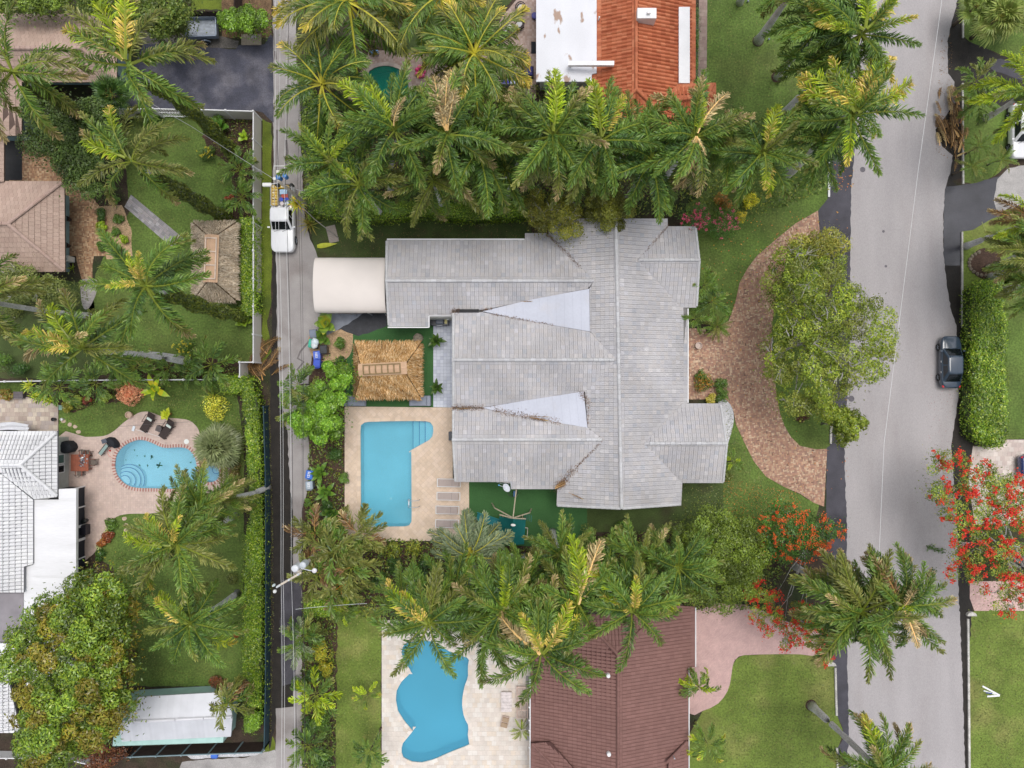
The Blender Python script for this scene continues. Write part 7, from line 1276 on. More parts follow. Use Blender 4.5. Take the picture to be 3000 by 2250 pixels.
for i, (x0, x1, x2, x3, z, r, col, lb) in enumerate(((799, 802, 823, 815, 9.7, .011, (.75, .75, .76), "pale overhead cable nearest the white fence"), (815, 812, 829, 825, 9.6, .011, (.75, .75, .76), "pale overhead cable second from the white fence"), (833, 832, 853, 861, 9.0, .011, (.72, .72, .74), "pale overhead cable in the middle of the lane"), (842, 836, 858, 866, 7.4, .017, (.03, .03, .035), "thick black bundled cable over the lane"), (872, 872, 884, 889, 6.6, .011, (.04, .04, .045), "thin black cable toward the lane's east side"), (879, 880, 886, 890, 6.3, .011, (.04, .04, .045), "thin black cable furthest east over the lane"))):
    wire(lb, [(x0, -300, z), (x1, 533, z), (x2, 1680, z), (x3, 2600, z)], r, col)
wire("thin service wire running from the leaning pole east into the palms", [(816, 535, 8.5), (885, 560, 7.0), (1060, 545, 5.)], .02, (.6, .6, .6), .1)
wire("grey guy wire from the leaning pole to the grass by the concrete pad", [(862, 585, 6.), (925, 645, 2.5), (992, 697, .1)], .035, (.38, .36, .33), .0)
wire("service wire crossing the black court to the tan house", [(816, 533, 8.8), (560, 370, 5.5), (405, 280, 3.2)], .016, (.5, .5, .52), .2)
wire("thin service wire from the transformer pole over the side lawn", [(866, 1785, 5.), (960, 1776, 4.8), (1075, 1768, 4.5)], .018, (.65, .68, .7), .05)
wire("hair thin pale line crossing above the whole street", [(2765, -40, 7), (2690, 500, 6.5), (2640, 900, 6.3), (2590, 1300, 6.3), (2575, 1640, 6.5), (2570, 1800, 6.6)], .014, (.85, .86, .88), .0)
wire("thin wire above the pool chairs' terrace", [(345, 1250, 3.), (480, 1240, 2.9), (575, 1235, 3.)], .010, (.1, .1, .1), .05)
# ================================================================== bins
def bin_(label, c, rz, col, lidcol, txt=None, tcol=(.8, .8, .82), h=1.05, size=.30, trz=R(90)):
    root = empty("wheelie_bin", P(*c), rz, label=label, cat="bin"); rings = [[(x * s, y * s, z) for x, y in ((.29, .34), (-.29, .34), (-.29, -.34), (.29, -.34))] for z, s in ((.08, .78), (h - .06, 1.0))]
    b = MB(); loft(b, rings, col); b.box((0, 0, h - .05), (.64, .74, .05), col=col); b.obj("bin_body", plastic, root, bevel=.02)
    l = MB(); l.box((0, 0, h + .02), (.62, .72, .07), col=lidcol, top=.93); l.box((.0, .05, h + .062), (.46, .46, .02), col=tuple(min(1, x * 1.15) for x in lidcol)); lid = l.obj("lid", plastic, root, bevel=.015)
    for s in (.25, -.25): wheel(root, s, -.33, .10, .05, (.1, .1, .1))
    MB().bar((-.22, -.40, h), (.22, -.40, h), .04, .04, lidcol).obj("handle", plastic, root)
    if txt:
        cu = bpy.data.curves.new("number", 'FONT'); cu.body = txt; cu.size = size; cu.align_x = 'CENTER'; cu.align_y = 'CENTER'; cu.extrude = .004; cu.offset = .008; m = M("number_paint" + str(tcol), tcol, .6, .02); cu.materials.append(m)
        o = bpy.data.objects.new("text", cu); COL.objects.link(o); bpy.context.view_layer.update(); me = bpy.data.meshes.new_from_object(o.evaluated_get(bpy.context.evaluated_depsgraph_get())); bpy.data.objects.remove(o)
        set_tint(me, np.ones((len(me.polygons), 3))); ob("house_number", me, lid, loc=(0, 0, h + .085), rot=(0, 0, trz))
    return root
BLU = (.03, .10, .52)
bin_("blue lidded bin marked with white figures beside the tree in the lane", (938, 1042), R(5), (.02, .05, .42), (.07, .14, .56), "1231", size=.26)
bin_("second blue bin half hidden under the round tree", (938, 1066), R(-5), (.02, .05, .45), (.03, .08, .5))
bin_("blue bin numbered 1235 in white, the upper of the numbered pair", (916, 1386), R(-10), BLU, (.05, .17, .62), "1235", size=.29); bin_("pale grey blue bin numbered 1235, the lower of the numbered pair", (916, 1417), R(3), (.18, .22, .28), (.32, .39, .46), "1235", size=.29)
bin_("slate grey bin on the lane beside the banana plants", (927, 980), R(4), (.07, .09, .13), (.15, .18, .24)); bin_("black open topped bin behind the blue ones", (957, 1025), R(2), (.015, .018, .022), (.02, .022, .028))
g = bin_("green bin heaped with white and coloured bags", (924, 1008), R(-8), (.02, .12, .10), (.04, .40, .28))
for i, (dx, dy, c_, s) in enumerate(((.3, .1, (.62, .70, .76), .34), (.25, -.18, (.70, .74, .78), .30), (.1, -.2, (.5, .06, .08), .16))):
    m = MB(); rg = random.Random(i); m.lathe((0, 0, 0), [(s * .6, 0), (s, s * .3), (s * .9, s * .7), (s * .35, s)], 11, c_); m.v = [v + Vector((rg.uniform(-1, 1), rg.uniform(-1, 1), rg.uniform(-.5, .5))) * s * .18 for v in m.v]
    m.obj("rubbish_bag", plastic, smooth=True, loc=P(924, 1008, 0) + Vector((dx, dy, 1.08)), label=("crumpled pale bag on the green bin", "second pale bag spilling over the green bin", "small red bag tucked on the green bin")[i], cat="bag")
bin_("bright blue bin with a white label by the gravel strip at the bottom", (642, 2190), R(0), (.02, .07, .48), (.06, .17, .62), h=1.0)
MB().lathe((0, 0, 0), [(.30, 0), (.34, .5), (.30, .6), (.1, .66)], 14, (.04, .12, .03)).obj("barrel", plastic, smooth=True, loc=P(612, 2190), label="dark green round tub beside the bright blue bin", cat="tub")
MB().box((0, 0, .02), (.7, .7, .04), col=(.25, .10, .03)).obj("board", wood, loc=P(1012, 1078, 0) + Vector((0, 0, .5)), label="orange brown board beside the golden hut", cat="board")
# ================================================================== loungers, seats, tables
TAU = (.42, .35, .325)
def lounger(i, c, lab):
    root = empty("sun_lounger", P(*c), R(-1), label=lab, cat="sun lounger", group="taupe sun loungers by the rectangular pool"); f = MB()
    for a, b_ in (((-1.0, -.34), (1.0, -.34)), ((-1.0, .34), (1.0, .34))): MB().bar((*a, .34), (*b_, .34), .05, .06).obj("side_rail", wht, root)
    for x in (-1.0, 1.0): MB().bar((x, -.36, .36), (x, .36, .36), .06, .07).obj("end_rail", wht, root)
    for x in (-.85, .8):
        for y in (-.32, .32): MB().bar((x, y, 0), (x, y, .33), .05, .05).obj("leg", wht, root)
    MB().box((-.32, 0, .38), (1.2, .62, .02), col=TAU).obj("seat_mesh", fabric, root); MB().box((.58, 0, .41), (.60, .62, .02), col=TAU, tilt=('Y', R(-6))).obj("backrest", fabric, root); MB().bar((.28, -.31, .385), (.28, .31, .385), .03, .03, (.22, .19, .18)).obj("hinge", plastic, root)
LG = [((1316, 1413), "northernmost taupe lounger, partly under the grey eave"), ((1315, 1452), "second taupe lounger from the grey eave"), ((1312, 1492), "third taupe lounger from the grey eave"), ((1311, 1532), "southernmost taupe lounger, next to the silver palm")]
for i, (c, l) in enumerate(LG): lounger(i, c, l)
WK = (.045, .030, .028)
def wicker(c, rz, lab, plab):
    root = empty("wicker_lounger", P(*c), rz, label=lab, cat="sun lounger", group="brown wicker loungers"); 
    MB().box((-.30, 0, .32), (1.30, .66, .07), col=WK).obj("seat", wood, root, bevel=.02); MB().box((.62, 0, .52), (.72, .66, .06), col=WK, tilt=('Y', R(-32))).obj("backrest", wood, root, bevel=.02)
    for x in (-.85, .3):
        for y in (-.3, .3): MB().bar((x, y, 0), (x, y, .3), .06, .06, WK).obj("leg", wood, root)
    for y in (-.42, .42): MB().tube([(.5, y, .1), (.5, y, .55), (-.2, y, .55), (-.2, y, .1)], .025, 6, WK).obj("armrest", wood, root)
    Mx = Matrix.Rotation(rz, 3, 'Z'); MB().box((0, 0, 0), (.22, .48, .09), col=(.62, .70, .66)).obj("cushion", fabric, bevel=.03, loc=P(*c) + Mx @ Vector((.28, 0, .44)), rot=(0, R(-15), rz), label=plab, cat="cushion")
wicker(Z1(705, 430), R(58), "brown wicker lounger nearer the clay pot", "pale cushion on the wicker lounger by the clay pot"); wicker(Z1(985, 530), R(55), "brown wicker lounger nearer the saw palmetto", "pale cushion on the wicker lounger by the saw palmetto")
t = empty("side_table", P(*Z1(862, 530)), R(-22), label="grey slatted wicker side table between the two loungers", cat="table")
for i in range(8): MB().box((0, -.22 + i * .063, .40), (.50, .05, .03), col=(.14, .12, .12)).obj("slat", wood, t)
MB().box((0, 0, .19), (.46, .48, .36), col=WK).obj("base", wood, t)
def pot(label, c, r, h, col, n=18):
    b = MB(); b.lathe((0, 0, 0), [(r * .7, 0), (r, h * .8), (r, h), (r * .82, h), (r * .78, h * .7), (.01, h * .7)], n, col); return b.obj("plant_pot", plastic, loc=P(*c), label=label, cat="pot")
pot("empty round clay pot on the lawn by the pool terrace", (384, 1215), .30, .45, (.55, .40, .30)); pot("round clay pot by the brick drive under the feather palms", (2043, 1013), .30, .5, (.48, .36, .30)); pot("dark pot at the terrace's paved edge", (163, 1228), .16, .4, (.03, .03, .035)); pot("small white pot at the stepping stones", (186, 1228), .12, .3, (.7, .7, .7)); pot("dark round pot by the ochre patio wall, upper", (206, 644), .22, .5, (.05, .03, .03)); pot("dark round pot by the ochre patio wall, lower", (203, 721), .22, .5, (.05, .03, .03))
def shell(name, lab, cat, c, prof, col, mat, seed=0, jit=.1, sx=1, sy=1, rz=0, n=14, z=0):
    m = MB(); m.lathe((0, 0, 0), prof, n, col, sx, sy); rg = random.Random(seed); m.v = [v + Vector((rg.uniform(-1, 1), rg.uniform(-1, 1), rg.uniform(-.5, .5))) * jit for v in m.v]; return m.obj(name, mat, smooth=False, bevel=.02, loc=P(*c) + Vector((0, 0, z)), rot=(0, 0, rz), label=lab, cat=cat)
shell("covered_grill", "grill under a black faceted cover beside the white tiled house", "covered grill", (209, 1308), [(.62, 0), (.66, .5), (.60, 1.0), (.35, 1.12), (.05, 1.15)], (.022, .024, .03), fabric, 1, .04, 1.05, .85, R(-10), 9)
shell("folded_umbrella_base", "black covered bundle at the kidney pool's rim", "covered bundle", (337, 1295), [(.42, 0), (.46, .4), (.38, .75), (.12, .85)], (.02, .022, .028), fabric, 2, .06, 1.35, .75, R(-45), 9); MB().box((0, 0, .85), (.45, .38, .10), col=(.10, .11, .14)).obj("grey_cushion", fabric, bevel=.04, loc=P(322, 1290), rot=(0, 0, R(20)), label="grey square cushion on the black covered bundle", cat="cushion")
ch = empty("reclining_chair", P(313, 1316), R(47), label="glass green reclining chair at the kidney pool's west rim", cat="chair"); MB().box((0, 0, .5), (1.2, .26, .04), col=(.30, .40, .38), tilt=('Y', R(-12))).obj("sling", plastic, ch); MB().bar((-.6, -.18, .35), (.6, -.18, .62), .04, .04, (.02, .02, .02)).obj("frame_rail", plastic, ch); MB().bar((-.6, .18, .35), (.6, .18, .62), .04, .04, (.02, .02, .02)).obj("frame_rail", plastic, ch)
for x in (-.4, .4): MB().bar((x, -.2, 0), (x, .2, .45), .04, .04, (.02, .02, .02)).obj("leg", plastic, ch)
m = MB(); m.tube([(.75 * math.cos(a) * .6, .75 * math.sin(a) * .6, .03) for a in np.linspace(0, 5.2, 18)], .018, 5, (.60, .18, .14)); m.obj("hose", plastic, loc=P(331, 1325), label="thin coiled orange hose at the pool's west rim", cat="hose"); MB().lathe((0, 0, 0), [(.06, 0), (.08, .08), (.03, .14)], 10, (.7, .03, .03)).obj("hose_nozzle", plastic, loc=P(324, 1320, 0) + Vector((0, 0, .03)), label="red hose end by the reclining chair", cat="nozzle")
# dining table with slats, chairs around
t = empty("dining_table", P(249, 1353), R(0), label="reddish slatted wooden dining table on the rosy terrace", cat="table")
for i in range(11): MB().box((-.70 + i * .14, 0, .74), (.13, 1.45, .03), col=(.30, .095, .055)).obj("slat", wood, t)
for x in (-.6, .6):
    for y in (-.6, .6): MB().bar((x, y, 0), (x, y, .72), .08, .08, (.24, .08, .05)).obj("leg", wood, t)
def chair(c, rz, lab, col=(.16, .13, .11), arms=(.28, .09, .06)):
    r_ = empty("garden_chair", P(*c), rz, label=lab, cat="chair", group="chairs around the wooden table"); MB().box((0, 0, .45), (.5, .5, .05), col=col).obj("seat", wood, r_, bevel=.03); m = MB(); pts = [(.28 * math.cos(a), .28 * math.sin(a)) for a in np.linspace(R(100), R(260), 8)]
    m.tube([(x - .05, y, .82) for x, y in pts], .03, 6, col); m.obj("backrest", wood, r_)
    for x in (-.2, .2):
        for y in (-.22, .22): MB().bar((x, y, 0), (x, y, .45 if x > 0 else .82), .04, .04, col).obj("leg", wood, r_)
    for y in (-.27, .27): MB().bar((-.25, y, .64), (.25, y, .64), .05, .03, arms).obj("armrest", wood, r_)
chair((255, 1325), R(-90), "round backed chair tucked in at the table's north side"); chair((244, 1383), R(90), "round backed chair tucked in at the table's south side"); chair((284, 1352), R(180), "wide armed chair on the table's east side", arms=(.20, .07, .05)); chair((266, 1327), R(-100), "second chair at the table's north side beside the round backed one")
m = MB(); rg = random.Random(5)
for _ in range(34): m.box((rg.gauss(0, .16), rg.gauss(0, .26), rg.uniform(.02, .09)), (rg.uniform(.05, .14), rg.uniform(.05, .12), .07), rz=rg.uniform(0, 3), col=rg.choice(((.10, .09, .11), (.25, .25, .30), (.05, .05, .06), (.4, .4, .42))))
m.obj("table_clutter", plastic, kind='stuff', loc=P(258, 1350) + Vector((0, 0, .76)), label="jumble of small dark glasses and dishes on the wooden table", cat="tableware"); MB().lathe((0, 0, 0), [(.09, 0), (.11, .05), (.05, .08)], 14, (.85, .85, .85)).obj("bowl", plastic, loc=P(258, 1339) + Vector((0, 0, .76)), label="white bowl on the wooden table", cat="bowl")
MB().lathe((0, 0, 0), [(.22, 0), (.22, .02)], 18, (.8, .82, .80)).obj("skimmer_lid", plastic, loc=P(*Z1(1240, 722)) + Vector((0, 0, .024)), label="round white skimmer lid north of the kidney pool", cat="lid"); MB().box((0, 0, .06), (.22, .45, .1), rz=-.3, col=(.72, .78, .85)).obj("cleaner_head", plastic, bevel=.02, loc=P(*Z1(465, 530)), label="pale blue vacuum head lying west of the loungers", cat="pool cleaner"); MB().bar((0, 0, .03), P(*Z1(900, 665)) - P(*Z1(495, 545)) + Vector((0, 0, .03)), .03, .03).obj("cleaning_pole", wht, loc=P(*Z1(495, 545)), label="long thin white pole lying below the loungers", cat="pole")
for i, (x, y, s, col) in enumerate(((1415, 1250, .3, (.75, .78, .82)), (1415, 1165, .32, (.18, .26, .62)), (1470, 1300, .3, (.20, .28, .66)))): MB().box((0, 0, 0), (.22, s * 1.6, .10), rz=R(20 * i), col=col).obj("spillway_block", paver, loc=P(*Z1(x, y)) + Vector((0, 0, .06)), label=("white spillway block between pool and spa", "blue tiled block north of the spillway", "blue tiled block south of the spillway")[i], cat="spillway")
lf_ = MB(); rg = random.Random(8)   # sunken leaves on the floor of the kidney pool
for x, y, s in ((715, 955, .20), (835, 1075, .30), (655, 1080, .12), (540, 1075, .1), (470, 850, .1), (1295, 1030, .1), (620, 935, .1), (340, 995, .07), (505, 930, .07)):
    q = P(*Z1(x, y)) - P(*Z1(800, 1050))
    for k in range(6): a = rg.uniform(0, 6.28); lf_.box(q + Vector((s * .4 * math.cos(a), s * .5 * math.sin(a), 0)), (s, s * .35, .015), rz=a, col=(.015, .08, .07))
lf_.obj("sunken_leaves", leafm, kind='stuff', loc=P(*Z1(800, 1050)) + Vector((0, 0, -.055)), label="dark palm leaf scraps drifting in the kidney pool", cat="leaves")
# bench and low tables on the travertine terrace
wl = (.60, .47, .41)
b = empty("slatted_bench", P(1530, 2052), label="long pale slatted wooden bench beside the brown roof", cat="bench")
for i in range(7): MB().box((-.42 + i * .14, 0, .40), (.065, 2.7, .03), col=wl).obj("slat", wood, b)
for y in (-1.33, -.68, 0, .68, 1.33): MB().box((0, y, .37), (.98, .09, .06), col=wl).obj("crossbar", wood, b)
for x in (-.48, .48): MB().box((x, 0, .42), (.06, 2.85, .09), col=wl).obj("side_rail", wood, b)
for x in (-.42, .42):
    for y in (-1.25, 1.25): MB().bar((x, y, 0), (x, y, .38), .08, .08, wl).obj("leg", wood, b)
t = empty("coffee_table", P(1484, 2051), label="white plank topped table west of the slatted bench", cat="table")
for i in range(6): MB().box((0, -.72 + i * .29, .38), (.92, .275, .04), col=(.70, .63, .62)).obj("plank", wood, t)
for x in (-.4, .4):
    for y in (-.75, .75): MB().bar((x, y, 0), (x, y, .36), .07, .07, wl).obj("leg", wood, t)
s = empty("low_chair", P(1479, 2111), R(-14), label="small wooden seat with two tan cushions on the terrace", cat="chair"); MB().box((0, 0, .25), (.66, 1.0, .08), col=wl).obj("frame", wood, s, bevel=.02)
for y in (.24, -.24): MB().box((0, y, .34), (.56, .40, .12), col=(.40, .29, .20)).obj("cushion", fabric, s, bevel=.04)
# grey sofas by the golden hut
for c, rz, lb in (((1043, 1174), 0, "grey blue outdoor sofa under the hut's south-west corner"), ((1232, 1174), 0, "grey blue outdoor sofa under the hut's south-east corner")):
    s = empty("outdoor_sofa", P(*c), rz, label=lb, cat="sofa", group="grey sofas by the golden hut"); MB().box((0, 0, .25), (1.9, .92, .42), col=(.27, .30, .37)).obj("base", fabric, s, bevel=.10); e_ = 1 if c[0] > 1100 else -1; MB().box((e_ * .78, 0, .55), (.32, .92, .30), col=(.30, .33, .40)).obj("armrest", fabric, s, bevel=.10); MB().box((-e_ * .15, 0, .50), (1.45, .82, .12), col=(.31, .34, .41)).obj("cushion", fabric, s, bevel=.05)
shell("boulder", "grey brown boulder at the golden hut's north-east corner", "boulder", (1226, 992), [(.30, 0), (.42, .15), (.40, .4), (.22, .55), (.03, .6)], (1, .95, .85), stone, 4, .05, 1.0, 1.05, 0, 11)
# outdoor grill station
g = empty("gas_grill", P(1290, 945), label="black outdoor grill station in the notch of the grey roof", cat="grill"); MB().box((0, 0, .45), (1.6, .62, .9), col=(.03, .035, .045)).obj("cabinet", plastic, g, bevel=.02); MB().box((.05, .02, 1.0), (.70, .52, .24), col=(.07, .09, .13)).obj("hood", plastic, g, bevel=.08); MB().bar((-.2, -.33, 1.0), (.3, -.33, 1.0), .03, .03, (.7, .7, .7)).obj("handle", metalg, g); MB().box((.58, .02, .93), (.22, .40, .05), col=(.62, .55, .20)).obj("tray", plastic, g)
MB().box((0, 0, 1.5), (.62, .55, .04), rz=R(-28), col=(.82, .82, .84)).obj("white_board", plastic, loc=P(1313, 930), label="white square board tilted over the grill station's corner", cat="board"); MB().bar((0, 0, 0), (0, 0, 1.48), .06, .06).obj("board_stand", wht, loc=P(1313, 930), label="thin stand carrying the white square board", cat="stand")
MB().box((0, 0, .35), (.35, .75, .7), col=(.03, .035, .05)).obj("pump_box", plastic, loc=P(1322, 1276), bevel=.02, label="dark equipment box against the grey house wall by the deck", cat="box")
# play set with teal canopy
ps = empty("play_set", P(1500, 1540), R(-4), label="teal canopied play set with slide and wooden beams on the artificial turf", cat="play set"); TL = (.015, .20, .19); WB = (.42, .36, .26)
for x, y, hh in ((-.85, -.95, 1.9), (.85, -.95, 1.9), (-.85, .95, 1.9), (.85, .95, 1.9)): MB().bar((x, y, 0), (x, y, hh), .09, .09, WB).obj("post", wood, ps)
MB().box((0, 0, 1.2), (1.6, 1.8, .06), col=WB).obj("platform", wood, ps)
MB().add([(-1.15, -1.1, 1.95), (0, -1.1, 2.55), (0, 1.1, 2.55), (-1.15, 1.1, 1.95)], [(0, 1, 2, 3), (3, 2, 1, 0)], TL).obj("canopy_panel", fabric, ps); MB().add([(0, -1.1, 2.55), (1.1, -1.1, 1.95), (1.1, 1.1, 1.95), (0, 1.1, 2.55)], [(0, 1, 2, 3), (3, 2, 1, 0)], TL).obj("canopy_panel", fabric, ps)
for a, b_ in (((0, 1.15, 2.6), (.15, 4.3, 2.3)), ((0, 1.2, 2.6), (-1.6, 1.7, 1.4)), ((0, 1.2, 2.6), (1.4, 1.5, 1.4)), ((0, 1.15, 2.5), (-1.15, 1.3, 2.1)), ((0, 1.15, 2.5), (1.1, 1.1, 2.1)), ((.15, 4.3, 2.3), (-1.0, 4.7, .0)), ((.15, 4.3, 2.3), (1.2, 4.6, .0)), ((-1.6, 1.7, 1.4), (-1.9, 1.85, 0)), ((1.4, 1.5, 1.4), (1.6, 1.6, 0))): MB().bar(a, b_, .09, .09, WB).obj("beam", wood, ps)
MB().lathe((.05, 1.0, 2.62), [(.18, 0), (.16, .04)], 12, (.85, .84, .8)).obj("finial", plastic, ps, scale=(1.2, .6, 1))
sl = MB(); sl.box((0, 0, 0), (2.3, .62, .04), col=(.01, .17, .19)); sl.box((0, .31, .09), (2.3, .05, .16), col=(.015, .24, .26)); sl.box((0, -.31, .09), (2.3, .05, .16), col=(.015, .24, .26)); sl.obj("slide", plastic, ps, loc=(-2.1, .55, .75), rot=(0, R(-28), R(-8)))
for i in range(5): MB().bar((1.05 + .14 * i, 1.25, .1 + .25 * i), (1.05 + .14 * i, .65, .1 + .25 * i), .04, .04, (.02, .16, .15)).obj("ladder_rung", plastic, ps)
for y in (.15, -.55): MB().bar((.9, y, 1.2), (1.35, y, 1.2), .05, .05, (.5, .45, .38)).obj("side_frame", wood, ps)
MB().bar((1.35, .15, 1.2), (1.35, -.55, 1.2), .05, .05, (.5, .45, .38)).obj("side_frame", wood, ps)
for s_ in (-.25, .25): MB().tube([(.1 + s_ * .3, 2.9, 2.4), (.1 + s_, 2.9, .5)], .012, 4, (.3, .3, .3)).obj("swing_rope", plastic, ps)
MB().box((.0, 2.9, .5), (.18, .48, .04), col=(.02, .12, .30)).obj("swing_seat", plastic, ps, bevel=.01)
m = MB(); m.tube([(.42 * math.cos(a), .42 * math.sin(a), .03) for a in np.linspace(0, 2 * math.pi, 24)], .03, 6, (.015, .03, .02), cap=False); m.obj("hoop", plastic, loc=P(1502, 1441), label="black ring lying on the turf under the grey eave", cat="ring")
# dish
d = empty("satellite_dish", P(1484, 1402, 0), label="oval white satellite dish at the south eave of the grey house", cat="satellite dish"); m = MB(); m.lathe((0, 0, 0), [(.03, -.10), (.20, -.07), (.36, 0), (.40, .05), (.38, .06), (.2, -.03), (.02, -.06)], 20, (.66, .70, .76)); m.obj("reflector", plastic, d, smooth=True, loc=(0, -.30, 3.5), rot=(R(-8), R(55), R(30)), scale=(1, .95, 1)); MB().tube([(0, 0, 2.6), (0, -.1, 3.4)], .03, 6).obj("mast", metalg, d); MB().tube([(-.05, -.3, 3.45), (-.55, -.1, 3.4)], .02, 6).obj("feed_arm", metalg, d); MB().box((-.6, -.08, 3.4), (.12, .10, .12), col=(.05, .25, .5)).obj("feed_horn", plastic, d)
for x in (-.8, .5): MB().bar((x, .05, 2.6), (0, -.1, 3.1), .03, .03).obj("strut", metalg, d)
# ================================================================== patio in the north
def rattan(c, rz, lab, sz=1.):
    r_ = empty("patio_chair", P(*c), rz, label=lab, cat="chair", group="dark rattan chairs on the north patio"); s_ = MB(); s_.lathe((0, 0, 0), [(.34, 0), (.40, .35), (.42, .42), (.30, .42)], 9, (.05, .035, .035), 1.15 * sz, .9 * sz); s_.obj("shell", wood, r_)
    m = MB(); m.tube([(.44 * math.cos(a) * 1.1 * sz, .42 * math.sin(a) * sz, .62) for a in np.linspace(R(60), R(300), 12)], .05, 6, (.04, .03, .03)); m.obj("backrest", wood, r_)
    MB().lathe((0, 0, .42), [(.30, 0), (.31, .08), (.2, .11)], 8, (.50, .50, .51), 1.1 * sz, .78 * sz).obj("cushion", fabric, r_)
    for a in (R(45), R(135), R(225), R(315)): MB().bar((.5 * math.cos(a), .42 * math.sin(a), 0), (.35 * math.cos(a), .3 * math.sin(a), .3), .05, .05, (.04, .03, .03)).obj("leg", wood, r_)
rattan((1524, 32), R(250), "upper of two grey cushioned rattan chairs by the white roof"); rattan((1520, 80), R(215), "lower of two grey cushioned rattan chairs by the white roof"); rattan((1483, 103), R(220), "rattan chair half under the bright coconut palm with a small cushion", .7)
MB().lathe((0, 0, 0), [(.03, 0), (.03, .48), (.26, .50), (.26, .53)], 18, (.82, .82, .82)).obj("round_table", plastic, loc=P(1491, 87), label="small round white table beside the chairs", cat="table"); MB().lathe((0, 0, 0), [(.45, 0), (.48, .6), (.42, .75), (.1, .85)], 18, (.78, .79, .82)).obj("round_ottoman", plastic, smooth=True, loc=P(1458, 157), label="large shiny white round table near the coconut palm's heart", cat="table")
s = empty("patio_sofa", P(1506, 242), R(0), label="dark slatted sofa with blue and white cushions below the coconut palm", cat="sofa"); MB().box((0, 0, .3), (2.2, 1.0, .28), col=(.10, .11, .17)).obj("base", wood, s, bevel=.03); MB().box((0, -.46, .62), (2.2, .10, .42), col=(.13, .14, .22)).obj("backrest", wood, s, bevel=.03)
for x in (-1.05, 1.05): MB().box((x, 0, .55), (.1, 1.0, .25), col=(.10, .11, .17)).obj("armrest", wood, s)
for i, (x, y, c_, lb) in enumerate(((-.1, .22, (.055, .045, .30), "indigo cushion at the north middle of the patio sofa"), (.62, .22, (.055, .045, .30), "indigo cushion at the north-east of the patio sofa"), (-.68, -.22, (.06, .05, .33), "indigo cushion at the south-west of the patio sofa"), (-.03, -.24, (.45, .48, .60), "pale blue cushion in the middle of the patio sofa"), (.64, -.22, (.66, .67, .72), "white ribbed cushion at the south-east of the patio sofa"))): MB().box((0, 0, 0), (.60, .34, .14), col=c_).obj("cushion", fabric, bevel=.05, loc=P(1506, 242) + Vector((x, y, .51)), label=lb, cat="cushion")
s = empty("patio_armchair", P(1548, 216), R(0), label="dark blue armchair beside the patio sofa against the white roof", cat="armchair"); MB().box((0, 0, .3), (.9, .9, .36), col=(.03, .03, .07)).obj("base", fabric, s, bevel=.04); MB().box((0, 0, .52), (.7, .7, .12), col=(.05, .045, .20)).obj("cushion", fabric, s, bevel=.04)
MB().box((0, 0, .25), (.9, .5, .35), col=(.10, .16, .17)).obj("glass_table", plastic, bevel=.02, loc=P(1495, 222), label="low dark glass table among the patio seats", cat="table"); MB().box((0, 0, .45), (.5, .3, .06), rz=.2, col=(.55, .36, .16)).obj("straw_bag", fabric, bevel=.03, loc=P(1510, 210), label="orange tan straw bag on the low table", cat="bag"); pot("small potted plant left of the patio sofa", (1457, 232), .16, .35, (.10, .14, .03))
MB().box((0, 0, .01), (.42, 1.05, .02), col=(.02, .022, .03)).obj("doormat", fabric, loc=P(1563, 140) + Vector((0, 0, .02)), label="black mat at the edge of the white roof", cat="mat"); MB().lathe((0, 0, 0), [(.2, 0), (.28, .4), (.22, .42)], 14, (.03, .03, .25)).obj("blue_pot", plastic, loc=P(1566, 52), label="deep blue pot peeping out from the white roof's edge", cat="pot")
s = empty("toddler_bench", P(1098, 158), R(5), label="small sky blue seat at the north rim of the green pool", cat="chair"); MB().box((0, 0, .3), (.75, .34, .05), col=(.10, .28, .55)).obj("seat", plastic, s, bevel=.02); MB().bar((-.35, -.2, .5), (.35, -.2, .5), .06, .06, (.08, .24, .52)).obj("backrest", plastic, s)
for x in (-.32, .32):
    for y in (-.15, .15): MB().bar((x, y, 0), (x, y, .3), .05, .05, (.10, .28, .55)).obj("leg", plastic, s)
m = MB(); rg = random.Random(3)
for k in range(7): a = k * .9; m.lathe((.32 * math.cos(a), .42 * math.sin(a), 0), [(.12, 0), (.2, .12), (.12, .28), (.02, .3)], 10, (.72, .05, .20) if k % 2 else (.78, .12, .30))
m.obj("pool_float", plastic, smooth=True, loc=P(1232, 212), label="deflated hot pink pool float on the patio", cat="pool float")
# white covering and objects north of the white tiled roof
m = MB(); V = []; rg = random.Random(2); nx_, ny_ = 14, 6
for i in range(nx_ + 1):
    for j in range(ny_ + 1): f = i / nx_; V.append((f * 3.6, -.65 * (j / ny_) * (1 - .35 * max(0, f - .6)) + .25 * math.sin(f * 3) - .1, 1.5 + .12 * math.sin(f * 9) + .10 * math.cos(j * 1.7 + f * 4)))
m.add(V, [(i * (ny_ + 1) + j, i * (ny_ + 1) + j + 1, (i + 1) * (ny_ + 1) + j + 1, (i + 1) * (ny_ + 1) + j) for i in range(nx_) for j in range(ny_)], (.66, .67, .71)); m.f = [tuple(reversed(f)) for f in m.f]; m.obj("white_tarpaulin", fabric, smooth=True, loc=P(0, 1239), label="crumpled white cloth cover north of the white tiled roof", cat="tarpaulin")
MB().box((0, 0, .3), (1.4, .8, .6), col=(.03, .02, .02)).obj("covered_table", wood, loc=P(30, 1256), label="dark table beneath the white cloth cover", cat="table"); s = empty("wooden_seat", P(63, 1158), label="weathered grey wooden seat among the terrace plants", cat="bench")
for i in range(5): MB().box((0, -.25 + i * .13, .42), (.85, .10, .03), col=(.16, .14, .15)).obj("slat", wood, s)
MB().box((0, 0, .2), (.8, .5, .36), col=(.08, .07, .075)).obj("base", wood, s)
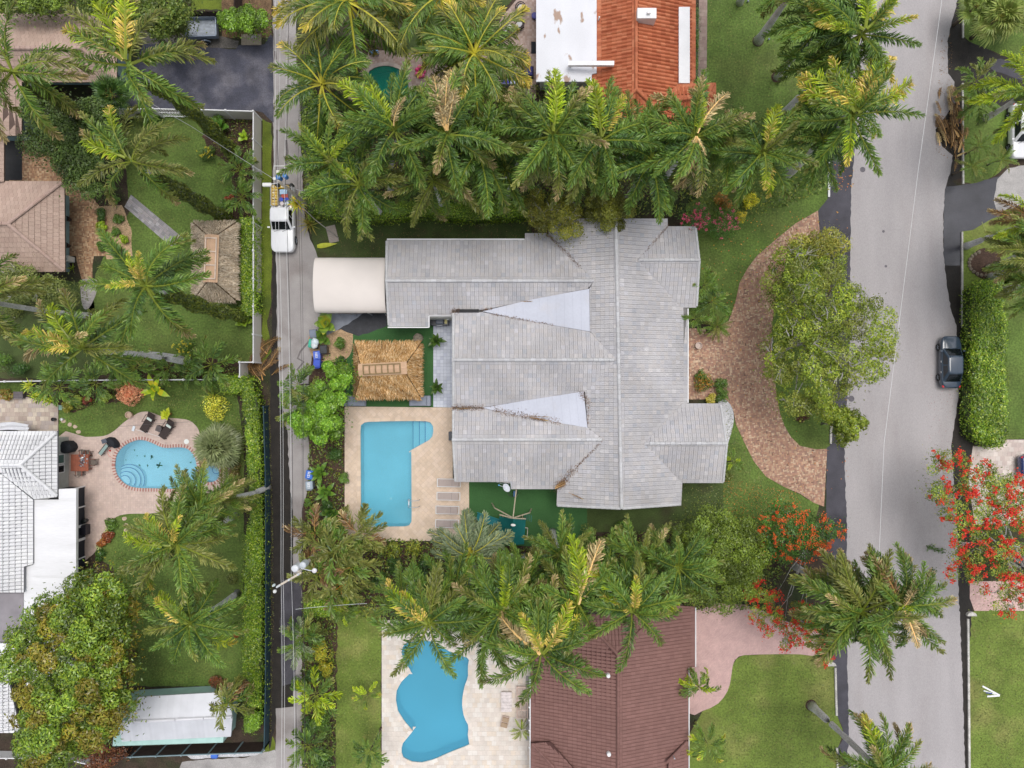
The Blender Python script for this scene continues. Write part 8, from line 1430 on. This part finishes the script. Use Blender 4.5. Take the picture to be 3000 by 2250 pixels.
MB().box((0, 0, .015), (.34, .42, .03), col=(.25, .42, .36)).obj("utility_cover", plastic, loc=P(178, 1194), label="mint square cover in the grass by the terrace edge", cat="cover"); MB().box((0, 0, .35), (.5, .85, .7), col=(.02, .02, .03)).obj("planter_box", plastic, loc=P(257, 1549), bevel=.02, label="black square planter outside the screened porch door", cat="planter"); MB().lathe((0, 0, 0), [(.16, 0), (.2, .5), (.1, .55)], 12, (.02, .025, .025)).obj("black_urn", plastic, loc=P(255, 1524), label="small black urn outside the screened porch", cat="urn"); MB().box((0, 0, .5), (.65, .5, 1.0), col=(.62, .63, .62)).obj("pump_cabinet", plastic, bevel=.08, loc=P(210, 762), label="pale rounded pump cabinet against the tan house", cat="cabinet")
# pads and odds
MB().box((0, 0, .04), (.85, 1.5, .08), rz=R(14), col=(.9, .82, .75)).obj("concrete_pad", conc, bevel=.02, loc=P(974, 686), label="worn concrete pad on the grass at the guy wire's foot", cat="pad"); MB().box((0, 0, .05), (1.75, .95, .10), col=(.85, .75, .6)).obj("concrete_pad", conc, bevel=.02, loc=P(737, 117), label="mossy concrete pad at the black court's north-east corner", cat="pad"); MB().box((0, 0, .12), (.5, .3, .04), col=(1.2, 1.2, 1.2)).obj("pad_slab", conc, loc=P(744, 109), label="paler slab on the mossy concrete pad", cat="slab"); MB().lathe((0, 0, 0), [(.22, 0), (.2, .12), (.05, .2)], 12, (.62, .58, .52)).obj("white_stone", stone, loc=P(757, 89), label="pale round stone under the bright round shrub", cat="stone")
s = empty("dropped_sign", P(2912, 2030), label="white fallen sign frame with a dark blue strip lying on the bright lawn", cat="sign"); MB().bar((.45, -.18, .05), (-1.05, .62, .05), .14, .06, (.85, .85, .87)).obj("frame_bar", plastic, s); MB().bar((.45, -.2, .06), (-.65, -.28, .06), .14, .06, (.85, .85, .87)).obj("frame_bar", plastic, s); MB().bar((.1, -.10, .05), (-.95, .22, .05), .12, .03, (.62, .66, .60)).obj("face_strip", plastic, s); MB().bar((-.2, -.02, .07), (-.75, .05, .07), .09, .02, (.03, .05, .25)).obj("blue_strip", plastic, s)
MB().bar((0, 0, .02), (.35, -.9, .02), .03, .03, (.38, .40, .16)).obj("fallen_stalk", wood, loc=P(2876, 650), label="thin fallen stalk in the wet drive mouth", cat="stalk")
# small ground lights under the lawn palms
for c, lb in (((2250, 118), "small spotlight beside the largest bare trunk"), ((2301, 228), "small spotlight beside the second trunk down"), ((2189, 7), "small spotlight at the top edge trunk")): MB().lathe((0, 0, 0), [(.05, 0), (.05, .15), (.08, .17), (.08, .28)], 10, (.25, .27, .3)).obj("garden_spotlight", metalg, loc=P(*c), label=lb, cat="spotlight")
for c, lb in (((2221, 120), "dark root ball and mulch ring of the largest bare trunk"), ((2276, 226), "mulch ring of the second trunk"), ((2376, 2066), "dark hollow of soil at the leaning palm's foot on the bright lawn")): sheet("mulch_ring", rough(disk(*c, 17, 14), 3, 6, 3), .012, mulch, label=lb, cat="mulch")
# ================================================================== palm debris, leaves on the ground
def debris(label, c, spreads, n, seed, kinds, L=1.6, zz=.25, cat="palm debris"):
    rg = random.Random(seed); root = empty("palm_debris", P(*c), label=label, cat=cat)
    for i in range(n):
        f = frond('coconut' if i % 2 else 'royal', rg.choice(kinds), i % 3, 900 + i % 5); s = L * rg.uniform(.7, 1.2); a = R(rg.uniform(*spreads[2])); ob("frond", f, root, loc=(rg.gauss(0, spreads[0]), rg.gauss(0, spreads[1]), rg.uniform(.05, zz)), rot=(R(rg.uniform(-40, 40)), R(rg.uniform(-2, 12)) * -1, a), scale=(s, s, s * .6))
    return root
d = debris("heap of brown palm fronds and pale sheaths piled at the street's east edge", (2790, 385), (.55, 1.35, (70, 120)), 40, 1, ('brown', 'brown', 'brown', 'straw'), 1.8, .6)
rg = random.Random(4)
for i, (x, y, l, a, col) in enumerate(((.25, -1.5, 1.0, 80, (.40, .27, .16)), (.3, -.2, .9, 130, (.34, .22, .13)), (.35, .9, .7, 60, (.17, .06, .06)), (.1, -1.9, .9, 20, (.36, .27, .17)))):
    me = blade('agave', [col], 7 + i); ob("palm_sheath", me, d, loc=(x, y - l / 2, .45), rot=(R(rg.uniform(-30, 30)), R(-5), R(a)), scale=(l, l, l))
debris("strewn dry brown fronds beside the lane below the white fence corner", (768, 1080), (.6, .9, (30, 140)), 16, 2, ('brown',), 2.2, .3); debris("single dead frond caught in the roof valley above the south west wing", (1640, 1410), (.12, .3, (25, 50)), 3, 3, ('brown',), 1.7, .1); bpy.data.objects[-1] if 0 else None
for o_ in [x for x in COL.objects if x.get('label', '').startswith("single dead frond caught")]: o_.location = P(1622, 1425, 3.35)
for (c, z, s, a, lb, nn) in (((1565, 1218, 4.02), 0, 1.7, -12, "long brown dead frond lying on the southern white cricket", 2), ((1540, 812 + 72, 3.75), 0, .8, 0, "small brown debris in the northern cricket's valley", 1), ((1685, 1442, 3.75), 0, 1.1, -25, "short brown palm boot lying on the grey roof's south end", 1), ((1400, 1196, 3.66), 0, 1.0, 180, "brown debris gathered in the southern valley's mouth", 2)):
    r_ = empty("dead_frond", P(*c) + Vector((0, 0, .10)), label=lb, cat="palm debris"); 
    for i in range(nn): ob("frond", frond('spear' if i else 'coconut', 'brown', i, 300 + i), r_, loc=(-s * .5 + .1 * i, .05 * i, 0), rot=(R(25 * i), R(-14), R(a + 6 * i)), scale=(s * 1.3, s * .35, s * .3))
def scatter(name, label, outline, n, size, pal, seed, z=.03, mat=None):
    r2 = np.random.default_rng(seed); xs = [p[0] for p in outline]; ys = [p[1] for p in outline]; q = np.stack([r2.uniform(min(xs), max(xs), n * 3), r2.uniform(min(ys), max(ys), n * 3)], 1); q = q[pip(q, outline)][:n]; pts = np.array([list(P(a, b, 0)) for a, b in q]); pts[:, 2] = z + r2.uniform(0, .02, len(pts)); o = Vector(pts[0]); nn_ = np.tile([0, 0, 3.], (len(pts), 1)); ob(name, leaves(pts - np.array(o), nn_, size, pal, seed, mat or leafm, .7, .3, name), None, loc=o, kind='stuff', label=label, cat="leaves")
def under(label, outline, n, pal, seed, zt=.8, sz=.28):
    r2 = np.random.default_rng(seed); o = P(*outline[0]); xs = [p[0] for p in outline]; ys = [p[1] for p in outline]; q = np.stack([r2.uniform(min(xs), max(xs), n * 3), r2.uniform(min(ys), max(ys), n * 3)], 1); q = q[pip(q, outline)][:n]
    pts = np.array([list(P(a, b, 0)) for a, b in q]) - np.array(o); k = .5 + .5 * np.sin(pts[:, 0] * 1.7 + 3 * np.sin(pts[:, 1] * .9)) * np.sin(pts[:, 1] * 2.1 + pts[:, 0]); pts[:, 2] = r2.uniform(.03, 1, len(pts)) * zt * k
    ob("undergrowth", leaves(pts, np.tile([0, 0, .6], (len(pts), 1)), sz, pal, seed, leafm, .42, .3, "undergrowth"), None, loc=o, kind='stuff', label=label, cat="undergrowth")
UG = [(.045, .085, .018), (.065, .115, .025), (.09, .145, .028), (.035, .065, .016), (.14, .165, .035)]
under("tangled green undergrowth below the northern row of palms", Q(885, 240, 1100, 330, 1560, 250, 1990, 400, 2400, 300, 2420, 560, 2200, 640, 1960, 640, 1600, 600, 1200, 590, 900, 600), 14000, UG, 1, 1.6)
under("dark undergrowth between the pool terraces, turf and brown roof", Q(1010, 1565, 1560, 1605, 1720, 1570, 2010, 1540, 2200, 1560, 2330, 1600, 2240, 1780, 1700, 1800, 1560, 1860, 1130, 1840, 1000, 1770, 890, 1760, 885, 1520), 14000, UG, 2, 1.6)
under("low planting filling the bed beside the lane and pool terrace", Q(915, 1150, 1008, 1180, 1010, 1560, 895, 1560, 905, 1330), 1900, UG, 3, .6, .24)
under("low greenery filling the lane side bed at the bottom", Q(886, 1800, 985, 1800, 985, 2260, 884, 2260), 2600, UG, 4, 1., .26)
under("greenery filling the mulch bed along the dividing fence", Q(310, 1048, 560, 1060, 700, 1070, 690, 1104, 310, 1104), 1300, UG, 5, .5, .2)
under("low plants filling the bed south of the dividing fence", Q(174, 1122, 440, 1122, 400, 1170, 320, 1175, 215, 1205, 176, 1180), 1100, UG, 6, .5, .2)
under("greenery around the tan house's tree and gate", Q(60, 250, 330, 330, 345, 420, 300, 560, 180, 520, 60, 400), 1800, UG, 7, 1.2, .22)
under("dark ground plants in the fence corner bed", Q(640, 345, 740, 345, 740, 630, 690, 560, 665, 480, 620, 450), 900, UG, 8, .5, .2)
under("weeds along the foot of the long hedge", Q(784, 1100, 792, 1200, 800, 1500, 803, 1800, 795, 2150, 784, 2150), 1500, [(.06, .08, .02), (.10, .12, .03), (.05, .04, .02)], 9, .15, .14)
AUT = [(.30, .12, .02), (.34, .20, .03), (.24, .08, .02)]
scatter("fallen_leaves", "orange leaves scattered on the lawn beside the brick drive", Q(2060, 620, 2380, 620, 2250, 740, 2150, 900, 2050, 940), 90, .13, AUT, 1); scatter("fallen_leaves", "orange leaves speckling the brick drive and dark shoulder", Q(2300, 640, 2490, 600, 2490, 1500, 2300, 1440, 2150, 1200, 2130, 900), 130, .12, AUT, 2, .045); scatter("fallen_leaves", "rusty petals thick on the lawn beneath the orange blossom tree", Q(2120, 1400, 2330, 1440, 2380, 1560, 2120, 1560), 900, .07, [(.40, .14, .03), (.30, .10, .03)], 3); scatter("fallen_petals", "red petals and dirt along the street's east margin", Q(2720, 1100, 2800, 1100, 2790, 1400, 2800, 1560, 2700, 1480), 260, .06, [(.42, .10, .08), (.20, .12, .09)], 4, .025, petal); scatter("fallen_leaves", "brown litter along the street edge near the debris heap", Q(2755, 100, 2790, 100, 2790, 470, 2740, 450), 260, .09, [(.15, .09, .05), (.10, .07, .04)], 5, .03); scatter("fallen_leaves", "yellow leaves on the southern lawn under the mango tree", Q(290, 1600, 420, 1640, 440, 1990, 380, 2000), 40, .12, [(.6, .42, .05), (.5, .35, .05)], 6); scatter("fallen_leaves", "leaf litter on the shaded grass strip", Q(960, 680, 1530, 650, 1560, 700, 1130, 760, 960, 750), 420, .08, [(.10, .07, .04), (.14, .10, .05)], 7); scatter("fallen_leaves", "sparse leaves on the dark shoulder by the lawn corner", Q(2440, 480, 2500, 480, 2500, 560, 2440, 560), 60, .12, AUT + [(.12, .07, .04)], 8, .03)
MB().lathe((0, 0, 0), [(.12, 0), (.10, .03)], 14, (.85, .88, .88)).obj('pool_drain', plastic, loc=P(1137, 1469, 0) + Vector((0, 0, -1.49)), label='pale round drain on the rectangular pool floor', cat='drain')
ob("roof_litter", leaves(LITTER, np.tile([0, 0, 2.], (len(LITTER), 1)), .11, [(.10, .06, .045), (.14, .085, .06), (.07, .045, .035)], 77, leafm, .3, .3, "roof_litter"), None, kind='stuff', label="brown leaf litter gathered in the valleys of the grey tiled roof", cat="leaves")
WD = [(.06, .098, .02), (.085, .118, .028), (.048, .078, .017), (.115, .125, .045)]
for i, (lb, o_, n_) in enumerate((("weeds and dry blades speckling the lawn round the weathered hut", Q(400, 340, 690, 345, 742, 1040, 300, 1090, 300, 800), 2600), ("weeds speckling the lawn round the kidney pool", Q(180, 1250, 180, 1200, 690, 1120, 712, 1280, 600, 1210, 430, 1190), 900), ("weeds speckling the lawn beside the mango tree", Q(320, 1640, 460, 1510, 700, 1560, 700, 2000, 390, 2000), 2200), ("weeds speckling the front lawn beside the orange roof", Q(2075, 0, 2425, 0, 2425, 560, 2170, 800, 2060, 800), 3000), ("weeds and pale dry blades on the bright lawn by the leaning palm", Q(2150, 1930, 2440, 1930, 2445, 2250, 2050, 2250, 2130, 2080), 2200), ("weeds and pale blades on the bright lawn east of the street", Q(2845, 1800, 3000, 1800, 3000, 2250, 2845, 2250), 1200), ("weeds on the olive side lawn", Q(990, 1770, 1115, 1770, 1115, 2250, 990, 2250), 1100), ("weeds on the lawn south of the porch roof", Q(2125, 1180, 2250, 1400, 2370, 1480, 2000, 1550, 2000, 1430, 2125, 1420), 1100))): scatter("lawn_weeds", lb, o_, n_, .11, WD, 60 + i, .012)
# broken green branches dropped on the street
for c, lb, n_ in (((2740, 1608), "broken leafy branch lying across the street's east half", 120), ((2642, 1882), "small green sprig lying on the street south of the big palms", 46), ((2732, 1670), "tiny green sprig near the street's east edge", 30)):
    r2 = np.random.default_rng(n_); r_ = empty("fallen_branch", P(*c), label=lb, cat="branch"); w_ = .8 if n_ > 100 else .35; p_ = np.stack([r2.uniform(-w_, w_, n_), r2.normal(-.0, .12, n_), r2.uniform(.02, .2, n_)], 1); p_[:, 1] -= p_[:, 0] * .25; ob("foliage", leaves(p_, np.tile([0, 0, 1.], (n_, 1)), .17, GD, n_), r_, kind='stuff'); MB().tube([(-w_, w_ * .25, .05), (w_, -w_ * .25, .08)], [.02, .01], 5).obj("twig", bark, r_)
for c, r, lb in (((2527, 497), 8, "dark oval stain on the street by the shoulder"), ((2494, 1168), 9, "dark round stain on the street by the shade tree"), ((2595, 780), 4, "small dark stain in the street's middle"), ((2588, 678), 4, "small dark stain above the middle one")):
    sheet("oil_stain", rough(disk(*c, r, 12), 1, 4, r), .0185, M("stain", (.13, .12, .135), .8, .2, 3.), label=lb, cat="stain")
m = ribbon("stain_trail", Q(2472, 1163, 2490, 1168), .18, .0182, MATS["stain"], "short dark trail leading to the round stain", "stain")
for pts, lb, wd in ((Q(905, 1000, 880, 1030, 872, 1050, 890, 1060, 870, 1085), "dark liquid trail across the lane beside the bins", .16), (Q(838, 480, 842, 445, 838, 410), "dark damp streak on the lane north of the pickup", .22), (Q(812, 380, 814, 470, 811, 520), "dark tyre streak on the lane's west edge", .2), (Q(806, 150, 808, 175), "small dark stain on the lane beside the court", .22)): ribbon("stain_trail", smooth(pts, 3)[:-3] if 0 else pts, wd, .0175, M("damp", (.17, .15, .15), .7, .2, 4.), lb, "stain")
# road markings on the old lane: painted dashes
# stones of the round bed by the east kerb
for i in range(12):
    a = 2.0 + i * .27; c = (2888 + 50 * math.cos(a), 772 - 36 * math.sin(a)); rg = random.Random(i); k = empty if 0 else None; m = MB(); m.lathe((0, 0, 0), [(.13, 0), (.17, .08), (.08, .15)], 7, (.62, .56, .48)); m.v = [v + Vector((rg.uniform(-.02, .02), rg.uniform(-.02, .02), 0)) for v in m.v]; m.obj("edging_stone", stone, loc=P(*c), rot=(0, 0, rg.uniform(0, 3)), label="pale rounded edging stone of the small bed behind the kerb", cat="stone", group="edging stones of the small bed")
sheet("planting_bed", disk(2888, 772, 46, 22), .016, mulch, label="small dark bed ringed with pale stones east of the street", cat="bed")
